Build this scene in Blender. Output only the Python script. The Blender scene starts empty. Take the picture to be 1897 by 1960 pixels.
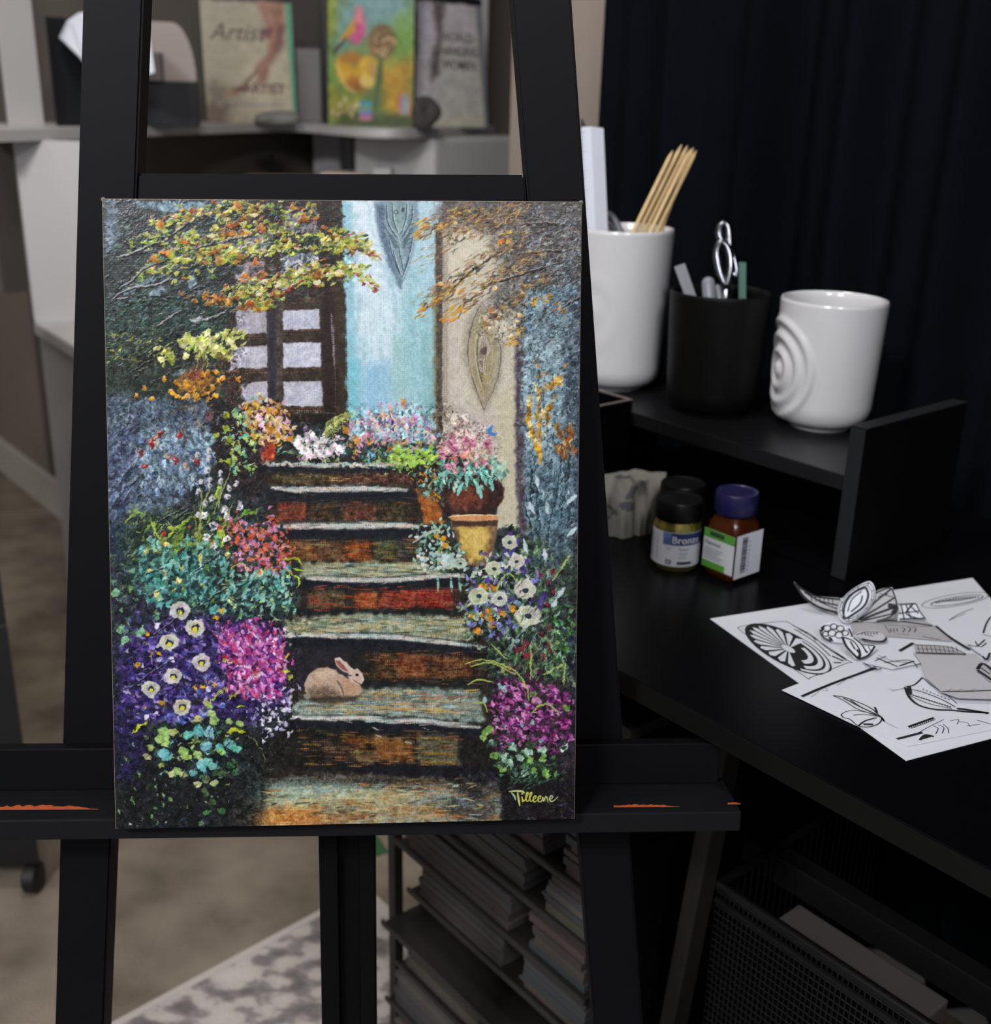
import bpy, bmesh, math, random
import numpy as np
from mathutils import Vector, Matrix
random.seed(3)
S = bpy.context.scene; COL = S.collection
# ---------------------------------------------------------------- camera
FPX = 2150.; PIT = math.radians(20.); ROL = math.radians(1.4); CAM = Vector((0,0,1.15))
_F = Vector((0,math.cos(PIT),-math.sin(PIT))); _U0 = Vector((0,math.sin(PIT),math.cos(PIT))); _R0 = Vector((1,0,0))
_R = _R0*math.cos(ROL)+_U0*math.sin(ROL); _U = _U0*math.cos(ROL)-_R0*math.sin(ROL)
cd = bpy.data.cameras.new('camera'); cam = bpy.data.objects.new('camera',cd); COL.objects.link(cam)
cam.matrix_world = Matrix(((_R.x,_U.x,-_F.x,CAM.x),(_R.y,_U.y,-_F.y,CAM.y),(_R.z,_U.z,-_F.z,CAM.z),(0,0,0,1)))
cd.sensor_fit = 'HORIZONTAL'; cd.sensor_width = 36.; cd.lens = FPX/1897*36; cd.clip_start = .02
cd.dof.use_dof = True; cd.dof.focus_distance = .735; cd.dof.aperture_fstop = 7.5
S.camera = cam
# ---------------------------------------------------------------- world, lights, exposure
W = bpy.data.worlds.new('room_world'); S.world = W; W.use_nodes = True
bg = W.node_tree.nodes['Background']; bg.inputs[0].default_value = (.80,.88,1,1); bg.inputs[1].default_value = .26
def area(name, loc, target, size, power, col=(1,1,1), sy=None):
    d = bpy.data.lights.new(name,'AREA'); d.shape = 'RECTANGLE'; d.size = size; d.size_y = sy or size; d.energy = power; d.color = col
    o = bpy.data.objects.new(name,d); COL.objects.link(o); o.location = loc
    o.rotation_euler = (Vector(target)-Vector(loc)).to_track_quat('-Z','Y').to_euler(); return o
area('ceiling_lamp',(-.9,-1.0,2.40),(-.2,1.4,.9),.35,47,(.98,.98,1.))
area('ceiling_lamp',(.3,-1.2,2.40),(.0,1.4,.9),.35,19,(.98,.98,1.))
area('front_left_fill',(-1.9,-1.5,1.6),(0,.9,.85),1.3,17,(.84,.91,1.),1.3)  # added soft fill from behind the camera, no window stands there
area('back_fill',(-.25,.9,2.42),(-.4,2.9,1.),.4,19,(1,.96,.92))  # unseen fill added to brighten the shelf and books at the back
S.view_settings.view_transform = 'Standard'; S.view_settings.look = 'None'; S.view_settings.exposure = 0.; S.view_settings.gamma = 1.; S.view_settings.use_curve_mapping = False
area('alcove_fill',(-1.2,1.75,2.42),(-1.1,2.8,.8),.35,5,(1,.97,.94))  # unseen fill added for the left wall and the white panels
# ---------------------------------------------------------------- geometry helpers
def ray(x,y): return _F+_R*((x-948.5)/FPX)-_U*((y-980)/FPX)
def at_d(x,y,d): return CAM+ray(x,y)*d
def at_z(x,y,z):
    r = ray(x,y); return CAM+r*((z-CAM.z)/r.z)
def at_p(x,y,p,n):
    r = ray(x,y); return CAM+r*((p-CAM).dot(n)/r.dot(n))
def depth(p): return (Vector(p)-CAM).dot(_F)
U = Vector((-.6378,.7702,0)); V = Vector((.7702,.6378,0))     # along the long desk wall, and towards it
Zv = Vector((0,0,1))
def SV(s,v,z): return U*s+V*v+Zv*z
def sv(p): return p.dot(U),p.dot(V)
def above(p,x,y):                       # height of the point straight above p that shows at pixel (x,y)
    r = ray(x,y); return CAM.z+r.z*(Vector((p.x,p.y)).length/Vector((r.x,r.y)).length)
def s2l(c): return tuple((v/12.92 if v<=.04045 else ((v+.055)/1.055)**2.4) for v in [x/255. for x in c])
_m = {}
def mat(name, rgb, rough=.6, metal=0., spec=.5, var=0., scale=60., bump=0., trans=0., ior=1.45, coat=0., alpha=1.):
    if name in _m: return _m[name]
    m = bpy.data.materials.new(name); m.use_nodes = True; n = m.node_tree.nodes; l = m.node_tree.links; b = n['Principled BSDF']
    c = (*s2l(rgb),1); b.inputs['Base Color'].default_value = c; b.inputs['Roughness'].default_value = rough; b.inputs['Metallic'].default_value = metal
    b.inputs['Specular IOR Level'].default_value = spec; b.inputs['IOR'].default_value = ior; b.inputs['Transmission Weight'].default_value = trans; b.inputs['Coat Weight'].default_value = coat; b.inputs['Alpha'].default_value = alpha
    if var or bump:
        t = n.new('ShaderNodeTexCoord'); x = n.new('ShaderNodeTexNoise'); x.inputs['Scale'].default_value = scale; x.inputs['Detail'].default_value = 5; l.new(t.outputs['Object'],x.inputs['Vector'])
        if var:
            r = n.new('ShaderNodeMix'); r.data_type = 'RGBA'; r.inputs[6].default_value = (*[v*(1-var) for v in c[:3]],1); r.inputs[7].default_value = (*[min(1,v*(1+var)) for v in c[:3]],1)
            l.new(x.outputs['Fac'],r.inputs[0]); l.new(r.outputs[2],b.inputs['Base Color'])
        if bump:
            k = n.new('ShaderNodeBump'); k.inputs['Strength'].default_value = bump; k.inputs['Distance'].default_value = .002; l.new(x.outputs['Fac'],k.inputs['Height']); l.new(k.outputs[0],b.inputs['Normal'])
    _m[name] = m; return m
def ramp_mat(name, stops, scale, rough=.9, detail=6., stretch=(1,1,1), bump=0.):
    m = bpy.data.materials.new(name); m.use_nodes = True; n = m.node_tree.nodes; l = m.node_tree.links; b = n['Principled BSDF']; b.inputs['Roughness'].default_value = rough; b.inputs['Specular IOR Level'].default_value = .2
    t = n.new('ShaderNodeTexCoord'); mp = n.new('ShaderNodeMapping'); mp.inputs['Scale'].default_value = stretch; x = n.new('ShaderNodeTexNoise'); x.inputs['Scale'].default_value = scale; x.inputs['Detail'].default_value = detail
    r = n.new('ShaderNodeValToRGB'); e = r.color_ramp.elements
    while len(e)<len(stops): e.new(.5)
    for k,(p,c) in enumerate(stops): e[k].position = p; e[k].color = (*s2l(c),1)
    l.new(t.outputs['Object'],mp.inputs[0]); l.new(mp.outputs[0],x.inputs['Vector']); l.new(x.outputs['Fac'],r.inputs[0]); l.new(r.outputs[0],b.inputs['Base Color'])
    if bump:
        k = n.new('ShaderNodeBump'); k.inputs['Strength'].default_value = bump; k.inputs['Distance'].default_value = .004; y = n.new('ShaderNodeTexNoise'); y.inputs['Scale'].default_value = 350; l.new(t.outputs['Object'],y.inputs['Vector']); l.new(y.outputs['Fac'],k.inputs['Height']); l.new(k.outputs[0],b.inputs['Normal'])
    return m
def attr_mat(name, rough=.4, spec=.4):
    m = bpy.data.materials.new(name); m.use_nodes = True; n = m.node_tree.nodes; b = n['Principled BSDF']; a = n.new('ShaderNodeAttribute'); a.attribute_name = 'paint'
    m.node_tree.links.new(a.outputs['Color'],b.inputs['Base Color']); b.inputs['Roughness'].default_value = rough; b.inputs['Specular IOR Level'].default_value = spec; return m
def thing(name, label, cat, loc, group=None):
    o = bpy.data.objects.new(name,None); COL.objects.link(o); o.location = loc; o.empty_display_size = .02; o['label'] = label; o['category'] = cat
    if group: o['group'] = group
    return o
def tag(o, label, cat, group=None):
    o['label'] = label; o['category'] = cat
    if group: o['group'] = group
    return o
def base_of(p):
    b = Vector((0,0,0))
    while p is not None: b = b+p.location; p = p.parent
    return b
def obj(name, bm, m, parent=None, smooth=False, label=None, kind=None, pivot=None):
    if not isinstance(m,(list,tuple)): m = [m]
    bmesh.ops.recalc_face_normals(bm,faces=bm.faces)
    off = base_of(parent); mine = Vector((0,0,0))
    if parent is None and pivot is None and kind is None:
        lo = Vector((1e9,1e9,1e9)); hi = -lo
        for v in bm.verts:
            lo = Vector(map(min,lo,v.co)); hi = Vector(map(max,hi,v.co))
        pivot = Vector(((lo.x+hi.x)/2,(lo.y+hi.y)/2,lo.z))
    if pivot is not None: mine = Vector(pivot)-off
    bmesh.ops.translate(bm,verts=bm.verts,vec=-off-mine)
    me = bpy.data.meshes.new(name); bm.to_mesh(me); bm.free()
    for x in m: me.materials.append(x)
    if smooth:
        for p in me.polygons: p.use_smooth = True
        try: me.set_sharp_from_angle(angle=math.radians(40))
        except Exception: pass
    o = bpy.data.objects.new(name,me); COL.objects.link(o); o.location = mine
    if parent is not None: o.parent = parent
    if label: o['label'] = label
    if kind: o['kind'] = kind
    return o
def NB(): return bmesh.new()
def hexa(bm, o, a, b, c, bev=0., mi=0):
    o,a,b,c = map(Vector,(o,a,b,c)); vs = [bm.verts.new(o+a*i+b*j+c*k) for k in (0,1) for j in (0,1) for i in (0,1)]
    fs = [bm.faces.new([vs[i] for i in q4]) for q4 in ((0,1,3,2),(4,6,7,5),(0,4,5,1),(2,3,7,6),(0,2,6,4),(1,5,7,3))]
    for f in fs: f.material_index = mi
    if bev>0:
        es = list({e for f in fs for e in f.edges}); r = bmesh.ops.bevel(bm,geom=es,offset=bev,segments=2,affect='EDGES',profile=.6)
        for f in r['faces']: f.material_index = mi
    return fs
def box(bm, lo, hi, bev=0., mi=0):       # axes U, V, Z : lo/hi are (s,v,z)
    lo,hi = Vector(lo),Vector(hi); d = hi-lo; return hexa(bm,SV(*lo),U*d.x,V*d.y,Zv*d.z,bev,mi)
def prism(bm, pts, ext, mi=0, bev=0.):
    ext = Vector(ext); a = [bm.verts.new(Vector(p)) for p in pts]; b = [bm.verts.new(Vector(p)+ext) for p in pts]; n = len(a)
    fs = [bm.faces.new(a[::-1]),bm.faces.new(b)]+[bm.faces.new([a[i],a[(i+1)%n],b[(i+1)%n],b[i]]) for i in range(n)]
    for f in fs: f.material_index = mi
    if bev>0:
        r = bmesh.ops.bevel(bm,geom=list({e for f in fs for e in f.edges}),offset=bev,segments=2,affect='EDGES')
        for f in r['faces']: f.material_index = mi
    return fs
def frame_of(d):
    d = d.normalized(); a = Vector((0,0,1)) if abs(d.z)<.9 else Vector((1,0,0)); x = d.cross(a).normalized(); return x,d.cross(x)
def tube(bm, pts, rad, seg=10, mi=0, cap=True, flat=1., up=None):
    pts = [Vector(p) for p in pts]; n = len(pts); rs = rad if isinstance(rad,(list,tuple)) else [rad]*n; rings = []; x = None
    for i,p in enumerate(pts):
        d = (pts[min(i+1,n-1)]-pts[max(i-1,0)]).normalized()
        if up is not None: x = d.cross(Vector(up)).normalized()
        elif x is None: x,_ = frame_of(d)
        else: x = (x-d*x.dot(d)).normalized()
        y = d.cross(x); rings.append([bm.verts.new(p+(x*math.cos(2*math.pi*k/seg)+y*math.sin(2*math.pi*k/seg)*flat)*rs[i]) for k in range(seg)])
    for a,b in zip(rings,rings[1:]):
        for k in range(seg):
            f = bm.faces.new([a[k],a[(k+1)%seg],b[(k+1)%seg],b[k]]); f.material_index = mi
    if cap:
        bm.faces.new(rings[0][::-1]).material_index = mi; bm.faces.new(rings[-1]).material_index = mi
    return rings
def lathe(bm, prof, c, seg=64, disp=None, mi=0, axis=None, x0=None):
    c = Vector(c); az = Vector(axis) if axis else Zv; ax = Vector(x0) if x0 else Vector((1,0,0)); ay = az.cross(ax); rings = []
    for j,(r,z) in enumerate(prof):
        if r<=1e-6: rings.append([bm.verts.new(c+az*z)]); continue
        ring = []
        for k in range(seg):
            t = 2*math.pi*k/seg; rr = r+(disp(t,z,j) if disp else 0); ring.append(bm.verts.new(c+az*z+(ax*math.cos(t)+ay*math.sin(t))*rr))
        rings.append(ring)
    for a,b in zip(rings,rings[1:]):
        for k in range(seg):
            k2 = (k+1)%seg
            f = ([a[0],b[k2],b[k]] if len(a)==1 else [a[k],a[k2],b[0]] if len(b)==1 else [a[k],a[k2],b[k2],b[k]])
            bm.faces.new(f).material_index = mi
    return rings
def ribbon(bm, pts, w, nrm, mi=1, lift=.0003, taper=0.):
    # a line of ink as a thin strip lying on its sheet
    pts = [Vector(p) for p in pts]; nrm = Vector(nrm); n = len(pts); L = []; R_ = []
    for i,p in enumerate(pts):
        d = pts[min(i+1,n-1)]-pts[max(i-1,0)]
        if d.length<1e-9: d = Vector((1,0,0))
        side = d.cross(nrm).normalized(); k = w*(1-taper*abs(2*i/max(1,n-1)-1)**2)/2; L.append(bm.verts.new(p+side*k+nrm*lift)); R_.append(bm.verts.new(p-side*k+nrm*lift))
    for i in range(n-1):
        bm.faces.new([L[i],L[i+1],R_[i+1],R_[i]]).material_index = mi
def spline(P, k=8, closed=False):
    P = [Vector(p) for p in P]; n = len(P); out = []; rng = range(n if closed else n-1)
    for i in rng:
        g = (lambda j: P[j%n]) if closed else (lambda j: P[max(0,min(n-1,j))])
        p0,p1,p2,p3 = g(i-1),g(i),g(i+1),g(i+2)
        for t in [a/k for a in range(k)]: out.append(.5*((2*p1)+(p2-p0)*t+(2*p0-5*p1+4*p2-p3)*t*t+(3*p1-p0-3*p2+p3)*t**3))
    if not closed: out.append(P[-1])
    return out
def text_bm(bm, s, size, place, mi=0, font_shear=0., bold=0.):
    # letters as filled outlines, placed by place(x, y) -> point
    cu = bpy.data.curves.new('t','FONT'); cu.body = s; cu.size = size; cu.shear = font_shear; cu.offset = bold; cu.resolution_u = 3
    o = bpy.data.objects.new('t',cu); COL.objects.link(o); bpy.context.view_layer.update()
    me = bpy.data.meshes.new_from_object(o.evaluated_get(bpy.context.evaluated_depsgraph_get()))
    vs = [bm.verts.new(place(v.co.x,v.co.y)) for v in me.vertices]
    for p in me.polygons:
        try: bm.faces.new([vs[i] for i in p.vertices]).material_index = mi
        except ValueError: pass
    bpy.data.objects.remove(o); bpy.data.curves.remove(cu); bpy.data.meshes.remove(me)
def paint_mesh(name, img, hgt, P00, P10, P11, P01, amp, nrm, m, parent=None, K=1.):
    # a fine grid whose vertices carry the paint colour and the thickness of the paint
    H,Wd = img.shape[:2]; off = base_of(parent); v = np.linspace(0,1,H)[:,None,None]; u = np.linspace(0,1,Wd)[None,:,None]
    A = lambda p: np.array(p)[None,None,:]
    co = (A(P00)*(1-u)+A(P10)*u)*(1-v)+(A(P01)*(1-u)+A(P11)*u)*v
    if hgt is not None: co = co+A(nrm)*(hgt*amp)[...,None]
    co = (co-np.array(off)).reshape(-1,3).astype(np.float32)
    idx = np.arange(H*Wd).reshape(H,Wd); f = np.stack([idx[1:,:-1],idx[1:,1:],idx[:-1,1:],idx[:-1,:-1]],-1).reshape(-1,4).astype(np.int32)
    me = bpy.data.meshes.new(name); me.vertices.add(len(co)); me.vertices.foreach_set('co',co.ravel()); me.loops.add(f.size); me.loops.foreach_set('vertex_index',f.ravel())
    me.polygons.add(len(f)); me.polygons.foreach_set('loop_start',np.arange(0,f.size,4,dtype=np.int32)); me.polygons.foreach_set('loop_total',np.full(len(f),4,np.int32)); me.polygons.foreach_set('use_smooth',np.ones(len(f),bool))
    me.update(calc_edges=True); me.validate()
    c = img.reshape(-1,3); lin = np.where(c<=.04045,c/12.92,((c+.055)/1.055)**2.4)*K
    at = me.color_attributes.new('paint','FLOAT_COLOR','POINT'); at.data.foreach_set('color',np.concatenate([np.clip(lin,0,.92),np.ones((len(lin),1))],1).astype(np.float32).ravel())
    me.materials.append(m); o = bpy.data.objects.new(name,me); COL.objects.link(o)
    if parent is not None: o.parent = parent
    return o
PAINT_K = .84
# ---------------------------------------------------------------- painting
PC = np.array([[196.,381.],[1113.,387.],[1099.,1567.],[222.,1587.]])   # corners of the canvas on the photograph
PW, PH = 880, 1172
def homography(src,W,H):
    A = []; dst = [(0,0),(W,0),(W,H),(0,H)]
    for (x,y),(u,v) in zip(src,dst):
        A += [[x,y,1,0,0,0,-u*x,-u*y,-u],[0,0,0,x,y,1,-v*x,-v*y,-v]]
    return np.linalg.svd(np.array(A))[2][-1].reshape(3,3)
def hmap(M,x,y):
    d = M[2,0]*x+M[2,1]*y+M[2,2]
    return (M[0,0]*x+M[0,1]*y+M[0,2])/d, (M[1,0]*x+M[1,1]*y+M[1,2])/d
class Painter:
    def q(s,x,y): return hmap(s.M,x,y)
    def __init__(s, W=PW, H=PH, src=PC, seed=7):
        s.W, s.H = W, H; s.M = homography(src,W,H)
        s.r = np.random.RandomState(seed)
        s.img = np.zeros((s.H,s.W,3),np.float32); s.h = np.zeros((s.H,s.W),np.float32)
        yy,xx = np.mgrid[0:s.H,0:s.W].astype(np.float32)
        s.weave = .5+.25*(np.sin(xx*2*np.pi/4.3+.4*np.sin(yy*.9))*1.0+np.sin(yy*2*np.pi/4.1+.4*np.sin(xx*.8)))
        s.n1 = s.noise(3); s.n2 = s.noise(9); s.n3 = s.noise(40)
        s.nx = s.noise(14,2.2); s.weave = np.clip(s.weave*.7+.3*s.n1,0,1)
    def noise(s, cell, cy=None):
        cy = cy or cell
        g = s.r.rand(int(s.H/cy)+3,int(s.W/cell)+3).astype(np.float32)
        y = np.arange(s.H)/cy; x = np.arange(s.W)/cell
        y0 = y.astype(int); x0 = x.astype(int); fy = (y-y0)[:,None]; fx = (x-x0)[None]
        fy = fy*fy*(3-2*fy); fx = fx*fx*(3-2*fx)
        a = g[y0][:,x0]; b = g[y0][:,x0+1]; c = g[y0+1][:,x0]; d = g[y0+1][:,x0+1]
        return ((a*(1-fx)+b*fx)*(1-fy)+(c*(1-fx)+d*fx)*fy).astype(np.float32)
    def put(s, x0,y0,m,col,h=0.,var=0.):
        H,W = m.shape; sl = (slice(y0,y0+H),slice(x0,x0+W))
        c = np.array(col,np.float32)
        if var: c = c+((s.n1[sl]-.5)*var+(s.n2[sl]-.5)*var)[...,None]
        s.img[sl] += (c-s.img[sl])*m[...,None]
        if h: s.h[sl] = np.maximum(s.h[sl]*(1-.6*m), 0)+h*m
    def poly(s, pts, col, f=2., a=1., var=8, dry=0., h=0.):
        P = [s.q(*p) for p in pts]; f = max(f,.6)
        xs = [p[0] for p in P]; ys = [p[1] for p in P]; e = int(f*2+3)
        x0,x1 = max(0,int(min(xs))-e),min(s.W,int(max(xs))+e+1); y0,y1 = max(0,int(min(ys))-e),min(s.H,int(max(ys))+e+1)
        if x1<=x0 or y1<=y0: return
        yy,xx = np.mgrid[y0:y1,x0:x1].astype(np.float32); ins = np.zeros(xx.shape,bool); d2 = np.full(xx.shape,1e9,np.float32)
        n = len(P)
        for i in range(n):
            ax,ay = P[i]; bx,by = P[(i+1)%n]
            if ay!=by: ins ^= ((ay>yy)!=(by>yy))&(xx<(bx-ax)*(yy-ay)/(by-ay)+ax)
            dx,dy = bx-ax,by-ay; t = np.clip(((xx-ax)*dx+(yy-ay)*dy)/(dx*dx+dy*dy+1e-9),0,1)
            d2 = np.minimum(d2,(xx-ax-t*dx)**2+(yy-ay-t*dy)**2)
        sd = np.where(ins,1,-1)*np.sqrt(d2)
        sl = (slice(y0,y1),slice(x0,x1))
        sd = sd+(s.n2[sl]-.5)*f*1.2
        m = np.clip(sd/(2*f)+.5,0,1); m = m*m*(3-2*m)
        if dry: m = m*np.clip((s.weave[sl]-dry+.25*(m-.5))*4+.5,0,1)
        s.put(x0,y0,(m*a).astype(np.float32),col,h,var)
    def S(s, pts, w, col, a=1., soft=.5, taper=.5, var=10, h=.5, dry=0., raw=False):
        P = np.array([s.q(*p) for p in pts] if not raw else pts,np.float32); w = max(w,.7)
        e = w/2+1.5
        x0,y0 = np.maximum((P.min(0)-e).astype(int),0); x1 = min(s.W,int(P[:,0].max()+e)+2); y1 = min(s.H,int(P[:,1].max()+e)+2)
        if x1<=x0 or y1<=y0: return
        yy,xx = np.mgrid[y0:y1,x0:x1].astype(np.float32)
        best = np.full(xx.shape,-9.,np.float32); bd = np.full(xx.shape,1e9,np.float32)
        n = len(P)-1
        for i in range(n):
            ax,ay = P[i]; dx,dy = P[i+1]-P[i]; L = dx*dx+dy*dy+1e-6
            t = np.clip(((xx-ax)*dx+(yy-ay)*dy)/L,0,1); d = np.sqrt((xx-ax-t*dx)**2+(yy-ay-t*dy)**2)
            T = (i+t)/n; ww = w/2*(1-taper*np.abs(2*T-1)**2); v = (ww-d)
            k = v>best; best = np.where(k,v,best); bd = np.where(k,d,bd)
        m = np.clip(best/(soft*w*.5+.5)+.5,0,1)
        sl = (slice(y0,y1),slice(x0,x1))
        if dry: m = m*np.clip((s.weave[sl]-dry)*4+.5,0,1)
        s.put(x0,y0,(m*a).astype(np.float32),col,h,var)
    def curve(s, pts, w, col, **k):
        P = np.array(pts,float); out = []
        n = len(P)
        for i in range(n-1):
            p0 = P[max(i-1,0)]; p1 = P[i]; p2 = P[i+1]; p3 = P[min(i+2,n-1)]
            for t in np.linspace(0,1,6)[:-1]:
                out.append(.5*((2*p1)+(p2-p0)*t+(2*p0-5*p1+4*p2-p3)*t*t+(3*p1-p0-3*p2+p3)*t**3))
        out.append(P[-1]); s.S(out,w,col,**k)
    def roughen(s, polys):
        # broken, knife-like paint in the planted areas: small shifts of the wet paint, uneven pigment, painted micro-shadows and sparkle
        base = s.img.copy(); hh = s.h.copy(); s.img = np.zeros((s.H,s.W,3),np.float32); s.h = np.zeros((s.H,s.W),np.float32)
        for pl in polys: s.poly(pl,(1,1,1),f=16,var=0)
        M = np.clip(s.img[...,0],0,1); s.img = base; s.h = hh
        yy,xx = np.mgrid[0:s.H,0:s.W]; amp = .9+2.6*M
        a,b,c,d = s.noise(5),s.noise(5),s.noise(14),s.noise(14)
        xi = np.clip(np.rint(xx+amp*((a-.5)*1.5+(c-.5))),0,s.W-1).astype(int); yi = np.clip(np.rint(yy+amp*((b-.5)*1.5+(d-.5))),0,s.H-1).astype(int)
        s.img = s.img[yi,xi]; s.h = s.h[yi,xi]
        g = s.noise(2.2)*.5+s.noise(4.,2.6)*.5; k = s.noise(7)
        s.img *= (1+M*(.5*(g-.5)+.5*(k-.5)))[...,None]
        dk = np.clip((s.noise(3.2)-.66)*5,0,1)*M*.42*np.clip(1.2-s.h,0,1); s.img *= (1-dk)[...,None]
        s.h += M*(.5*g+.3*k-.4)
        sp = np.clip((s.noise(2.)-.95)*40,0,1)*M*.4; s.img += (np.array([190,194,198],np.float32)-s.img)*sp[...,None]
        return M
    def smear(s, polys, k=1.):
        b0,h0 = s.img.copy(),s.h.copy(); s.img = np.zeros((s.H,s.W,3),np.float32); s.h = np.zeros((s.H,s.W),np.float32)
        for pl in polys: s.poly(pl,(1,1,1),f=14,var=0)
        M = np.clip(s.img[...,0],0,1)*k; yy,xx = np.mgrid[0:s.H,0:s.W]; a,b,c,d = s.noise(4),s.noise(4),s.noise(10),s.noise(10)
        xi = np.clip(np.rint(xx+M*((a-.5)*5+(c-.5)*3)),0,s.W-1).astype(int); yi = np.clip(np.rint(yy+M*((b-.5)*5+(d-.5)*3)),0,s.H-1).astype(int)
        s.img = b0[yi,xi]; s.h = h0[yi,xi]
    def inside(s, pts, n):
        P = np.array(pts,float); lo,hi = P.min(0),P.max(0); out = []
        while len(out)<n:
            x,y = lo+(hi-lo)*s.r.rand(2); c = False
            for i in range(len(P)):
                ax,ay = P[i]; bx,by = P[(i+1)%len(P)]
                if (ay>y)!=(by>y) and x<(bx-ax)*(y-ay)/(by-ay)+ax: c = not c
            if c: out.append((x,y))
        return out
    def dabs(s, pts, n, pal, L=(6,12), w=(3,5), ang=(0,180), a=(.7,1), h=.6, jit=14, dry=0., soft=.4, var=22, sp=7.):
        for x,y in s.inside(pts,n):
            x += s.r.randn()*sp; y += s.r.randn()*sp
            c = np.array(pal[s.r.randint(len(pal))],float)+s.r.randn(3)*jit*.35+s.r.randn()*jit*.6
            t = math.radians(ang[0]+s.r.randn()*ang[1] if ang[1]<170 else s.r.rand()*180)
            l = s.r.uniform(*L)/2; b = s.r.uniform(-.25,.25)*l
            dx,dy = math.cos(t)*l,math.sin(t)*l
            s.S([(x-dx,y-dy),(x-dy*b/l*.6,y+dx*b/l*.6),(x+dx,y+dy)],s.r.uniform(*w),np.clip(c,0,255),a=s.r.uniform(*a),h=h*s.r.uniform(.5,1.2),dry=dry,soft=soft,var=var)
    def ell(s, cx,cy,rx,ry,col,ang=0.,f=1.5,a=1.,var=8,dry=0.,h=0.,n=28):
        t = np.linspace(0,2*np.pi,n,endpoint=False); c,k = math.cos(math.radians(ang)),math.sin(math.radians(ang))
        s.poly([(cx+rx*math.cos(u)*c-ry*math.sin(u)*k,cy+rx*math.cos(u)*k+ry*math.sin(u)*c) for u in t],col,f=f,a=a,var=var,dry=dry,h=h)
    def flower(s, x,y,r,col,cen=(215,205,60),dark=(40,45,60),petals=6,open_=.38):
        pts = [(x+math.cos(a)*r*s.r.uniform(.82,1.12),y+math.sin(a)*r*.9*s.r.uniform(.82,1.12)) for a in np.linspace(0,6.28,15)[:-1]]; s.poly(pts,np.array(col)*.93,f=1.6,h=.9,var=34)
        for rr,k in ((r*.5,1.),(r*.42,.95)):
            for i in range(petals):
                t = 2*math.pi*i/petals+s.r.rand()*.5
                c = np.array(col,float)*k*s.r.uniform(.86,1.03)+s.r.randn(3)*5
                jr = s.r.uniform(.75,1.2); s.ell(x+math.cos(t)*rr*.85*jr,y+math.sin(t)*rr*.75*jr,r*s.r.uniform(.32,.5),r*s.r.uniform(.28,.42),np.clip(c,0,255),ang=math.degrees(t),f=1,h=.9,var=16)
        for i in range(9):
            t = s.r.rand()*6.28; s.S([(x+math.cos(t)*r*.45,y+math.sin(t)*r*.4),(x+math.cos(t+.9)*r*.8,y+math.sin(t+.9)*r*.7)],1.1,np.array(col)*.72,a=.7,h=-.2)
        s.ell(x+r*.05,y+r*.02,r*open_,r*open_*.85,dark,f=1.2,h=.1)
        if cen: s.ell(x+r*.02,y+r*.15,r*open_*.62,r*open_*.6,cen,f=1,h=.8)
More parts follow.
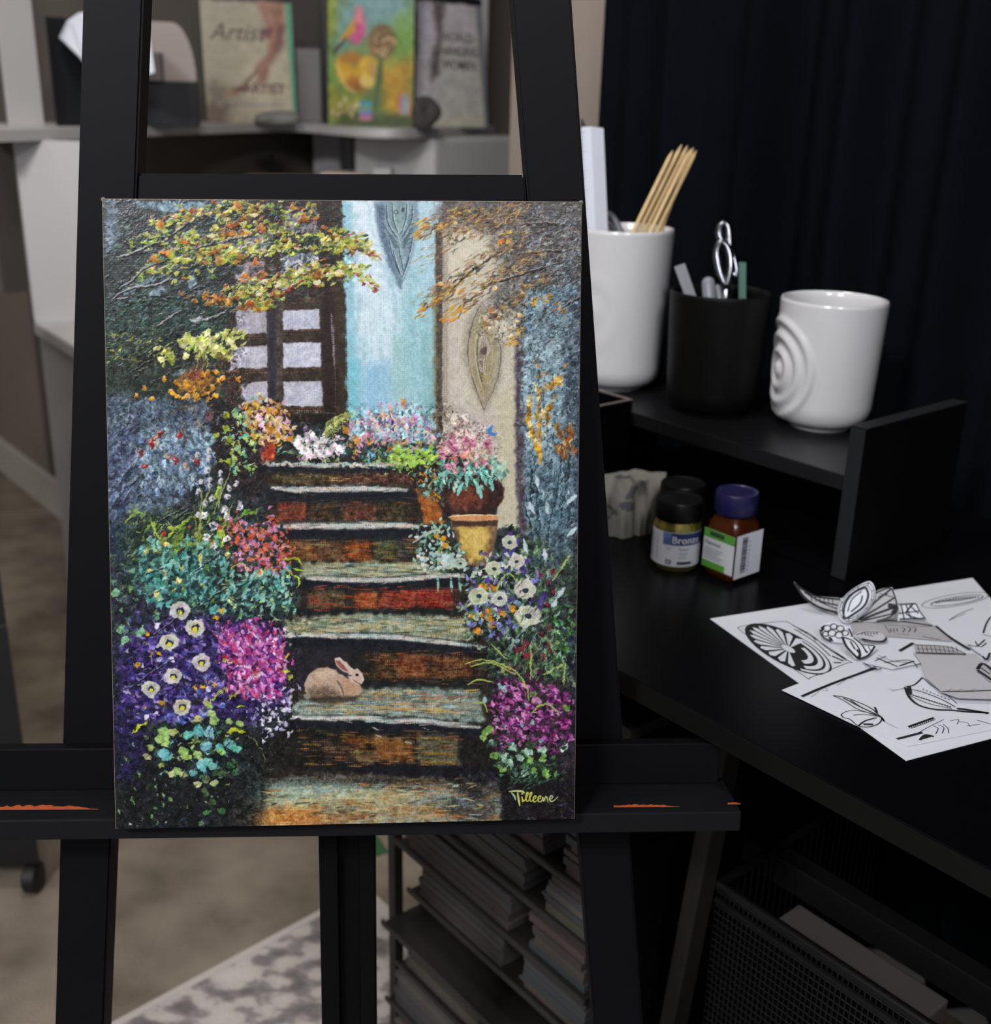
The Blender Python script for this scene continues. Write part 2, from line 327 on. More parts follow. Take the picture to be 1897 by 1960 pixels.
def paint():
    p = Painter(); R = p.r
    YG=[(172,176,62),(150,160,60),(190,190,90),(120,140,60),(200,200,120)]
    OR=[(178,108,32),(158,92,34),(190,124,44),(146,98,44)]
    DG=[(48,72,58),(40,58,56),(58,80,60),(52,60,62)]
    TEAL=[(98,168,160),(120,185,175),(80,145,140),(140,195,180)]
    # ---- ground colours
    p.poly([(180,370),(1130,370),(1130,1600),(200,1600)],(52,58,60),a=1,var=30)
    p.poly([(190,375),(650,375),(650,600),(540,780),(190,780)],(54,62,62),f=8,var=30)
    p.poly([(190,560),(470,570),(440,700),(195,700)],(48,68,62),f=12,var=26)
    p.poly([(195,650),(420,640),(440,760),(200,770)],(52,62,54),f=12,var=26)
    p.poly([(200,750),(330,770),(430,780),(420,880),(300,990),(205,1000)],(84,98,112),f=14,var=30)
    p.poly([(205,840),(262,800),(250,990),(208,1010)],(80,92,118),f=12,var=22)
    p.poly([(205,960),(255,960),(232,1120),(212,1120)],(52,64,80),f=8,var=14)
    p.poly([(400,760),(520,780),(560,900),(480,960),(410,900)],(48,40,40),f=10,var=20)
    p.poly([(230,990),(430,970),(540,1010),(560,1180),(230,1180)],(50,66,62),f=12,var=30)
    p.poly([(255,1080),(400,1060),(400,1150),(270,1165)],(56,92,90),f=16,var=30)
    p.poly([(215,1130),(330,1150),(330,1230),(218,1260)],(52,52,66),f=10,var=24)
    p.poly([(225,1240),(300,1190),(440,1180),(545,1200),(560,1330),(500,1380),(218,1410)],(56,44,92),f=22,var=40)
    p.poly([(425,1205),(500,1190),(540,1215),(552,1290),(520,1340),(450,1330)],(96,46,100),f=22,var=40)
    p.poly([(222,1370),(480,1400),(560,1390),(520,1600),(225,1600)],(34,36,36),f=12,var=16)
    p.poly([(222,1380),(270,1375),(278,1440),(262,1500),(224,1490)],(46,38,76),f=16,var=16)
    p.poly([(560,1360),(545,1470),(440,1600),(520,1600)],(36,33,30),f=12,var=10)
    # ---- window
    p.poly([(440,380),(662,380),(670,806),(560,808),(430,770)],(62,50,44),f=4,var=22)
    for q4,c in (([(541,398),(607,396),(607,446),(541,446)],(118,114,116)),([(538,489),(608,487),(610,520),(538,560)],(172,172,184)),
                 ([(541,577),(612,576),(612,630),(541,632)],(182,182,196)),([(541,656),(615,655),(616,702),(541,704)],(188,188,202)),
                 ([(542,730),(620,729),(620,778),(543,777)],(178,178,190)),([(452,590),(509,586),(509,638),(452,640)],(158,152,160)),
                 ([(440,662),(512,657),(512,703),(442,706)],(172,168,180)),([(462,734),(512,729),(512,770),(470,772)],(166,160,172)),
                 ([(450,505),(503,498),(508,540),(455,545)],(128,118,122)),([(437,462),(520,440),(520,480),(440,485)],(138,126,126))):
        p.poly(q4,c,f=2.2,var=22); cx=sum(a for a,b in q4)/4; cy=sum(b for a,b in q4)/4
        p.ell(cx,cy,24,14,[v+18 for v in c],f=10,a=.6,var=14); p.ell(cx-14,cy+10,14,8,(150,150,180),f=6,a=.35)
    p.poly([(512,560),(540,560),(541,800),(514,790)],(78,68,64),f=2,var=24); p.poly([(514,600),(527,590),(526,790),(515,780)],(42,40,56),f=4,a=.8)
    for y0,x0,x1 in ((630,541,614),(703,541,618),(570,541,612),(778,545,620),(640,452,510),(706,440,512)):
        p.poly([(x0,y0+2),(x1,y0),(x1,y0+22),(x0,y0+24)],(64,52,42),f=2,var=22)
        p.S([(x0,y0+4),(x1,y0+2)],3,(122,82,54),a=.7,dry=.4); p.S([(x0,y0+9),(x1,y0+7)],2.5,(170,140,116),a=.5,dry=.6)
    p.poly([(607,380),(660,380),(668,806),(618,806)],(58,44,36),f=3,var=16)
    p.poly([(615,385),(632,385),(640,800),(622,800)],(48,28,26),f=4,a=.8); p.poly([(636,390),(654,390),(664,800),(648,800)],(66,54,36),f=4,a=.7)
    p.S([(634,600),(640,700)],5,(150,150,170),a=.7,dry=.35); p.S([(640,620),(642,790)],2.5,(104,84,60),a=.8,dry=.3)
    p.S([(543,786),(640,790)],5,(150,140,132),a=.5,dry=.5); p.poly([(545,792),(660,795),(664,810),(556,808)],(44,30,28),f=2)
    for i in range(90):
        y=R.uniform(390,800); x=660+ (y-390)*.02+R.randn()*2; p.S([(x,y),(x+R.uniform(-1,2),y+4)],1.6,(196,200,200),a=.5,h=.2)
    # ---- blue door
    p.poly([(655,384),(846,384),(844,850),(670,840)],(172,203,215),f=2.5,var=10)
    p.poly([(655,384),(672,384),(684,830),(668,830)],(120,184,200),f=7,a=.6,var=16,dry=.3)
    p.poly([(676,384),(722,384),(745,620),(725,700),(690,640)],(210,224,232),f=14,a=.95,var=10)
    p.poly([(690,560),(770,560),(770,700),(700,690)],(200,220,228),f=22,a=.8)
    p.poly([(775,520),(832,470),(838,820),(790,830),(765,680)],(146,192,198),f=16,a=.8,var=14)
    p.poly([(800,470),(822,470),(824,560),(800,560)],(176,206,222),f=8,a=.6)
    p.poly([(690,700),(745,690),(745,800),(690,800)],(132,182,212),f=16,a=.7); p.poly([(748,640),(775,650),(780,760),(755,770)],(146,188,180),f=12,a=.6)
    p.poly([(806,640),(836,620),(838,800),(812,800)],(124,172,172),f=9,a=.7,dry=.3); p.poly([(664,690),(690,690),(690,800),(668,800)],(104,182,196),f=7,a=.55)
    for i in range(240):
        x=R.uniform(672,836); y=R.uniform(390,820); c=[(206,222,230),(132,186,200),(172,206,214),(120,170,180)][R.randint(4)]
        p.S([(x,y),(x+R.uniform(-3,3),y+R.uniform(12,50))],R.uniform(3,7),c,a=.28,soft=1.2,h=.1,dry=.35)
    p.poly([(660,640),(680,640),(690,826),(668,820)],(120,190,202),f=5,a=.5,dry=.5)
    # drop ornament on the door
    p.poly([(716,384),(800,384),(800,440),(786,500),(766,552),(742,500),(724,450)],(112,136,152),f=5,a=.9,var=18)
    p.poly([(718,392),(736,392),(742,460),(766,552),(746,515),(727,450)],(84,94,118),f=5,a=.7,var=22,dry=.35)
    p.poly([(736,388),(792,388),(790,440),(776,500),(765,530),(745,470),(736,430)],(122,146,150),f=2,a=.9,var=22)
    for a in ([(739,390),(740,420),(752,446),(760,456)],[(750,390),(752,420),(761,446)],[(778,390),(776,420),(766,448)],[(789,392),(786,425),(768,456)],[(744,460),(754,500),(768,530)],[(790,450),(780,500),(769,530)]):
        p.curve(a,2.2,(62,76,98),a=.8,h=-.2); p.curve([(x+2.5,y) for x,y in a],2,(172,190,186),a=.7,h=.4)
    for i in range(9):
        y=398+i*9; p.S([(728,y),(736,y+3)],1.6,(70,84,104),a=.8); p.S([(794-i*.8,y+2),(785-i*.8,y+6)],1.6,(60,78,92),a=.8)
    for i in range(6):
        p.S([(752-i*3.2,470-i*7),(760,478-i*3)],1.6,(64,78,96),a=.8); p.S([(776+i*3.2,470-i*7),(768,478-i*3)],1.6,(58,74,92),a=.8)
        p.S([(752+i*3,486+i*7),(758+i*2,494+i*6)],2.4,(190,202,196),a=.8); p.S([(778-i*1.6,490+i*6),(771-i*.4,500+i*5)],2,(166,186,188),a=.7)
    p.curve([(752,478),(757,500),(764,520)],2,(60,72,90)); p.curve([(764,462),(769,490),(768,526)],6,(138,166,172),a=.8); p.S([(762,470),(772,520)],1.5,(70,84,100))
    p.ell(757,406,4,4,(58,74,86)); p.ell(757,406,1.8,1.8,(160,178,172)); p.ell(771,402,3.2,5,(60,72,90)); p.ell(765,425,5,14,(134,158,158),a=.7)
    p.S([(766,530),(766,552)],6,(92,106,120),a=.6,soft=1); p.S([(752,535),(766,552)],4,(120,140,150),a=.4,soft=1)
    # ---- post and cream wall
    p.poly([(846,420),(1004,384),(1012,1010),(950,1010),(950,900),(840,860)],(194,186,166),f=3,var=12)
    p.poly([(850,440),(930,420),(905,500),(862,560),(850,560)],(204,194,170),f=10,a=.8); p.poly([(856,600),(885,600),(885,860),(856,850)],(196,182,170),f=10,a=.7)
    p.poly([(880,780),(950,790),(960,850),(880,840)],(196,180,176),f=16,a=.7); p.poly([(945,760),(985,740),(990,1000),(955,1000)],(192,182,152),f=10,a=.8,dry=.2)
    p.poly([(832,440),(847,440),(846,860),(833,850)],(86,74,66),f=3,var=24); p.poly([(826,540),(836,560),(836,840),(830,840)],(120,116,86),f=4,a=.6)
    p.poly([(846,460),(858,460),(858,850),(846,850)],(120,110,100),f=4,a=.6,dry=.5)
    p.poly([(984,640),(1003,650),(1010,1010),(992,1040),(986,900)],(82,72,82),f=5,a=.95,var=24,dry=.08); p.poly([(1000,650),(1008,650),(1014,1000),(1004,1000)],(100,116,138),f=4,a=.6)
    # almond ornament on the wall
    p.poly([(922,574),(946,600),(966,660),(958,730),(926,795),(902,740),(884,680),(892,610)],(150,140,122),f=7,a=.75,var=22,dry=.1)
    p.poly([(922,585),(944,620),(956,670),(948,730),(925,782),(908,730),(897,670),(904,615)],(160,148,122),f=2.5,a=.95,var=18)
    p.poly([(922,610),(938,640),(944,680),(938,720),(926,752),(915,715),(910,670),(914,630)],(152,140,98),f=3,a=.9,var=18)
    p.poly([(917,626),(930,640),(938,668),(930,690),(926,716),(918,712),(914,660)],(178,166,152),f=2,a=.9,var=18)
    for a,c in (([(922,578),(903,620),(895,675),(906,730),(925,784)],(92,88,84)),([(924,580),(946,620),(958,672),(950,728),(926,784)],(104,98,92)),([(921,600),(911,640),(909,680),(916,720),(926,754)],(186,180,132)),([(915,640),(913,690),(924,740)],(98,96,96)),([(930,612),(941,660),(940,700),(927,750)],(170,160,140)),([(900,640),(899,700),(918,752)],(182,160,120))):
        p.curve(a,2.6,c,a=.8,h=.3)
    for i in range(13):
        t=math.radians(100+i*14); x,y=931,672; p.curve([(x,y+i*1.2-8),(x+math.cos(t)*9-2,y+math.sin(t)*8),(x+math.cos(t)*16,y-math.sin(t)*30+i)],1.4,(92,74,66),a=.75,h=-.3)
    for i in range(8): p.S([(918+i%3,690+i*5),(924,694+i*5)],1.6,(84,70,70),a=.7); 
    p.S([(905,742),(924,770)],5,(150,120,96),a=.6); p.S([(945,742),(926,772)],5,(146,126,110),a=.6)
    # ---- right foliage masses
    p.poly([(845,380),(1120,380),(1115,560),(1010,520),(960,470),(900,430),(830,420)],(90,82,78),f=12,a=.85,var=30)
    p.poly([(940,470),(1115,440),(1112,700),(1000,700),(985,600),(930,590),(960,520)],(92,90,88),f=14,a=.8,var=34)
    p.poly([(1002,560),(1112,540),(1108,1020),(1012,1020),(1000,800)],(112,136,148),f=8,a=.9,var=26)
    p.poly([(1010,640),(1075,650),(1070,830),(1020,960),(1004,800)],(150,174,182),f=14,a=.75,var=22)
    p.poly([(1078,560),(1114,560),(1108,1030),(1084,1010),(1080,760)],(66,76,84),f=9,a=.8,var=26)
    p.poly([(1015,560),(1100,600),(1090,690),(1010,660)],(130,148,152),f=14,a=.5)
    p.poly([(1005,880),(1100,870),(1100,1080),(1040,1130),(1006,1060)],(92,112,122),f=12,a=.7,var=26)
    p.poly([(842,440),(850,455),(1005,385),(950,384)],(98,86,72),f=10,a=.6,dry=.2)
    br=[(150,116,72),(112,92,76),(176,136,70),(92,80,74),(190,148,84),(66,70,76)]
    for seg,wd,n in (([(800,500),(1000,390)],16,120),([(800,580),(905,500),(1010,440)],12,150),([(850,600),(940,520),(1040,470)],14,110),([(910,560),(990,510),(1060,450)],14,90),([(930,620),(1040,520)],14,70),([(795,430),(900,390)],14,60)):
        for i in range(n):
            t=R.rand()*(len(seg)-1); k=int(t); f=t-k; x=seg[k][0]*(1-f)+seg[k+1][0]*f+R.randn()*wd*.6; y=seg[k][1]*(1-f)+seg[k+1][1]*f+R.randn()*wd*.6
            L=R.uniform(3,9); c=np.array(br[min(5,int(abs(R.randn())*2))])+R.randn(3)*6
            p.S([(x-L*.85,y+L*.5),(x+L*.85,y-L*.5)],R.uniform(1.6,3.6),c,a=R.uniform(.35,.75),h=.4,dry=R.choice([.15,.35,.5]))
    for x,y,s in ((808,588,1),(838,570,1.2),(856,548,1.1),(880,560,.9),(868,590,1),(800,600,.8),(870,610,1),(885,595,1),(862,605,1),(842,432,1.1),(858,425,1.1),(802,425,1),(812,432,1),(800,448,.9),(876,405,.8),(965,445,1.1),(960,460,1),(1070,590,.9),(1048,570,.9),(1020,575,.8),(980,655,1.1),(995,630,.9)):
        for j in range(5):
            xx,yy=x+R.randn()*6,y+R.randn()*4; p.S([(xx-6*s,yy+4*s),(xx+6*s,yy-4*s)],R.uniform(3,5),(198+R.randn()*8,142+R.randn()*14,52+R.randn()*12),a=.85,h=.7)
    for x,y,r in ((843,543,5),(994,518,6),(947,552,3.5),(908,574,4),(1002,548,4),(998,562,4),(995,605,5),(988,614,4),(972,630,4),(953,623,3),(906,560,3.4),(1005,582,3.5),(940,593,7),(883,408,4),(897,406,4),(946,427,4),(872,428,4)):
        p.ell(x,y,r,r*.8,(214,176,112) if r<7 else (168,104,52),h=.9,f=1)
    for n,reg,pal,a in ((260,[(1010,385),(1110,385),(1110,560),(1000,480)],[(150,172,190),(126,146,166),(40,38,40),(96,88,86),(60,52,50)],(.4,.8)),(260,[(1000,520),(1110,480),(1110,660),(1000,660)],[(130,160,186),(96,128,156),(60,84,112),(44,56,62),(160,186,200),(80,80,80)],(.4,.8)),(170,[(1000,660),(1108,640),(1106,1010),(1014,1010)],[(150,178,192),(120,150,166),(170,190,196),(90,118,134)],(.3,.7)),(100,[(1078,560),(1112,560),(1106,1020),(1082,1020)],[(50,56,66),(80,92,108),(116,134,158),(44,44,52)],(.4,.8))):
        p.dabs(reg,n,pal,L=(4,13),w=(1.6,4),ang=(-35 if n!=170 else -60,26),a=a,h=.5,dry=.25)
    for a in ([(1010,640),(1060,600),(1110,560)],[(1015,690),(1060,640),(1110,610)],[(1040,530),(1080,510),(1110,495)],[(1010,610),(1070,570),(1110,545)]):
        p.curve(a,2,(140,160,170),a=.6,dry=.2); p.curve([(x,y+2) for x,y in a],1.4,(46,52,58),a=.6,h=-.3)
    p.dabs([(1010,700),(1075,690),(1070,760),(1020,770)],24,[(200,150,56),(180,130,60),(90,110,110)],L=(6,14),w=(3,5),ang=(-60,20))
    p.poly([(1042,738),(1072,715),(1078,735),(1050,745)],(196,146,62),f=2,a=.9)
    for x0,y0,x1,y1 in ((1012,758,1008,812),(1030,745,1028,800),(1046,780,1044,815),(1012,810,1024,850),(1030,800,1032,850),(1020,850,1032,870),(1032,850,1034,885),(1052,770,1046,790)):
        p.S([(x0,y0),((x0+x1)/2+2,(y0+y1)/2),(x1,y1)],8,(188,134,38),h=.8,var=30)
    for x,y,r in ((1024,742,5),(1030,765,5),(1011,770,4.5),(1039,792,5.5),(1014,812,4.5),(1015,830,4),(1041,828,4),(1022,842,4),(1018,797,4)): p.ell(x,y,r*.8,r*1.4,(226,198,118),h=.9)
    for x,y in ((1075,830),(1082,845),(1090,860),(1078,870),(1070,858),(1096,835),(1062,820),(1088,820)):
        for j in range(3): p.S([(x+R.randn()*4,y-9),(x+R.randn()*4,y+10)],6,(150+R.randn()*14,94+R.randn()*10,38),a=.85,h=.7)
    for x,y in ((1080,826),(1070,858),(1078,848),(1091,848)): p.S([(x,y-4),(x,y+4)],4,(206,160,100),h=.8)
    for a in ([(1022,870),(1024,930),(1034,1040)],[(1074,880),(1062,960),(1044,1050)],[(1060,960),(1040,1060)],[(1002,960),(1030,1070)],[(1096,960),(1076,1040)],[(1018,890),(1016,960)],[(1090,860),(1084,930),(1070,1000)]):
        p.curve(a,4,(42,62,70),a=.8); p.curve([(x+3.5,y) for x,y in a],2.6,(136,160,170),a=.6,dry=.2)
    # ---- upper left foliage
    p.poly([(204,384),(224,384),(228,480),(205,490)],(112,130,148),f=6,a=.8,var=30); p.poly([(255,384),(425,386),(400,398),(320,405),(262,396)],(124,152,168),f=4,a=.9,var=24)
    p.dabs([(230,384),(270,384),(300,440),(230,470)],160,[(40,46,54),(66,74,86),(96,110,124),(50,40,56)],L=(4,9),w=(1.5,3.5),ang=(30,60),a=(.4,.8))
    p.dabs([(230,410),(650,390),(640,560),(450,600),(215,600)],420,DG+[(66,62,64),(40,42,46)],L=(8,18),w=(4,8),ang=(-28,16),a=(.4,.8),dry=.15)
    p.dabs([(205,570),(440,580),(440,690),(205,690)],330,DG+[(70,64,68),(36,38,40),(60,90,76)],L=(8,18),w=(3,7),ang=(-32,18),a=(.4,.75),dry=.1)
    p.dabs([(205,540),(330,510),(340,600),(205,620)],60,[(106,130,146),(84,100,116),(66,62,70)],L=(5,12),w=(2,5),ang=(-35,18),a=(.4,.8))
    for x,y,w,hh in ((258,545,26,9),(300,560,22,8),(370,537,8,9),(380,444,12,6),(250,556,20,8),(290,535,16,7)): p.ell(x,y,w*.7,hh*.7,(136,160,176),ang=-25,a=.75,f=3,h=.4)
    p.S([(366,614),(382,610),(397,611)],9,(176,178,180),h=.7); p.ell(368,540,8,10,(140,158,172),h=.7)
    # leaf bands
    def band(seg,wd,n,pal,L=(6,13),w=(4,7),ang=-14,a=(.75,1.),**k):
        for i in range(n):
            t=R.rand()*(len(seg)-1); kk=int(t); f=t-kk; x=seg[kk][0]*(1-f)+seg[kk+1][0]*f+R.randn()*wd*.4; y=seg[kk][1]*(1-f)+seg[kk+1][1]*f+R.randn()*wd*.45
            l=R.uniform(*L)/2; t2=math.radians(ang+R.randn()*22); c=np.array(pal[R.randint(len(pal))],float)+R.randn(3)*7
            p.S([(x-math.cos(t2)*l,y-math.sin(t2)*l),(x+math.cos(t2)*l,y+math.sin(t2)*l)],R.uniform(*w),np.clip(c,0,255),a=R.uniform(*a),h=R.uniform(.4,1.1),var=22,**k)
    mix=YG*3+OR*2+DG+[(196,140,116)]
    band([(300,430),(350,415),(420,398),(520,392)],18,90,mix)
    band([(390,410),(470,408),(560,405),(600,400)],22,110,mix+DG)
    band([(320,470),(400,462),(490,440),(640,458),(690,465)],26,260,mix)
    band([(420,480),(520,478),(620,470),(700,470)],18,140,YG*2+DG+[(205,190,120)])
    band([(230,470),(290,460),(330,440)],16,46,YG+DG)
    band([(330,500),(400,490),(460,490)],14,80,YG*2+OR)
    band([(330,485),(300,500),(250,540)],8,30,[(96,120,56),(130,150,50)],ang=-40)
    band([(290,520),(340,520),(410,515)],14,60,YG+DG+OR[:1])
    band([(440,560),(520,545),(600,520),(690,520)],22,240,YG*3+OR+[(214,206,150),(150,66,60)])
    band([(400,578),(470,572),(540,562)],14,70,OR+YG+DG)
    band([(340,570),(400,570),(450,590)],12,40,OR[:2]+DG)
    band([(470,585),(520,585)],10,40,YG+OR)
    band([(660,470),(700,480),(725,495)],9,26,[(196,180,80),(180,170,80),(160,90,70)],ang=20,w=(3,5))
    band([(660,515),(700,525),(722,555)],10,34,[(176,190,96),(196,196,110),(150,80,76)],ang=35,w=(3,5))
    for x,y,w in ((350,464,12),(316,485,13),(295,498,12),(405,485,9),(455,398,12),(445,430,14),(440,447,13),(470,445,12),(582,423,11),(500,440,12),(500,523,12),(610,529,13),(410,571,9),(425,572,10),(460,590,11),(478,588,10),(490,505,11),(470,530,10),(395,565,10),(420,500,11),(305,428,9),(350,401,8)):
        for j in range(3): p.S([(x-w*.7,y+R.randn()*2),(x,y+R.randn()*4-2),(x+w*.7,y+R.randn()*2)],w*.55,np.array(OR[R.randint(3)])+R.randn(3)*8,h=1,var=26)
    for x,y,t in ((548,530,0),(598,519,20),(555,553,0),(575,540,-20),(522,557,0),(650,518,0),(685,512,-30),(685,528,0),(695,543,0),(582,525,20),(665,452,0),(605,548,0),(653,455,10),(565,470,0),(710,485,30)):
        p.S([(x-4,y+2),(x+4,y-2)],5,(150,58,54),h=.6)
    p.curve([(224,568),(280,566),(330,569),(370,566)],2.4,(30,30,34)); p.curve([(470,500),(500,490),(548,480)],1.5,(150,130,116),a=.7); p.curve([(578,510),(600,488)],2,(120,112,112))
    p.curve([(505,505),(530,495),(545,487)],2,(60,40,34)); p.curve([(372,558),(400,545)],4,(24,22,24))
    # pale yellow sprays and orange flowers
    p.dabs([(330,630),(370,620),(380,690),(330,690)],40,[(34,32,40),(30,26,34),(44,50,48)],L=(6,12),w=(4,7),ang=(-30,30),a=(.6,.9))
    p.dabs([(205,640),(310,640),(330,690),(240,700),(205,690)],120,[(120,132,56),(150,150,60),(88,100,54),(60,62,50)],L=(4,10),w=(2,4.5),ang=(-30,24))
    band([(300,668),(320,672),(330,690)],10,34,[(160,170,70),(196,196,110)],ang=-40)
    band([(350,650),(380,655),(420,650),(460,640)],16,110,[(206,206,120),(190,196,100),(160,176,70),(214,206,140)],ang=-50,L=(5,12),w=(4,7))
    band([(370,665),(400,675),(440,675)],11,60,[(206,206,120),(150,170,60),(190,196,100)],ang=-60)
    for x,y in ((395,640),(382,660),(388,668),(402,655),(410,665),(447,655),(450,662),(356,680),(308,690)): p.ell(x,y,7,6,(212,208,140),h=1,ang=R.rand()*90)
    p.dabs([(360,690),(440,680),(460,740),(350,745)],70,[(110,72,44),(84,60,52),(104,84,44),(70,44,44)],L=(7,16),w=(3,7),ang=(-20,30),a=(.5,.85))
    p.ell(375,728,42,18,(150,98,40),a=.7,f=10,var=36); p.ell(370,735,36,10,(176,122,40),a=.6,f=7,var=30); p.ell(378,718,18,8,(150,72,66),a=.5,f=5)
    p.ell(340,715,14,5,(138,164,176),ang=-30,a=.8,h=.4)
    for x,y in ((277,742),(262,757),(292,762),(337,734),(358,733),(330,752),(337,757),(357,758),(378,758),(390,714),(427,722),(410,743),(400,711),(459,725),(415,710),(421,727),(313,726),(412,758),(372,745),(350,762)):
        p.ell(x+R.randn(),y,5.5,5,(212,140,34),ang=R.rand()*90,h=.9,f=1); p.ell(x,y-2,2.4,2,(230,168,60),h=1)
    p.dabs([(350,740),(420,740),(410,772),(350,772)],36,[(190,130,40),(160,110,50)],L=(5,10),w=(3,5),ang=(-20,40))
    for a in ([(263,698),(300,676),(333,656)],[(250,712),(290,690)],[(288,735),(310,722),(332,705)],[(254,730),(275,705)],[(196,640),(230,650)]):
        p.curve(a,3.6,(24,24,26),h=.3); p.curve([(x-1,y-2) for x,y in a],1.3,(150,150,140),a=.7,dry=.2)
    for k in range(14):
        x=R.uniform(375,395); p.S([(x,672),(x+R.randn()*5,710)],1.4,(170,160,110) if k%2 else (60,50,36),a=.7)
    # blue flowers
    p.dabs([(205,760),(330,770),(420,780),(400,830),(300,860),(210,960)],360,[(110,126,142),(84,96,116),(130,146,156),(64,70,88),(92,92,108)],L=(6,18),w=(2,5),ang=(-40,24),a=(.3,.7),dry=.15)
    p.dabs([(205,850),(270,850),(250,1000),(210,1010)],60,[(72,82,106),(110,118,146),(54,52,72)],L=(14,34),w=(4,8),ang=(-48,12),a=(.35,.7))
    for a in ([(214,940),(250,890),(290,850)],[(214,960),(240,930),(272,905)],[(228,830),(244,800),(250,762)],[(240,830),(250,815)]): p.curve(a,4,(140,156,160),a=.6,dry=.15); p.curve([(x+4,y+2) for x,y in a],3,(44,44,62),a=.7)
    p.dabs([(270,830),(400,820),(415,880),(380,940),(270,930)],210,[(150,176,194),(130,156,176),(110,126,130),(170,190,200)],L=(8,16),w=(3,7),ang=(68,18),a=(.5,.9))
    for x,y in ((325,858),(343,860),(368,860),(385,860),(290,905),(325,930),(330,892),(395,928),(360,905),(300,940),(345,935),(265,880),(385,895),(270,840),(375,840),(282,935),(282,863)):
        p.S([(x-3,y-11),(x+2,y+8)],7,(146,172,192),h=.6,a=.8,soft=.8); p.S([(x+1,y-2),(x+3,y+9)],3.4,(70,100,168),h=.5,a=.8,soft=.8); 
    for x,y in ((308,832),(336,880),(278,892),(290,848),(343,832),(270,865),(376,883),(298,842)):
        p.poly([(x-7,y-5),(x+7,y-5),(x+4,y+5),(x,y+8),(x-4,y+5)],(136,40,40),f=1.2,h=.9); p.ell(x-2,y-2,1.6,1.4,(220,160,140),h=1)
    for x,y in ((355,893),(320,872),(300,850),(298,838)): p.ell(x,y,5,4,(200,160,128),h=.8)
    for a in ([(352,808),(354,830),(357,850)],[(373,790),(385,815),(398,825)],[(300,810),(330,790),(360,770)]): p.curve(a,3.4,(84,64,46),a=.85); p.curve([(x+2,y) for x,y in a],1.2,(160,140,104),a=.7)
    p.ell(383,812,10,8,(138,128,116),a=.8,f=3); p.ell(368,780,16,10,(110,112,116),a=.7,f=5); p.ell(400,796,10,9,(128,78,80),a=.7,f=4)
    # ---- stairs
    p.poly([(500,870),(845,880),(850,1005),(905,1110),(930,1240),(950,1400),(960,1490),(500,1490),(560,1380),(540,1200),(590,1130),(540,1010)],(54,46,40),f=5,var=18)
    def brickrow(x0,x1,y0,y1,cells,sl=0.):
        p.poly([(x0,y0),(x1,y0+sl),(x1,y1+sl),(x0,y1)],(58,48,40),f=3,var=18)
        for xa,xb,c in cells:
            p.poly([(xa,y0+3+sl*.5),(xb,y0+3+sl*.6),(xb,y1-2+sl*.6),(xa,y1-2+sl*.5)],c,f=7,a=.8,var=46,dry=.14)
            for k in range(44):
                x=R.uniform(xa-8,xb-6); y=R.uniform(y0+3,y1-3)+sl*.5; p.S([(x,y),(x+R.uniform(8,24),y+R.randn())],R.uniform(1.5,3.5),(np.array(c)+R.randn()*24+R.randn(3)*8 if R.rand()<.6 else np.array([(60,48,40),(80,72,56),(44,46,46),(104,84,60)][R.randint(4)])),a=.4,h=.3,dry=.3)
            p.S([(xb+1,y0+4+sl*.6),(xb+1,y1-2+sl*.6)],3,(44,40,36),a=.6)
    def tread(pts_top,pts_bot,cols,n=60):
        p.poly(pts_top+pts_bot[::-1],np.array(cols[0])*.86,f=6,var=40)
        n=int(n*1.8)
        X0=min(a for a,b in pts_top); X1=max(a for a,b in pts_top)
        for i in range(n):
            x=R.uniform(X0,X1-20); t=(x-X0)/(X1-X0); 
            yt=np.interp(x,[a for a,b in pts_top],[b for a,b in pts_top]); yb=np.interp(x,[a for a,b in pts_bot],[b for a,b in pts_bot])
            y=R.uniform(yt+1,yb-1); u=(y-yt)/(yb-yt+.1); p.S([(x,y),(x+R.uniform(10,46),y+R.randn()*1.5)],R.uniform(2.5,6),(np.array(cols[R.randint(len(cols))])+R.randn()*10 if R.rand()>.45*(1-u) else np.array((70,84,80))+R.randn()*12),a=R.uniform(.3,.75),h=.4,dry=R.choice([.15,.4,.55]),soft=.9)
    def shade(pts,c=(40,44,44),f=6,a=.8): p.poly(pts,c,f=f,a=a,var=16)
    def nose(pts,w,hi=(206,196,190)):
        p.curve([(x,y+w*1.0) for x,y in pts],w*2.4,(30,34,42),a=.9,taper=.15,soft=1.3,h=0.)
        p.curve([(x,y-w*.65) for x,y in pts],2.2,(46,74,84),a=.6,taper=.3,dry=.2)
        p.curve(pts,w,(164,170,164),a=.85,taper=.5,h=.5,var=26,soft=.9,dry=.1); p.curve([(x,y+.6) for x,y in pts],w*.6,hi,a=.85,taper=.7,h=.7,dry=.25,var=26,soft=.9)
        X0,X1=pts[0][0],pts[-1][0]
        for i in range(22):
            x=R.uniform(X0+8,X1-30); y=np.interp(x,[a for a,b in pts],[b for a,b in pts])
            p.S([(x,y-w*.2),(x+R.uniform(12,40),y-w*.2+R.randn()*1.5)],R.uniform(2,4),[(212,200,194),(150,190,188),(206,190,170),(196,196,176)][R.randint(4)],a=.5,h=.6,dry=.2)
    G=[(166,172,142),(150,176,168),(186,166,112),(130,150,140),(196,180,128),(176,136,92)]
    brickrow(505,780,896,930,[(520,640,(84,72,44)),(640,790,(92,58,48))]); p.dabs([(555,906),(640,904),(740,908),(640,916)],46,[(190,160,100),(140,110,60)],L=(8,20),w=(1.5,3),ang=(2,6),dry=.4)
    nose([(505,889),(560,888),(620,891),(690,889),(780,888)],8,(196,186,168))
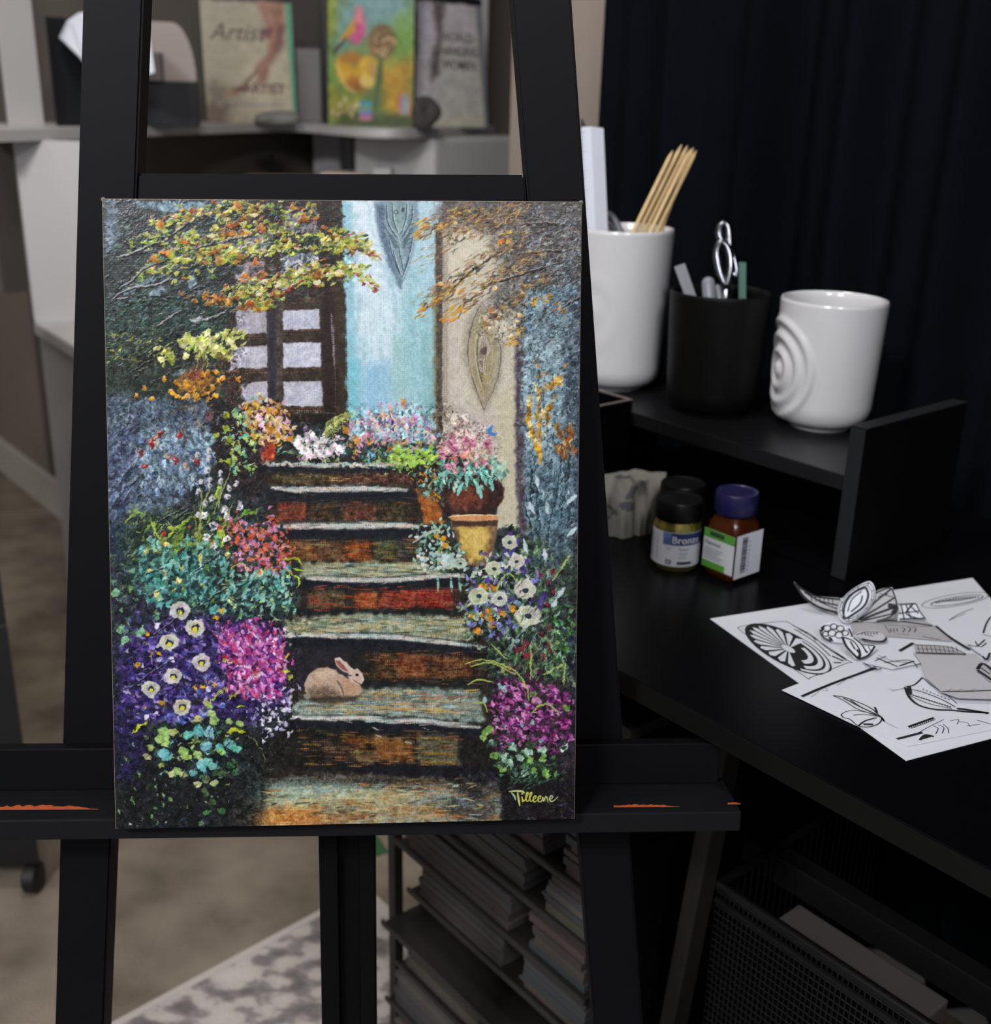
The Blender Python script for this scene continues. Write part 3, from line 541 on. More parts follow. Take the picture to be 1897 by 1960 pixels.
    brickrow(510,790,944,1000,[(532,586,(132,62,44)),(598,640,(82,62,34)),(655,720,(104,64,44)),(725,775,(74,62,38))]); p.poly([(520,942),(780,942),(780,958),(520,960)],(34,36,42),f=4,a=.85)
    nose([(520,934),(570,938),(640,936),(700,935),(778,937)],11)
    brickrow(535,800,1014,1074,[(540,606,(128,80,32)),(610,660,(110,74,48)),(660,712,(152,84,34)),(716,760,(96,98,64)),(762,800,(66,64,60))]); p.poly([(540,1014),(800,1012),(800,1032),(540,1032)],(34,38,44),f=4,a=.85)
    nose([(532,1008),(570,1006),(640,1007),(680,1006),(740,1005),(800,1007)],13)
    tread([(580,1076),(680,1078),(800,1074)],[(570,1106),(700,1104),(860,1098)],G)
    brickrow(575,900,1114,1170,[(590,660,(96,78,52)),(680,722,(166,82,32)),(726,796,(150,64,42)),(798,868,(142,48,38))]); p.poly([(580,1112),(880,1108),(880,1124),(580,1126)],(34,34,42),f=4,a=.85); p.poly([(575,1164),(880,1162),(880,1176),(575,1178)],(32,38,40),f=4,a=.9)
    nose([(588,1106),(640,1109),(700,1110),(750,1110),(820,1103),(886,1100)],10)
    tread([(545,1184),(640,1176),(760,1176),(885,1180)],[(540,1212),(700,1210),(910,1232)],G+[(190,168,110)],90)
    brickrow(560,930,1226,1312,[(700,760,(84,60,34)),(760,822,(126,72,36)),(826,905,(106,68,40))]); p.poly([(535,1222),(930,1234),(930,1252),(535,1246)],(34,33,42),f=6,a=.9); p.poly([(535,1230),(690,1235),(690,1310),(545,1320)],(46,42,52),f=14,a=.85); p.poly([(664,1240),(720,1240),(720,1300),(664,1300)],(36,38,34),f=14,a=.8); p.poly([(690,1300),(925,1296),(925,1318),(690,1314)],(34,38,36),f=4,a=.9)
    nose([(533,1217),(590,1215),(660,1217),(740,1218),(820,1226),(918,1238)],10)
    tread([(565,1342),(700,1318),(800,1314),(920,1324)],[(555,1372),(700,1366),(800,1372),(925,1384)],[(140,156,146),(186,172,130),(130,136,116),(196,160,96),(160,110,76),(160,182,176),(190,176,140)],110)
    p.S([(800,1334),(870,1336)],7,(174,104,70),a=.7,dry=.25); p.S([(700,1352),(880,1364)],7,(204,164,92),a=.6,dry=.2)
    p.poly([(550,1378),(930,1392),(950,1480),(700,1478),(500,1470)],(38,35,30),f=6,var=14)
    for xa,xb,ya,yb,c in ((660,702,1408,1436,(122,74,24)),(714,790,1410,1455,(138,94,50)),(800,878,1402,1465,(104,100,78)),(620,690,1420,1450,(74,58,46)),(682,716,1436,1462,(116,98,66))):
        p.poly([(xa,ya),(xb,ya+2),(xb,yb+2),(xa,yb)],c,f=8,a=.85,var=30,dry=.1)
        for k in range(24):
            x=R.uniform(xa,xb-8); y=R.uniform(ya,yb); p.S([(x,y),(x+R.uniform(8,26),y)],R.uniform(1.4,3.5),np.array(c)+R.randn()*20,a=.4,dry=.3)
    for y in (1412,1440,1457): p.S([(806,y),(872,y+3)],5,(150,112,30),a=.7,dry=.2)
    p.S([(730,1440),(790,1442)],5,(170,112,70),a=.6,dry=.3); p.poly([(640,1460),(955,1468),(955,1492),(700,1486)],(28,26,34),f=5,a=.9)
    nose([(558,1374),(620,1374),(700,1373),(740,1380),(800,1378),(860,1387),(918,1391)],10)
    for x,y in ((712,1392),(718,1406),(808,1392),(806,1410),(775,1418)): p.S([(x,y),(x+12,y+4)],2.4,(180,190,196),a=.8,h=.8)
    # ground
    p.poly([(480,1490),(700,1482),(860,1490),(960,1510),(960,1590),(470,1600)],(136,128,104),f=6,var=30)
    GR=[(140,160,148),(170,168,126),(176,138,86),(160,100,58),(104,128,124),(186,164,106),(110,86,62),(176,92,48),(84,78,66)]
    for i in range(420):
        x=R.uniform(480,940); y=R.uniform(1490,1588); u=(y-1490)/98.
        c=GR[[0,4,1,0][R.randint(4)] if (u<.4 and x<720) else R.randint(9)]; p.S([(x,y),(x+R.uniform(10,36),y+R.randn()*3)],R.uniform(3,7),np.array(c)+R.randn()*8,a=R.uniform(.4,.8),h=.5,dry=R.choice([0,.3,.5]),soft=.7)
    p.poly([(490,1500),(620,1496),(680,1520),(600,1535),(500,1530)],(150,170,150),f=12,a=.6,var=30); p.poly([(500,1550),(600,1540),(640,1575),(500,1585)],(188,120,58),f=10,a=.6,var=30)
    for i in range(60):
        x=R.uniform(640,920); y=R.uniform(1500,1540); p.S([(x,y),(x+R.uniform(-14,20),y+R.uniform(-6,8))],1.2,(110,80,50),a=.5,h=-.2)
    for x,y in ((560,1545),(575,1542),(690,1552),(720,1550),(530,1562),(700,1530)): p.S([(x-16,y+3),(x+14,y-3)],6,(206,190,120),h=.9,a=.8,dry=.15)
    p.dabs([(860,1500),(960,1500),(970,1560),(850,1550)],40,[(96,110,112),(60,66,70),(140,170,172)],L=(12,30),w=(2,5),ang=(3,8),a=(.4,.8),dry=.2)
    p.poly([(470,1480),(520,1478),(470,1600),(430,1600)],(44,48,46),f=14,a=.8); p.dabs([(470,1490),(520,1486),(480,1560),(455,1560)],30,[(80,120,120),(60,84,84)],L=(10,24),w=(3,6),ang=(-14,12),a=(.4,.7))
    p.poly([(955,1480),(1105,1470),(1105,1600),(985,1600),(960,1560)],(34,28,30),f=9,var=14); p.dabs([(1000,1560),(1100,1500),(1100,1572),(1010,1582)],26,[(84,84,124),(60,56,96),(110,90,70)],L=(6,14),w=(2,4),ang=(20,40),a=(.4,.8))
    # ---- pots
    p.poly([(795,935),(835,928),(850,1000),(812,1000)],(160,96,46),f=3,var=30,dry=.1); p.poly([(800,930),(836,928),(836,950),(800,945)],(66,60,46),f=4,a=.8)
    p.ell(897,942,68,48,(66,44,40),f=2.5,var=18); p.ell(892,952,30,22,(124,70,48),a=.8,f=12,var=30); p.ell(925,950,12,18,(104,58,44),a=.6,f=7); p.poly([(836,960),(870,985),(930,985),(958,960),(940,990),(855,992)],(50,38,36),f=5,a=.8)
    p.poly([(862,994),(952,994),(944,1060),(932,1080),(892,1080),(878,1060)],(120,96,74),f=3,var=18); p.poly([(874,1006),(938,1006),(932,1050),(920,1076),(900,1074),(884,1050)],(198,164,84),f=7,var=20,dry=.1); p.ell(912,1030,18,24,(216,184,108),f=9,a=.6); p.poly([(864,996),(952,996),(950,1006),(866,1008)],(70,52,44),f=2,a=.85)
    p.poly([(856,990),(866,985),(940,984),(955,989),(950,995),(920,997),(870,997)],(200,140,96),f=1.4,var=16); p.S([(858,989),(900,985),(952,986)],2.5,(226,200,150)); p.S([(878,1074),(900,1080),(934,1080)],4,(150,104,70),a=.7)
    # flowers on the pots and the top of the stairs
    p.dabs([(826,885),(960,880),(965,925),(905,935),(826,925)],90,[(70,104,86),(120,180,168),(150,200,186),(90,140,124)],L=(8,22),w=(4,7),ang=(78,30),h=.7)
    for x,y,t in ((845,915,-25),(832,922,-30),(872,928,105),(880,935,110),(893,918,95),(912,930,80),(918,940,80),(930,905,50),(940,925,75),(950,905,40),(855,905,-10),(900,905,80),(925,915,60)):
        c,k=math.cos(math.radians(t))*13,math.sin(math.radians(t))*13; p.S([(x-c,y-k),(x,y-2),(x+c,y+k)],7,(142+R.randn()*12,196,182),h=.8)
    p.dabs([(842,850),(870,838),(930,838),(945,880),(925,898),(860,896),(834,872)],120,[(206,120,150),(224,160,170),(190,90,130),(226,180,150),(210,120,90),(230,190,196)],L=(4,8),w=(3.5,6),h=.9,ang=(0,180))
    for x,y,r in ((862,850,11),(868,860,9),(845,868,9),(892,845,9),(905,850,9),(932,848,9),(860,893,7),(890,892,6),(925,885,7)): p.flower(x,y,r,(224,140,168),cen=None,dark=(90,50,70),open_=.2)
    p.dabs([(800,890),(840,890),(850,960),(800,950)],60,[(56,76,66),(70,110,96),(196,120,40),(120,170,160),(210,140,50)],L=(4,10),w=(3,5))
    p.dabs([(560,790),(590,810),(640,880),(500,884)],40,[(44,40,38),(60,60,50)],L=(6,14),w=(4,7),a=(.5,.8))
    p.dabs([(660,800),(720,780),(760,770),(830,800),(838,860),(660,872)],200,[(190,136,170),(206,160,178),(150,110,160),(226,170,150),(120,150,170),(196,150,80)],L=(4,10),w=(3,6),ang=(80,40),h=.7,a=(.6,1))
    for x,y in ((745,780),(748,790),(740,800),(760,805),(730,795),(720,815),(735,825),(756,820),(770,810),(715,800),(705,790),(780,820)): p.S([(x,y-8),(x+1,y+6)],5,(222,162,168) if (int(x)%2) else (226,176,140),h=.8)
    for x,y,r in ((698,838,9),(708,828,7),(735,842,6),(752,845,6)): p.flower(x,y,r,(222,150,178),cen=(200,190,110),dark=(110,60,90),open_=.25)
    for x,y in ((680,842),(705,845),(735,850),(762,850),(775,846),(665,823),(750,855),(800,850)): p.ell(x,y,7,6,(196,136,46),h=.8,ang=R.rand()*90)
    for x,y in ((736,806),(745,795),(748,808),(753,820)): p.S([(x,y-4),(x,y+4)],3.4,(60,50,70))
    p.dabs([(690,860),(760,850),(840,850),(840,895),(750,900),(700,885)],150,[(140,180,80),(110,160,80),(84,150,160),(120,176,196),(60,96,84)],L=(4,10),w=(3,6),ang=(40,60),h=.8)
    for i in range(70):
        x=R.uniform(735,838); y=860+R.rand()*34-(x-735)*.04; p.poly([(x-4,y-3),(x,y-5),(x+4,y-2),(x+2,y+3),(x-1,y+5),(x-3,y+2)],(146+R.randn()*10,182,74),f=1,h=.9)
    p.dabs([(560,840),(660,845),(665,885),(570,880)],90,[(52,86,72),(110,160,100),(90,140,130),(150,170,100)],L=(4,10),w=(3,5),h=.6)
    p.dabs([(565,835),(600,830),(655,850),(655,875),(580,880)],90,[(222,216,218),(214,206,210),(226,190,200),(190,150,180)],L=(5,9),w=(5,7),h=1.)
    for x,y in ((575,842),(580,858),(607,848),(612,868),(640,855),(650,862),(600,835),(620,842),(570,850),(588,865)): p.ell(x,y,8,8,(226,222,222),h=1,ang=R.rand()*90); p.ell(x+2,y+3,3,2.5,(222,150,170),a=.7)
    for x0,y0,x1,y1 in ((632,830,680,785),(640,806,668,792),(622,830,640,800)):
        p.curve([(x0,y0),((x0+x1)/2-6,(y0+y1)/2-5),(x1,y1)],2.4,(150,150,80))
        for k in range(16):
            t=k/16; x=x0+(x1-x0)*t-6*4*t*(1-t)*.5; y=y0+(y1-y0)*t; p.S([(x,y),(x+5,y+8-4*t)],1.8,(176,180,104),h=.6); p.S([(x,y),(x-3,y-5)],1.6,(150,160,90),h=.6)
    p.ell(664,823,7,8,(200,132,34),h=.8)
    p.dabs([(440,790),(470,765),(545,765),(560,830),(540,880),(440,880)],120,[(52,48,42),(44,66,52),(110,170,150),(90,140,120),(60,40,50)],L=(5,10),w=(4,6),h=.6)
    p.poly([(498,845),(530,838),(528,880),(502,884)],(182,74,44),f=3,var=26); p.poly([(490,838),(518,838),(500,870),(488,880)],(64,46,66),f=5,a=.7)
    p.dabs([(470,770),(520,763),(552,800),(560,840),(500,845),(475,815)],170,[(206,150,50),(224,190,100),(196,120,40),(226,204,150),(214,150,176),(190,140,60)],L=(4,9),w=(4,6.5),h=1.)
    for x,y in ((500,805),(505,820),(530,805),(535,815),(550,805),(524,808),(495,800),(502,812)): p.S([(x-2,y-7),(x+3,y+7)],7,(224,180,196),h=.9)
    for x,y in ((553,840),(475,812),(520,822),(468,830),(490,773)): p.ell(x,y,8,6,(208,136,34),h=1)
    p.dabs([(440,780),(480,800),(500,900),(430,900)],110,[(130,196,170),(110,170,150),(150,180,80),(170,190,90),(60,44,44)],L=(4,9),w=(4,7),h=.8)
    for x,y in ((432,820),(432,796),(412,835),(440,840),(460,800),(450,790),(470,795),(455,858),(468,868),(437,882)): p.ell(x,y,6,6.5,(150,190,130) if x>445 else (150,164,50),h=.9)
    p.dabs([(790,1005),(850,995),(890,1080),(860,1095),(800,1090)],190,[(60,84,70),(120,170,160),(170,200,190),(140,176,110),(90,120,100),(196,206,200)],L=(4,9),w=(3,5.5),h=.8)
    for x,y in ((835,1025),(848,1030),(852,1043),(838,1060),(841,1072)): p.ell(x,y,5,5,(206,140,40),h=.9)
    p.curve([(790,1038),(815,1022),(840,1012)],6,(170,190,170),a=.9); p.ell(858,1075,15,14,(190,206,190),a=.9,f=2,var=30)
    for i in range(44): p.ell(R.uniform(795,885),R.uniform(1058,1092),3.6,3.4,[(196,212,210),(150,186,186),(214,206,200)][R.randint(3)],h=.8)
    for x in (836,862,878): p.S([(x,1098),(x+1,1120),(x+2,1132)],5,(140,178,160),taper=.6,h=.6)
    # ---- lower left plants
    p.dabs([(240,985),(430,960),(440,1060),(250,1060)],220,[(90,120,50),(120,150,50),(60,72,56),(84,86,70),(150,170,70),(44,52,50)],L=(8,20),w=(2,4.5),ang=(-50,26),a=(.45,.9))
    for x0,y0,x1,y1,c in ((300,1040,362,990,(150,176,60)),(330,1050,350,1005,(130,160,50)),(370,1080,385,970,(140,150,70)),(400,1050,430,1000,(168,190,50)),(415,1035,428,1010,(176,196,60)),(430,1000,490,975,(120,150,50)),(300,1030,290,1000,(150,170,80)),(360,1040,330,1060,(140,170,50)),(352,1060,380,1020,(140,160,60)),(262,985,256,970,(120,150,70)),(410,960,420,930,(150,170,70)),(340,1020,326,1000,(160,180,70))):
        for k in range(3): p.S([(x0+R.randn()*6,y0+R.randn()*4),((x0+x1)/2+R.randn()*4,(y0+y1)/2),(x1+R.randn()*5,y1+R.randn()*4)],R.uniform(2.5,5),np.array(c)+R.randn(3)*8,a=.85,h=.7)
    p.dabs([(262,1040),(420,1030),(430,1150),(300,1165),(255,1130)],300,TEAL+[(56,84,84),(44,56,64),(70,110,90),(110,150,70)],L=(6,14),w=(4,8),ang=(-60,40),a=(.5,.95),h=.7)
    for x,y,r in ((328,1082,13),(310,1098,16),(300,1115,16),(335,1078,10),(365,1075,14),(385,1105,12),(388,1118,9),(425,1070,11),(428,1095,9),(335,1118,12),(295,1148,12),(325,1155,9),(410,1165,12),(430,1170,9),(380,1065,10),(355,1065,10)): p.ell(x,y,r*.7,r*.9,TEAL[R.randint(4)],h=.8,a=.85,ang=R.rand()*90,f=2,var=30)
    for x,y in ((336,1081),(345,1086),(280,1058),(296,1055),(313,1095),(334,1125),(342,1112),(302,1142),(285,1088),(388,1121),(382,1068),(433,1062),(320,1042),(302,1138)): p.ell(x,y,7,4.5,(216,196,110),h=.9,ang=R.rand()*90)
    p.dabs([(430,990),(520,985),(560,1040),(545,1100),(440,1100)],210,[(206,92,70),(190,84,64),(200,130,180),(170,110,160),(220,130,104),(70,84,80),(60,56,60)],L=(4,8),w=(4,6.5),h=.8)
    for i in range(60): p.ell(R.uniform(450,548),R.uniform(1010,1100),4,4,[(212,96,66),(204,118,96),(190,130,186)][R.randint(3)],h=.9)
    for x,y in ((452,980),(452,1008),(418,1008),(446,1012),(405,1035),(436,1048),(362,1008),(316,1020),(430,1030),(475,1032),(456,1050)): p.ell(x,y,3.6,3.6,(190,70,54),h=.8)
    for x,y in ((390,985),(408,1005),(432,977),(434,988),(460,970),(394,1028),(433,1030),(408,1045)): p.ell(x,y,6,8,(208,204,206),h=.9); p.ell(x,y+1,1.5,2,(70,60,70))
    p.dabs([(430,1090),(550,1085),(560,1170),(520,1190),(430,1170)],210,TEAL+[(150,200,170),(52,80,76),(40,56,60),(176,196,120)],L=(5,11),w=(4,7),a=(.6,1),h=.8)
    p.ell(460,1100,16,14,(38,34,34),f=4,a=.7); p.ell(505,1165,20,14,(30,30,36),f=6,a=.8); p.ell(412,1110,18,12,(44,42,44),f=5,a=.7)
    for a in ([(490,1160),(500,1150),(512,1148)],[(545,1100),(560,1098),(572,1110),(570,1125)],[(440,1090),(450,1082),(470,1080)],[(545,1072),(565,1068),(578,1080)],[(560,1088),(580,1092)]): p.curve(a,3,(166,196,60),h=.8)
    p.dabs([(215,1060),(260,1080),(270,1250),(220,1260)],120,[(70,90,60),(60,72,70),(84,110,90),(70,60,90),(110,150,110)],L=(6,14),w=(3,6),ang=(20,50),a=(.5,.9))
    for x,y in ((232,1205),(270,1205),(222,1133),(238,1225),(268,1208),(300,1180)): p.ell(x,y,6,10,(120,170,130),ang=R.rand()*60,h=.8)
    p.dabs([(240,1160),(330,1170),(320,1240),(240,1240)],40,[(64,64,120),(80,80,150),(60,50,90),(44,40,56)],L=(5,12),w=(4,8),a=(.5,.8))
    # purple and magenta masses
    p.dabs([(235,1230),(330,1170),(430,1190),(440,1330),(380,1390),(235,1390)],520,[(84,62,140),(62,48,110),(100,80,160),(48,40,76),(130,110,180),(46,38,62),(90,70,126),(84,96,160),(60,70,60),(120,110,130)],L=(4,11),w=(3,7),a=(.5,.95),h=.8)
    p.dabs([(235,1245),(275,1240),(275,1400),(240,1400)],70,[(64,46,116),(50,38,88)],L=(8,18),w=(6,10),a=(.4,.7))
    p.dabs([(410,1205),(500,1190),(540,1215),(552,1290),(520,1335),(440,1320)],560,[(176,60,130),(206,80,120),(190,90,160),(214,130,190),(110,60,150),(84,44,120),(220,150,200),(150,50,110),(206,70,90),(70,50,130)],L=(4,9),w=(3,6.5),a=(.6,1),h=.9)
    for i in range(56):
        x,y=R.uniform(440,548),R.uniform(1205,1320); p.S([(x-1,y-4),(x+2,y+4)],5,[(224,180,214),(216,140,196),(226,206,220)][R.randint(3)],h=1)
    p.dabs([(470,1320),(555,1310),(560,1385),(490,1400)],130,[(190,176,210),(214,206,220),(150,136,190),(60,50,90),(60,70,70),(90,70,120)],L=(3,7),w=(2.5,5),ang=(70,30),h=.9)
    for i in range(46):
        x,y=R.uniform(500,558),R.uniform(1315,1420); p.ell(x,y,3,3.8,[(206,200,214),(176,166,206),(220,214,216)][R.randint(3)],h=1)
    for x,y in ((548,1257),(540,1285),(548,1284),(554,1296),(492,1290),(430,1262),(440,1265)): p.ell(x,y,4,4,(176,186,50),h=.9)
    for x,y in ((376,1315),(386,1311),(412,1312),(307,1343),(278,1356),(289,1250),(302,1250),(282,1212),(278,1232),(265,1272),(312,1345),(400,1302),(413,1180),(425,1170)): p.ell(x,y,4.5,4.5,(210,160,40),h=.9)
    for x,y in ((396,1319),(395,1336),(302,1236),(303,1196),(306,1262),(280,1372),(300,1366),(330,1262)): p.ell(x,y,5,5,(206,196,216),h=.9)
    for x,y in ((320,1372),(340,1376),(360,1376),(388,1368),(423,1348),(330,1368),(350,1382)): p.ell(x,y,8,5,(84,104,180),h=.8,a=.9); p.ell(x+2,y-2,3,2,(150,160,206),h=.9)
    # green leaves bottom left
    p.dabs([(290,1380),(420,1370),(470,1420),(460,1480),(340,1500),(290,1450)],200,[(44,66,50),(36,44,44),(60,90,64),(50,46,80)],L=(7,16),w=(5,9),a=(.5,.9))
    p.dabs([(295,1395),(420,1385),(465,1430),(440,1490),(340,1490),(300,1450)],150,[(150,180,106),(112,172,166),(84,120,80),(170,180,120),(40,46,44),(34,38,40),(60,80,110)],L=(4,11),w=(3,6),a=(.6,1),h=.9,sp=10)
    p.S([(255,1402),(266,1388),(282,1380)],6,(176,186,40),h=.9); p.S([(432,1400),(450,1396),(468,1400)],7,(172,182,44),h=.9); p.S([(455,1350),(468,1352)],4,(180,190,60),h=.9)
    for a in ([(437,1338),(455,1325),(474,1311)],[(404,1343),(420,1325),(440,1316)]):
        p.curve(a,3,(150,160,60),h=.8)
        for k in range(10):
            t=k/10; x=a[0][0]+(a[2][0]-a[0][0])*t; y=a[0][1]+(a[2][1]-a[0][1])*t; p.S([(x,y),(x+1,y-7)],2,(166,174,70),h=.8)
    p.curve([(470,1408),(490,1420),(502,1440),(505,1460)],1.6,(150,150,90),a=.8,dry=.2)
    p.dabs([(222,1480),(330,1480),(470,1520),(460,1582),(226,1582)],90,[(40,52,44),(56,70,50),(34,36,48),(44,40,36)],L=(6,14),w=(3,7),ang=(-40,40),a=(.4,.8))
    for x,y in ((257,1508),(252,1530),(255,1535),(296,1545),(312,1540),(325,1528),(313,1520),(358,1545),(228,1555),(290,1562),(302,1575),(258,1425),(242,1455),(265,1480),(300,1505)): p.S([(x-2,y-4),(x+2,y+4)],4.5,(104,136,92),h=.8)
    p.dabs([(300,1560),(440,1555),(440,1584),(300,1584)],20,[(54,64,96),(60,70,80)],L=(8,18),w=(2,5),ang=(-10,20),a=(.4,.7))
    for i in range(110):
        x,y=R.uniform(225,560),R.uniform(1000,1580); p.ell(x,y,1.2,1.2,(214,214,214),h=1,a=.8)
    # ---- right plants
    p.dabs([(962,1010),(1005,1010),(1100,1090),(1100,1330),(960,1330),(890,1200),(885,1105),(950,1080)],520,[(70,96,70),(90,120,80),(54,70,60),(120,150,96),(44,52,50),(110,140,110),(64,60,60)],L=(7,16),w=(4,8),ang=(-50,40),a=(.5,.9))
    p.poly([(985,1240),(1030,1235),(1035,1330),(985,1320)],(52,46,48),f=8,a=.8,var=20); p.poly([(1082,1230),(1104,1200),(1100,1480),(1088,1420)],(44,48,70),f=6,a=.8,var=24); p.poly([(1070,1060),(1104,1060),(1102,1160),(1080,1150)],(60,70,60),f=8,a=.6)
    p.dabs([(985,1220),(1095,1200),(1090,1330),(1000,1330)],170,[(130,160,110),(96,130,84),(150,180,140),(84,96,80)],L=(12,30),w=(2,4.5),ang=(84,16),a=(.4,.8),dry=.15)
    for x0,y0,x1,y1 in ((1050,1155,1080,1122),(985,1230,1005,1200),(975,1240,990,1218)): p.S([(x0,y0),(x1,y1)],8,(150,176,176),h=.7,a=.8,dry=.1)
    p.dabs([(880,1100),(960,1050),(1010,1060),(1020,1200),(930,1230),(885,1170)],230,[(206,214,190),(190,206,180),(150,180,160),(90,120,90),(110,90,160),(130,150,200)],L=(4,9),w=(4,6.5),a=(.6,1),h=.9)
    for x,y in ((975,1023),(987,1036),(966,1054),(978,1058),(1003,1075),(998,1087),(960,1090),(935,1110),(970,1128),(975,1146),(970,1165),(955,1168),(1040,1140),(1035,1150),(1033,1163),(985,1050)): p.ell(x,y,6,5.5,(84,62,140),h=.8,ang=R.rand()*90)
    for x,y in ((1022,1110),(1028,1098),(912,1165),(928,1155),(920,1192),(903,1196),(973,1190),(985,1200),(963,1208),(940,1215),(955,1195),(900,1130),(1035,1185)): p.ell(x,y,6,6,(124,128,196),h=.8,ang=R.rand()*90)
    for x,y in ((925,1175),(935,1182),(942,1192),(913,1208),(960,1175),(982,1165),(925,1122),(945,1125),(905,1180),(930,1168)): p.ell(x,y,7,6,(204,128,36),h=.9,ang=R.rand()*90)
    for x,y in ((1034,1100),(1048,1115),(1057,1131),(1047,1160),(1052,1200),(1038,1215),(1005,1230),(1000,1240),(990,1243),(1013,1252),(1006,1256),(1050,1232),(1052,1242),(1042,1256),(973,1280),(1058,1095)): p.ell(x,y,4,5.5,(124,36,56),h=.9)
    p.dabs([(1060,1170),(1098,1180),(1098,1260),(1065,1260)],60,[(60,96,60),(90,150,90),(150,190,160),(60,110,40),(50,70,80)],L=(6,12),w=(4,7))
    p.poly([(935,1300),(1095,1300),(1100,1470),(960,1470)],(52,40,48),f=10,a=.75,var=26)
    p.dabs([(945,1300),(1010,1290),(1090,1330),(1096,1440),(1010,1430),(945,1430)],270,[(134,48,116),(116,40,100),(160,76,140),(70,40,66),(52,56,50),(96,34,86)],L=(6,14),w=(4,8),ang=(30,50),a=(.6,.95),h=.7)
    for x,y in ((972,1308),(980,1316),(955,1320),(990,1328),(997,1308),(993,1336),(950,1346),(962,1354),(981,1348),(958,1364),(948,1376),(955,1390),(995,1358),(1002,1362),(1000,1380),(988,1378),(980,1395),(960,1412),(1020,1374),(1055,1370),(1062,1368),(1065,1330),(1058,1325),(1040,1318),(1028,1390),(1020,1415),(1030,1410),(1060,1415),(966,1425),(1012,1352),(1010,1312)):
        for j in range(5):
            xx,yy=x+R.randn()*5,y+R.randn()*4; p.S([(xx-3,yy-2),(xx+3,yy+2)],3.4,(200+R.randn()*14,116+R.randn()*20,178+R.randn()*12),h=.9,a=.9)
    for x,y in ((927,1340),(955,1312),(967,1318),(972,1355),(987,1360),(966,1392),(998,1388),(1018,1382),(1050,1342),(1003,1348),(940,1420),(980,1425),(1035,1418),(960,1318)): p.ell(x,y,4,5.5,(140,176,184),h=.9)
    p.dabs([(940,1420),(1050,1420),(1075,1490),(960,1500)],130,[(44,74,52),(36,50,44),(90,130,90),(60,96,50)],L=(6,14),w=(4,8),a=(.5,.9))
    for x,y,k in ((935,1395,0),(925,1410,0),(928,1402,0),(1010,1438,1),(980,1430,1),(996,1450,1),(965,1450,1),(975,1460,1),(1003,1478,1),(1035,1435,1),(1037,1450,0),(1015,1455,0),(1045,1480,0),(1022,1478,0),(960,1470,0),(945,1445,0),(1020,1330,0),(1025,1340,0),(1085,1355,0),(1078,1430,1)): p.poly([(x-8,y-2),(x-2,y-8),(x+6,y-6),(x+8,y+3),(x+1,y+8),(x-6,y+5)],[(120,160,84),(150,184,160)][k],f=1.2,h=.9,var=30)
    for a in ([(975,1485),(1000,1495),(1025,1480)],[(990,1490),(1010,1470),(1030,1455)],[(1010,1510),(1050,1490),(1085,1478)],[(950,1460),(980,1470)],[(1000,1510),(1030,1480)]): p.curve(a,4,(44,80,54),h=.5); p.curve([(x,y-2) for x,y in a],1.2,(160,180,170),a=.6,dry=.3)
    p.roughen([[(180,370),(640,370),(660,440),(690,520),(660,560),(600,570),(470,600),(470,770),(560,780),(560,900),(500,900),(520,1000),(570,1060),(590,1180),(570,1400),(500,1600),(190,1600)],
               [(790,370),(1130,370),(1130,1600),(960,1600),(930,1420),(940,1300),(890,1260),(880,1100),(955,1060),(1000,1000),(985,660),(900,640),(960,540),(930,440),(880,400)],[(560,790),(850,770),(950,830),(960,930),(820,940),(700,900),(560,890)]])
    for reg,n,pal,ang,LL,ww in (([(240,1240),(330,1180),(430,1195),(430,1330),(370,1380),(245,1380)],230,[(96,78,160),(70,52,130),(140,124,190),(40,34,66),(180,160,206),(56,46,96),(110,84,150),(74,90,160)],20,(6,15),(3,6.5)),([(425,1205),(530,1200),(552,1270),(530,1335),(440,1325)],230,[(196,76,140),(214,120,180),(150,50,116),(110,56,140),(220,160,206),(84,46,110),(200,70,96)],60,(6,14),(3.5,7)),
            ([(262,1050),(430,1040),(430,1150),(300,1160)],120,[(98,168,160),(120,185,175),(40,60,62),(70,120,112),(50,70,74)],-50,(7,16),(4,9)),([(440,1095),(545,1090),(555,1165),(450,1175)],90,[(110,176,164),(150,200,180),(44,66,66),(80,130,116)],-60,(6,13),(4,7)),([(945,1310),(1090,1330),(1095,1430),(950,1425)],150,[(140,50,120),(110,36,96),(190,100,170),(60,34,58),(210,130,190),(48,48,46)],35,(6,14),(3.5,7)),
            ([(445,1000),(545,995),(550,1090),(450,1090)],110,[(206,96,74),(190,84,64),(196,130,180),(60,64,66),(220,140,110)],60,(5,10),(4,7)),([(905,1060),(1000,1040),(1040,1200),(900,1200)],130,[(196,206,184),(120,150,120),(150,180,160),(60,80,66),(100,84,150),(84,110,84)],40,(6,12),(3.5,7)),
            ([(470,770),(545,765),(560,840),(480,840)],70,[(206,150,50),(224,196,120),(60,50,44),(214,160,180)],70,(5,10),(4,7)),([(670,800),(820,790),(835,860),(680,865)],90,[(214,160,180),(150,110,160),(226,180,150),(84,110,110)],80,(5,10),(3.5,6)),([(500,1020),(560,1010),(560,1100),(510,1100)],20,[(206,96,74)],60,(4,8),(3,5))):
        p.dabs(reg,n,pal,L=LL,w=ww,ang=(ang,40),a=(.6,.95),h=1.,sp=4,var=40)
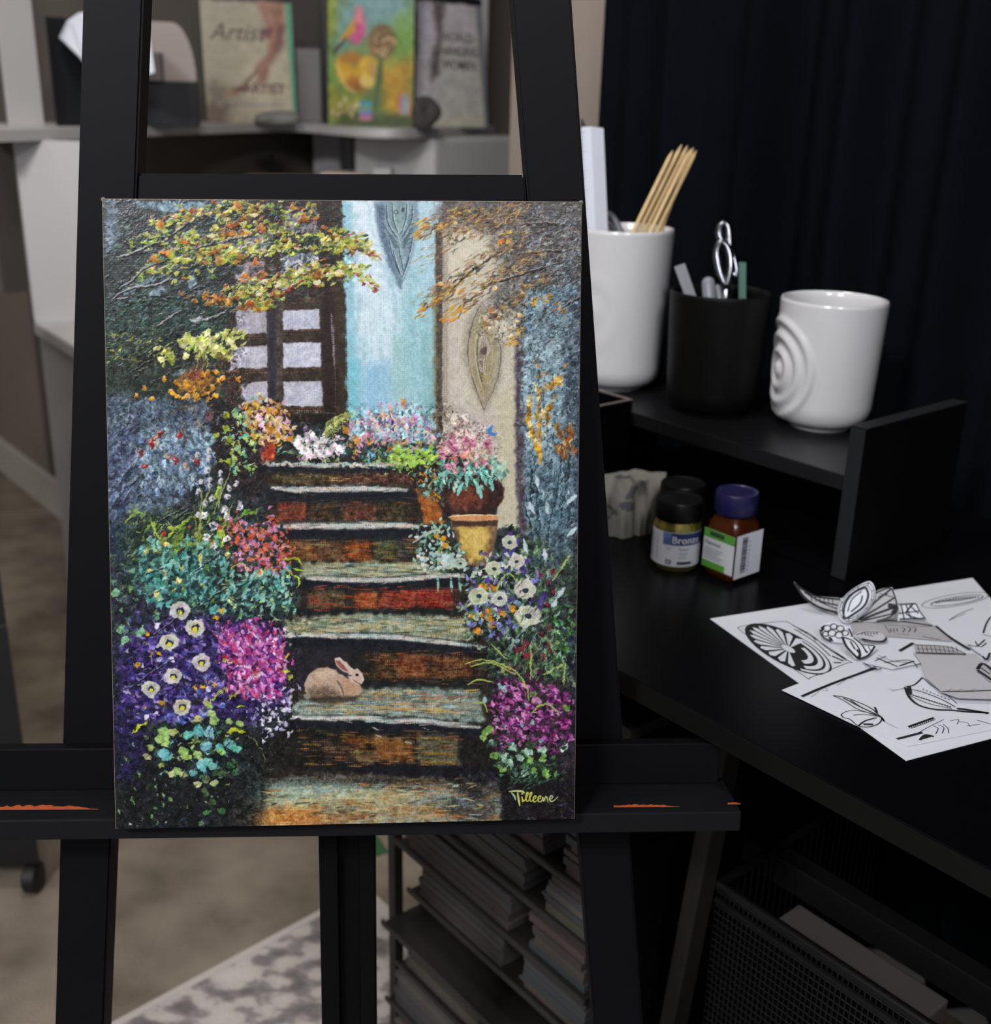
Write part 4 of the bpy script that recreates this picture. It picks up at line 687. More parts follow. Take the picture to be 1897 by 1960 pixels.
    # dry horizontal drags over the steps and treads
    for x0,x1,y0,y1,pal,n in ((520,790,945,1000,[(40,36,34),(110,70,46),(74,64,46),(56,60,58)],90),(540,800,1030,1070,[(44,40,36),(160,96,44),(90,80,56),(110,110,84)],90),(585,880,1120,1168,[(44,36,34),(176,80,44),(120,90,62),(160,64,50)],100),(680,925,1240,1308,[(40,36,32),(130,84,44),(88,70,46),(150,92,50)],120),(560,880,1396,1468,[(34,30,26),(150,110,50),(110,96,70),(84,66,40),(136,90,56)],170),
            (590,850,1078,1100,[(70,84,78),(190,184,146),(150,180,168),(196,160,110)],80),(550,890,1182,1212,[(64,72,66),(206,184,126),(150,182,172),(190,150,96),(96,100,84)],130),(580,920,1320,1368,[(70,84,84),(196,176,130),(150,182,178),(206,160,90),(170,100,66),(180,196,190)],170),(480,930,1496,1584,[(60,60,54),(196,172,116),(150,172,160),(176,100,56),(206,190,130),(90,76,56),(130,150,150)],260)):
        for i in range(n):
            x=R.uniform(x0,x1-20); y=R.uniform(y0,y1); c=np.array(pal[R.randint(len(pal))])+R.randn(3)*8
            p.S([(x,y),(x+R.uniform(8,34),y+R.randn()*1.6)],R.uniform(1.6,4.5),c,a=R.uniform(.45,.9),h=.6,dry=R.uniform(.2,.6),soft=.7)
    for pts in ([(505,889),(620,891),(780,888)],[(520,934),(640,936),(778,937)],[(532,1008),(680,1006),(800,1007)],[(588,1106),(750,1110),(886,1100)],[(533,1217),(740,1218),(918,1238)],[(558,1374),(740,1380),(918,1391)]):
        for i in range(34):
            x=R.uniform(pts[0][0],pts[-1][0]-24); y=np.interp(x,[a for a,b in pts],[b for a,b in pts]); p.S([(x,y+R.randn()*2.5),(x+R.uniform(12,34),y+R.randn()*2.5)],R.uniform(2,4.5),[(216,204,198),(196,190,180),(150,186,184),(120,116,110),(206,180,160)][R.randint(5)],a=R.uniform(.4,.85),h=.8,dry=R.uniform(.1,.5),soft=.7)
            if i%2: p.S([(x,y+8+R.randn()*2),(x+R.uniform(12,30),y+8+R.randn()*2)],3,(30,34,42),a=.6,h=.3,dry=.3)
    for x,y,r,k in ((310,1410,15,0),(313,1398,12,0),(332,1400,11,2),(315,1420,11,0),(380,1376,11,2),(400,1350,9,0),(405,1365,10,0),(408,1378,11,0),(395,1345,8,2),(437,1380,9,0),(458,1384,9,0),(316,1440,13,1),(318,1450,10,1),(360,1405,12,1),(380,1398,14,1),(400,1400,13,1),(350,1437,13,0),(356,1448,10,0),(378,1445,10,0),(395,1428,13,1),(420,1430,11,1),(424,1437,9,0),(440,1425,13,1),(450,1432,11,1),(400,1458,12,1),(408,1466,10,1),(385,1462,12,1),(388,1470,10,1),(368,1478,9,1),(340,1475,10,0),(350,1482,9,2),(412,1480,9,3),(395,1490,10,3),(380,1500,9,2),(410,1498,9,2),(452,1478,9,3),(440,1465,9,3),(425,1480,10,3),(288,1430,9,2),(282,1448,10,2),(308,1464,9,2),(328,1480,8,2),(392,1512,7,3),(405,1535,9,3),(425,1552,9,3),(395,1555,8,3),(384,1575,7,3)):
        c=[(150,182,104),(110,176,170),(176,182,120),(72,106,72)][k]; t=R.uniform(0,6.3)
        p.poly([(x+math.cos(t+a)*r*1.05*R.uniform(.6,1.1)*(1.15 if j==0 else .95),y+math.sin(t+a)*r*.85*R.uniform(.65,1.05)) for j,a in enumerate(np.linspace(0,6.28,10)[:-1])],np.array(c)+R.randn(3)*8,f=1.5,h=1.,var=44); p.S([(x-r*.6,y+r*.1),(x+r*.5,y-r*.2)],r*.3,np.array(c)*.8,a=.6,h=.8)
        if k<3: p.S([(x-r*.4,y-r*.2),(x+r*.3,y+r*.3)],r*.35,np.array(c)*.5+[(100,110,60),(60,100,100),(106,100,70),(0,0,0)][k],a=.7,h=1)
    for a in ([(996,430),(1040,427),(1090,432)],[(990,487),(1040,482),(1072,480)],[(930,545),(990,528),(1080,500)],[(1080,585),(1112,568)],[(860,560),(900,520),(960,480)]):
        p.curve(a,3.4,(34,26,24),a=.9,h=.5); p.curve([(x,y-2.4) for x,y in a],1.4,(160,140,120),a=.6,h=.6,dry=.3)
    for x,y,t,l in ((1026,920,80,24),(1017,972,65,24),(1047,972,85,22),(1094,955,-45,22),(1094,1018,-45,24),(1005,1045,75,26),(1042,1060,85,22),(1072,1135,-50,26),(1060,1155,-55,18)):
        c,k=math.cos(math.radians(t))*l/2,math.sin(math.radians(t))*l/2; p.S([(x-c,y-k),(x+c,y+k)],8,(190,206,212),h=.8,taper=.7)
    for x,y in ((630,526),(650,520),(606,540),(575,518),(497,561),(486,412),(505,540),(680,512),(404,452),(530,545)):
        p.ell(x,y,7,5,(218,206,160),ang=-10,h=.9)
    for a in ([(330,449),(347,434),(370,419),(408,402)],[(368,478),(386,471),(419,464),(445,457),(483,450)],[(224,492),(255,484),(281,472),(303,463)],[(229,552),(255,534),(275,514),(313,499)],[(213,575),(245,553),(300,545),(330,532)],[(300,625),(344,594)],[(397,611),(420,602),(437,592)],[(222,572),(245,570)]):
        p.curve([(x,y+2.2) for x,y in a],4,(34,32,36),a=.85,h=.2); p.curve(a,2.8,(150,144,146),a=.9,h=1.,taper=.7)
    for x,y in ((378,870),(400,862),(397,900),(399,876),(422,905),(401,918),(385,922),(422,920),(400,928),(379,940),(438,935),(405,953),(436,950),(392,962),(378,985),(452,925)):
        p.ell(x,y,4.4,6,(198,196,200),h=.9,ang=20); p.ell(x+2,y+1,1.4,2,(90,86,90))
    for a in ([(440,905),(425,940),(408,985)],[(393,960),(402,930)],[(386,935),(382,1040)],[(424,920),(418,975)],[(446,960),(420,1030)]): p.curve(a,2.4,(150,166,96),a=.9,h=.6)
    p.dabs([(865,815),(885,805),(885,840),(862,838)],16,[(150,96,50),(140,60,76)],L=(5,9),w=(3,5),a=(.4,.7)); p.poly([(931,823),(942,812),(940,826),(952,830),(944,834),(934,830)],(66,124,194),f=1,h=.8)
    for a in ([(294,1215),(340,1183),(383,1154)],[(368,1097),(400,1075),(424,1055)],[(278,1100),(300,1092),(320,1086)],[(383,1160),(410,1140),(437,1125)],[(310,1325),(270,1312),(240,1318)],[(262,1308),(300,1280),(330,1262)],[(300,1000),(330,985),(360,970)],[(305,1022),(340,990),(370,970)]): p.curve(a,3,(28,26,40),a=.85); p.curve([(x,y-2) for x,y in a],1.2,(176,176,180),a=.6,dry=.2)
    for x,y,r,c in ((344,1168,21,(212,206,208)),(373,1201,20,(212,206,184)),(324,1229,18,(210,206,190)),(385,1267,19,(216,206,204)),(332,1293,18,(212,206,200)),(288,1318,18,(210,210,196)),(348,1352,18,(212,202,178))): p.flower(x,y,r,c,petals=7,dark=(40,46,70))
    for a in ([(952,1130),(958,1110),(975,1098),(990,1112)],[(948,1140),(953,1118)],[(890,1270),(925,1262),(970,1275),(1000,1300),(1012,1340)],[(900,1275),(940,1268),(985,1290)],[(1015,1300),(1015,1240)],[(1040,1290),(1080,1270)],[(940,1232),(970,1262)],[(1058,1110),(1075,1085),(1090,1062)],[(1016,1365),(1030,1350),(1050,1348),(1068,1365)],[(895,1310),(915,1300),(945,1306)],[(905,1345),(925,1345),(932,1362)],[(1078,1310),(1082,1270)]): p.curve(a,3.4,(170,186,96),a=.9,h=.8,dry=.08)
    for x,y,r,c in ((974,1038,16,(206,212,186)),(987,1074,16,(216,214,198)),(944,1088,16,(208,214,176)),(955,1145,17,(214,216,206)),(1004,1128,23,(222,216,206)),(1010,1178,26,(208,212,184)),(915,1140,20,(206,212,176)),(880,1078,13,(190,212,196))): p.flower(x,y,r,c,cen=None,dark=(50,66,72),petals=8,open_=.26)
    for reg,n,pal,ang,L in (([(205,395),(450,395),(560,520),(420,620),(205,700)],330,[(34,42,44),(76,98,84),(104,120,116),(52,78,62),(128,136,140),(44,48,60)],-32,(8,20)),([(205,770),(300,790),(400,900),(300,990),(210,1000)],170,[(136,152,166),(60,66,86),(104,118,138),(84,92,96)],-46,(10,26)),
            ([(1010,420),(1108,400),(1108,680),(1010,660)],200,[(146,168,184),(52,52,56),(118,136,150),(40,48,60),(104,92,84)],-32,(6,18)),([(1010,690),(1100,690),(1100,1000),(1020,1000)],120,[(160,182,194),(92,118,134),(66,84,98)],-80,(10,26)),([(230,1000),(420,980),(540,1180),(240,1180)],170,[(30,36,40),(44,62,58),(100,130,90),(70,110,106)],-40,(6,14)),([(225,1400),(480,1400),(470,1580),(228,1580)],120,[(28,32,30),(52,66,48),(44,38,62)],-50,(8,18)),([(960,1090),(1095,1090),(1090,1300),(960,1300)],150,[(34,40,38),(70,98,64),(120,148,104),(52,62,58)],-60,(8,20))):
        p.dabs(reg,n,pal,L=L,w=(1.2,3.4),ang=(ang,16),a=(.35,.8),h=.7,dry=.2)
    for seg,wd,n in (([(320,470),(400,462),(490,440),(640,458),(690,465)],20,70),([(440,560),(520,545),(600,520),(690,520)],16,70),([(300,430),(420,398),(560,402)],16,50),([(420,480),(520,478),(620,470)],12,40)):
        band(seg,wd,n,YG+[(60,84,60),(48,66,52),(206,200,130)],w=(2.5,5),L=(5,11))
    br2=[(112,90,68),(150,116,70),(186,142,72),(86,76,70),(128,98,64),(66,64,64)]
    for seg,wd,n in (([(850,452),(1000,392)],26,230),([(820,585),(905,515),(1010,450)],15,170),([(885,592),(950,530),(1040,480)],15,150),([(800,455),(900,398)],14,90),([(930,620),(1000,560),(1060,520)],14,100)):
        band(seg,wd,n,br2,ang=-33,L=(5,15),w=(1.8,4),a=(.45,.9))
    p.smear([[(190,380),(640,380),(720,480),(700,560),(470,600),(440,760),(560,780),(560,900),(530,1000),(590,1180),(575,1400),(480,1590),(200,1590)],[(800,390),(1110,390),(1100,1500),(960,1500),(930,1300),(880,1180),(960,1060),(1000,1000),(1000,660),(930,560)],[(560,800),(840,780),(960,840),(960,920),(560,890)]],.6)
    # ---- rabbit
    p.poly([(583,1322),(583,1305),(592,1288),(608,1278),(626,1276),(642,1284),(658,1294),(672,1300),(690,1312),(692,1320),(686,1330),(660,1335),(600,1336)],(184,156,134),f=1.8,var=12)
    p.poly([(588,1318),(620,1312),(650,1322),(655,1336),(600,1337)],(96,84,72),f=8,a=.9); p.poly([(600,1284),(625,1277),(640,1284),(630,1296),(604,1298)],(206,178,156),f=6,a=.8)
    p.poly([(652,1296),(670,1300),(690,1314),(680,1330),(664,1330),(655,1315)],(186,140,112),f=4,a=.8); p.curve([(645,1302),(652,1312),(658,1330)],3.4,(86,78,72),a=.8); p.curve([(641,1308),(650,1318),(654,1332)],2.6,(206,176,150),a=.7)
    p.poly([(664,1292),(672,1282),(684,1279),(694,1288),(697,1300),(692,1309),(682,1310),(670,1304)],(200,172,154),f=1.5,var=10)
    p.poly([(640,1259),(650,1258),(664,1268),(676,1280),(672,1290),(655,1284),(643,1272)],(206,186,170),f=1.4); p.poly([(642,1264),(650,1264),(661,1276),(667,1286),(655,1281),(645,1272)],(150,94,82),f=1.4,var=20)
    p.curve([(645,1276),(658,1288),(672,1293)],3.5,(64,66,70),a=.9); p.ell(683,1291,3.2,2.4,(40,42,46),f=1); p.curve([(675,1300),(684,1306),(690,1308)],1.5,(90,66,60)); p.S([(690,1290),(695,1302)],4,(216,200,184),a=.7)
    p.poly([(590,1334),(690,1330),(680,1342),(600,1346)],(62,52,42),f=4,a=.75); p.ell(587,1332,6,5,(150,140,124),f=2,a=.8)
    for i in range(240):
        x,y=p.inside([(586,1318),(592,1290),(612,1279),(640,1285),(688,1312),(680,1330),(600,1332)],1)[0]; p.S([(x,y),(x-4,y+1.5)],1.1,[(220,196,176),(150,120,100),(196,160,136)][R.randint(3)],a=.35,h=.2)
    for x,y,rx,ry,col,al in ((600,1508,90,16,(140,168,160),.5),(560,1530,70,14,(170,184,140),.5),(700,1528,110,14,(196,186,130),.45),(540,1562,60,18,(196,120,50),.55),(640,1568,80,12,(170,110,66),.45),(790,1555,90,14,(176,130,80),.4),(850,1530,70,12,(110,140,146),.45),(770,1578,120,7,(120,160,160),.5),(900,1545,50,30,(52,54,58),.6),(480,1510,36,50,(44,52,52),.65),(470,1560,34,36,(52,46,38),.55),(620,1492,140,9,(36,36,36),.6),(800,1494,120,9,(40,34,34),.6),(915,1500,50,26,(36,34,38),.6)):
        p.ell(x,y,rx,ry,col,f=12,a=al,var=50)
    for i in range(150):
        x=R.uniform(500,930); y=R.uniform(1498,1582); c=[(206,190,130),(160,180,164),(186,110,60),(70,62,52),(206,170,110),(130,156,156)][R.randint(6)]; p.S([(x,y),(x+R.uniform(8,30),y+R.randn()*3)],R.uniform(1.5,4),c,a=R.uniform(.4,.9),h=.8,dry=R.uniform(0,.45),soft=.7)
    # ---- signature
    Y=(196,200,120)
    p.S([(974,1514),(990,1513),(1000,1514),(1003,1517)],4,Y,h=1); p.S([(978,1516),(984,1523),(986,1530)],3.4,(170,190,150),h=1); p.S([(990,1516),(992,1530),(994,1541)],4.2,Y,h=1)
    p.S([(998,1524),(1000,1533),(1004,1530)],3.2,(206,196,70),h=1); p.ell(999,1518,1.6,1.6,Y)
    for x in (1004,1011): p.curve([(x,1531),(x+5,1522),(x+6,1516),(x+3,1518),(x+2,1528),(x+5,1533),(x+8,1530)],2.5,(206,200,80),h=1)
    for x in (1019,1028): p.curve([(x,1530),(x+5,1527),(x+6,1523),(x+2,1524),(x+1,1531),(x+4,1534),(x+8,1531)],2.5,(200,202,96),h=1)
    p.curve([(1036,1534),(1038,1525),(1040,1532),(1044,1524),(1047,1528),(1048,1534)],2.6,(200,200,120),h=1); p.curve([(1052,1530),(1057,1525),(1054,1522),(1051,1528),(1054,1533),(1060,1531),(1067,1524)],2.6,(190,200,140),h=1)
    # canvas weave in colour break-up and fine glaze variation
    w = (p.weave-.5)[...,None]; p.img *= 1+.10*w*(1-.6*np.clip(p.h,0,1)[...,None]); p.img += ((p.n1-.5)*7+(p.n2-.5)*6)[...,None]
    t = np.clip(p.img/255./.55,0,1); p.img *= .70+.30*t*t*(3-2*t)
    p.img = p.img*.93+p.img.mean(-1,keepdims=True)*.07
    hh = np.clip(p.h,0,1.3)*1.0+.22*p.weave*(1-.7*np.clip(p.h,0,1))+.12*p.n1
    return np.clip(p.img,3,250)/255., hh
# ---------------------------------------------------------------- the room
carpet = ramp_mat('beige_carpet',[(.3,(108,98,86)),(.5,(134,122,108)),(.7,(150,138,122))],9.,bump=.5)
wallm = mat('beige_wall',(136,125,116),.85,spec=.2,var=.04,scale=4)
trimm = mat('trim_white',(196,188,180),.5)
def slab(name, pts, ext, m, kind='structure'):
    bm = NB(); prism(bm,pts,ext); return obj(name,bm,m,kind=kind)
slab('floor',[(-3.2,-2.2,0),(3.2,-2.2,0),(3.2,5.5,0),(-3.2,5.5,0)],(0,0,-.1),carpet)
slab('ceiling',[(-3.2,-2.2,2.5),(3.2,-2.2,2.5),(3.2,5.5,2.5),(-3.2,5.5,2.5)],(0,0,.1),mat('ceiling_white',(205,202,198),.9))
WR = 1.27
slab('wall_right',[SV(-1.6,WR,0),SV(1.52,WR,0),SV(1.52,WR,2.5),SV(-1.6,WR,2.5)],V*.1,wallm)
slab('wall_alcove',[SV(1.42,WR+.1,0),SV(1.42,2.9,0),SV(1.42,2.9,2.5),SV(1.42,WR+.1,2.5)],U*.1,wallm)
slab('wall_back',[SV(3.1,.97,0),SV(3.1,2.9,0),SV(3.1,2.9,2.5),SV(3.1,.97,2.5)],U*.1,wallm)
slab('wall_left',[SV(3.0,.97,0),SV(5.4,.97,0),SV(5.4,.97,2.5),SV(3.0,.97,2.5)],V*.1,wallm)
slab('wall_far',[(-3.2,5.5,0),(3.2,5.5,0),(3.2,5.5,2.5),(-3.2,5.5,2.5)],(0,.1,0),wallm)
slab('wall_side',[(-3.2,-2.2,0),(-3.2,5.5,0),(-3.2,5.5,2.5),(-3.2,-2.2,2.5)],(-.1,0,0),wallm)
bm = NB(); box(bm,(3.0,.955,0),(5.4,.97,.115),.004); obj('baseboard_left',bm,trimm,kind='structure')
bm = NB(); box(bm,(-1.6,WR-.014,0),(1.52,WR,.1),.004); obj('baseboard_right',bm,trimm,kind='structure')
# rug
rugm = ramp_mat('grey_rug',[(.36,(118,112,110)),(.47,(150,143,140)),(.53,(196,186,180)),(.7,(208,198,190))],22.,detail=4.,stretch=(1,1.6,1),bump=.6)
rugb = mat('rug_border',(196,186,180),.95,spec=.1)
c0 = at_z(700,1703,0); e1 = (at_z(420,1855,0)-at_z(600,1757,0)).normalized(); s0,v0 = sv(c0)
bm = NB(); e2 = -U
hexa(bm,c0,e1*1.6,e2*1.4,Zv*.008,.002,0); i1 = .012
hexa(bm,c0+e1*.0+Zv*.008,e1*1.6,e2*i1,Zv*.0012,0,1); hexa(bm,c0+Zv*.008,e1*i1*1.3,e2*1.4,Zv*.0012,0,1)
tag(obj('area_rug',bm,[rugm,rugb]),'mottled grey area rug with pale border on the beige carpet','rug')
# curtain
curt = mat('navy_black_cloth',(17,21,28),.9,spec=.08,var=.2,scale=30)
bm = NB(); sL = at_p(1165,0,SV(0,WR-.06,0),V).dot(U); n = 340; front = []; back = []; L = sL+1.3
rr = random.Random(5); ph = [rr.uniform(0,6.28) for _ in range(6)]
def cw(a,z): return .022*math.sin(a*46+ph[0]+.8*math.sin(a*9+ph[1]))+.012*math.sin(a*87+ph[2])+.010*math.sin(a*21+ph[3]+z*.8)
zs = [.06,.5,.9,1.2,1.5,1.9,2.3]
g = [[bm.verts.new(SV(sL-L*i/n,WR-.062+cw(L*i/n,z),z)) for i in range(n+1)] for z in zs]
for a,b in zip(g,g[1:]):
    for i in range(n): bm.faces.new([a[i],a[i+1],b[i+1],b[i]])
bmesh.ops.solidify(bm,geom=list(bm.faces),thickness=.003)
tag(obj('curtain',bm,curt,smooth=True),'black full-length curtain hanging in folds behind the black desk','curtain')
# ---------------------------------------------------------------- easel
blk = mat('black_paint_wood',(12,12,15),.5,spec=.1,var=.12,scale=14)
blk2 = mat('black_paint_dull',(8,8,9),.5,spec=.1)
worn = mat('orange_bare_wood',(170,76,36),.7,var=.3,scale=120)
E1 = Vector((math.cos(math.radians(3.5)),math.sin(math.radians(3.5)),0)); LN = math.radians(8.5)
E2 = Vector((-E1.y*math.sin(LN),E1.x*math.sin(LN),math.cos(LN))); EN = E1.cross(E2)
# painting pose from its four corners
_w,_h = .305,.4066; rows = []
for (X,Y),(a,b) in zip(((-_w/2,_h/2),(_w/2,_h/2),(_w/2,-_h/2),(-_w/2,-_h/2)),PC):
    x = (a-948.5)/FPX; y = -(b-980)/FPX; rows += [[X,Y,1,0,0,0,-x*X,-x*Y,-x],[0,0,0,X,Y,1,-y*X,-y*Y,-y]]
Hm = np.linalg.svd(np.array(rows))[2][-1].reshape(3,3); Hm *= np.sign(Hm[2,2]); _s = (np.linalg.norm(Hm[:,0])+np.linalg.norm(Hm[:,1]))/2
_c = lambda k: (_R*float(Hm[0,k])+_U*float(Hm[1,k])+_F*float(Hm[2,k]))/_s
P1,P2,PT = _c(0),_c(1),CAM+_c(2); PN = P1.cross(P2).normalized()
EO = PT+P2*(_h/2)-PN*.0195
def ES(s,t,n=0.): return EO+E1*s+E2*t+EN*n
tf = -EO.z/E2.z                       # where the frame meets the floor
ez = thing('easel','tall black wooden A-frame easel holding the garden painting','easel',(EO.x,EO.y-.1,0))
def up_poly(pts,n0,n1):
    bm = NB(); prism(bm,[ES(s,t,n0) for s,t in pts],EN*(n1-n0),bev=.0015); return bm
ln = lambda s0,t0,s1,t1,t: s0+(s1-s0)*(t-t0)/(t1-t0)
tt = .5
lo_ = lambda t: ln(-.1629,.1224,-.2242,-.5919,t); li_ = lambda t: ln(-.1256,.1235,-.1881,-.5928,t)
ri_ = lambda t: ln(.1058,.1299,.1822,-.6021,t); ro_ = lambda t: ln(.1443,.131,.2205,-.6031,t)
obj('upright',up_poly([(lo_(tf+.004),tf+.004),(li_(tf+.004),tf+.004),(li_(tt),tt),(lo_(tt),tt)],-.024,0),blk,ez)
obj('upright',up_poly([(ri_(tf+.004),tf+.004),(ro_(tf+.004),tf+.004),(ro_(tt),tt),(ri_(tt),tt)],-.024,0),blk,ez)
tc = .0215
obj('crossbar',up_poly([(li_(tc-.05)+.0006,tc-.05),(ri_(tc-.05)-.0006,tc-.05),(ri_(tc+.001)-.0006,tc+.001),(li_(tc-.003)+.0006,tc-.003)],-.022,-.002),blk,ez)
bm = NB()
for a,b,n0,n1 in ((-.0263,-.0125,-.030,-.003),(-.0125,.0035,-.030,-.012),(.0035,.0145,-.030,-.003)): hexa(bm,ES(a,tf+.05,n0),E1*(b-a),E2*(tc-.05-tf-.05),EN*(n1-n0),.0008)
obj('center_mast',bm,blk2,ez)
rl0 = ES(-.006,tc-.06,-.034); rl1 = Vector((-.168,1.02,.004)); bm = NB(); dd = rl1-rl0; sx = E1*.022; hexa(bm,rl0-sx*.5,sx,Vector((0,.018,.006)),dd,.001); obj('rear_leg',bm,blk2,ez)
# tray: back rail, floor, lip
pbm = PT-P2*(_h/2); NB_ = (pbm-EO).dot(EN)              # how far the canvas bottom stands out in front of the frame
tL = (at_p(1420,1548,EO+EN*(NB_-.013),EN)-EO); lipn = NB_-.013
lipT = (at_p(640,1557,EO+EN*lipn,EN)-EO).dot(E2); lipB = (at_p(640,1601,EO+EN*lipn,EN)-EO).dot(E2); lipT -= .0022; sR = tL.dot(E1); sRb = (at_p(1372,1417,EO,EN)-EO).dot(E1); sLft = -.34
bbT = (at_p(300,1424,EO+EN*.004,EN)-EO).dot(E2)
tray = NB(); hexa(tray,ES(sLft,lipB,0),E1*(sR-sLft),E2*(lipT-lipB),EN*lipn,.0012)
rr = random.Random(9)
for xs in ((-10,188,1549,9),(1175,1300,1549,5),(1393,1418,1544,3)):
    k = 26; topv = []; botv = []
    for i in range(k+1):
        x = xs[0]+(xs[1]-xs[0])*i/k; hh = xs[3]*(math.sin(math.pi*min(1,.12+i/k*.95))**.6)*rr.uniform(.55,1.1); pT = at_p(x,xs[2]-hh+(x*-.004),ES(0,lipT+.0004,0),E2); pB = at_p(x,xs[2]+1+(x*-.004),ES(0,lipT+.0004,0),E2); topv.append(tray.verts.new(pT)); botv.append(tray.verts.new(pB))
    for i in range(k): tray.faces.new([topv[i],topv[i+1],botv[i+1],botv[i]]).material_index = 1
obj('tray',tray,[mat('black_paint_tray_lit',(21,21,24),.5,spec=.12,var=.15,scale=20),worn],ez,label='canvas tray with orange bare wood along its worn front edge')  # black lightened for light on the tray's upward face; orange edge is wear
bm = NB(); hexa(bm,ES(sLft,lipT,.0005),E1*(sRb-sLft),E2*(bbT-lipT),EN*.0105,.001); obj('tray_rail',bm,blk,ez)
# painting
raw = mat('raw_canvas',(124,110,100),.9,spec=.1,var=.15,scale=90); oil = attr_mat('oil_paint',.3,.22)
img,hgt = paint()
cp = thing('canvas_painting','stretched canvas painting of flowers, stone steps and a rabbit on the easel','painting',PT-P2*(_h/2))
c00,c10,c11,c01 = PT-P1*_w/2+P2*_h/2, PT+P1*_w/2+P2*_h/2, PT+P1*_w/2-P2*_h/2, PT-P1*_w/2-P2*_h/2
paint_mesh('painted_face',img,hgt,c00,c10,c11,c01,.00016,PN,oil,cp,K=PAINT_K)
bm = NB(); g = .0004
prism(bm,[c00-PN*g,c10-PN*g,c11-PN*g,c01-PN*g],-PN*.0175)
for c in (c00,c10): bmesh.ops.create_icosphere(bm,subdivisions=2,radius=.0016,matrix=Matrix.Translation(c-PN*.002))
for a,b in ((c00,c10),(c00,c01),(c10,c11)): tube(bm,[a-PN*.0008,a.lerp(b,.33)-PN*.0008,a.lerp(b,.66)-PN*.0008,b-PN*.0008],.0005,6)
obj('canvas_edge',bm,raw,cp)
# ---------------------------------------------------------------- black desk
lam = mat('black_laminate',(6,6,8),.28,spec=.12,var=.08,scale=8,bump=.03)
edge = mat('black_edge_band',(20,20,20),.5,spec=.2)
DZ = .74; dv = .570
sD0 = -.55; sD1 = sv(at_p(745,1600,SV(0,.6,0),V))[0]+.02
dk = thing('black_desk','long black laminate desk against the black curtain, papers spread on it','desk',SV(.2,.85,0))
bm = NB(); box(bm,(sD0,dv,DZ-.0175),(sD1,WR-.128,DZ),.0012); obj('desktop',bm,lam,dk)
bm = NB(); box(bm,(sD0,dv-.0009,DZ-.0173),(sD1,dv-.0001,DZ-.0004),.0002); obj('edge_strip',bm,mat('edge_band_grey',(15,15,14),.55,spec=.1),dk)
for s_,v_ in ((sD0+.05,.62),(sD0+.05,1.10),(sD1-.04,1.10)):
    bm = NB(); box(bm,(s_-.018,v_-.018,0),(s_+.018,v_+.018,DZ-.0175),.002); obj('leg',bm,edge,dk)
# splayed front leg seen right of the easel
pa = at_p(1342,1610,SV(0,.63,0),V); pb = at_p(1282,1925,SV(0,.63,0),V); dirn = (pb-pa); top = pa+dirn*((DZ-.0175-pa.z)/dirn.z); bot = pa+dirn*((.0-pa.z)/dirn.z)
olive = mat('dark_olive_metal',(27,25,22),.6,spec=.3)
bm = NB(); hexa(bm,top-U*.008,U*.016,V*.022,bot-top,.002); obj('leg',bm,olive,dk,label='slanted slim dark olive desk leg')
q0 = at_p(1430,1600,SV(0,.74,0),V); bm = NB(); box(bm,(sD0+.05,.735,q0.z-.026),(sv(q0)[0]+.0,.755,q0.z+.002),.001); obj('under_rail',bm,mat('under_rail_grey',(19,19,19),.55,spec=.2),dk)
# riser
rlam = mat('black_laminate_riser',(8,8,9),.5,spec=.1); rband = mat('riser_edge_lit',(30,31,33),.5,spec=.2); RZ = .886; SHZ = .839; rv0,rv1 = .866,1.035; sA = .532; sB = .93  # side faces darkened for shade, added edge strips lightened for frontal light
rs = thing('desk_riser','black desktop shelf riser with raised sides carrying the three cups','desk shelf',SV(.73,.95,DZ))
bm = NB(); box(bm,(sA,rv0-.002,DZ),(sA+.0155,rv1,RZ),.0008); obj('side_panel',bm,rlam,rs)
bm = NB(); box(bm,(sB,rv0-.002,DZ),(sB+.0155,rv1,RZ),.0008); obj('side_panel',bm,rlam,rs)
bm = NB(); box(bm,(sA+.0155,rv0,SHZ-.0145),(sB,rv1,SHZ),.0008); obj('shelf',bm,mat('black_laminate_soft',(18,18,20),.34,spec=.25,var=.06,scale=8),rs)
bm = NB(); box(bm,(sA+.0155,rv0,DZ),(sB,rv1,DZ+.004),.0006); obj('base_board',bm,lam,rs)
cpx = at_z(1612,877,SHZ); bm = NB(); c_ = SV(sA+.0155,sv(cpx)[1],SHZ+.001); hexa(bm,c_-Zv*.0008,U*.006,V*.006,Zv*.0025,.0006); obj('cam_fitting',bm,mat('tan_plastic',(150,110,74),.6),rs,label='small tan fitting in the shelf corner')
for s_ in (sA,sB):
    bm = NB(); box(bm,(s_+.0002,rv0-.0028,DZ+.001),(s_+.0153,rv0-.0021,RZ-.0005),.0001); box(bm,(s_+.0002,rv0-.002,RZ+.0001),(s_+.0153,rv1,RZ+.0008),.0001); obj('edge_strip',bm,rband,rs)
bm = NB(); box(bm,(sA+.016,rv0-.0009,SHZ-.0143),(sB-.0005,rv0-.0001,SHZ-.0003),.0001); obj('edge_strip',bm,mat('shelf_edge_lit',(22,22,24),.5,spec=.2),rs)  # added strip, lightened for light on the shelf front
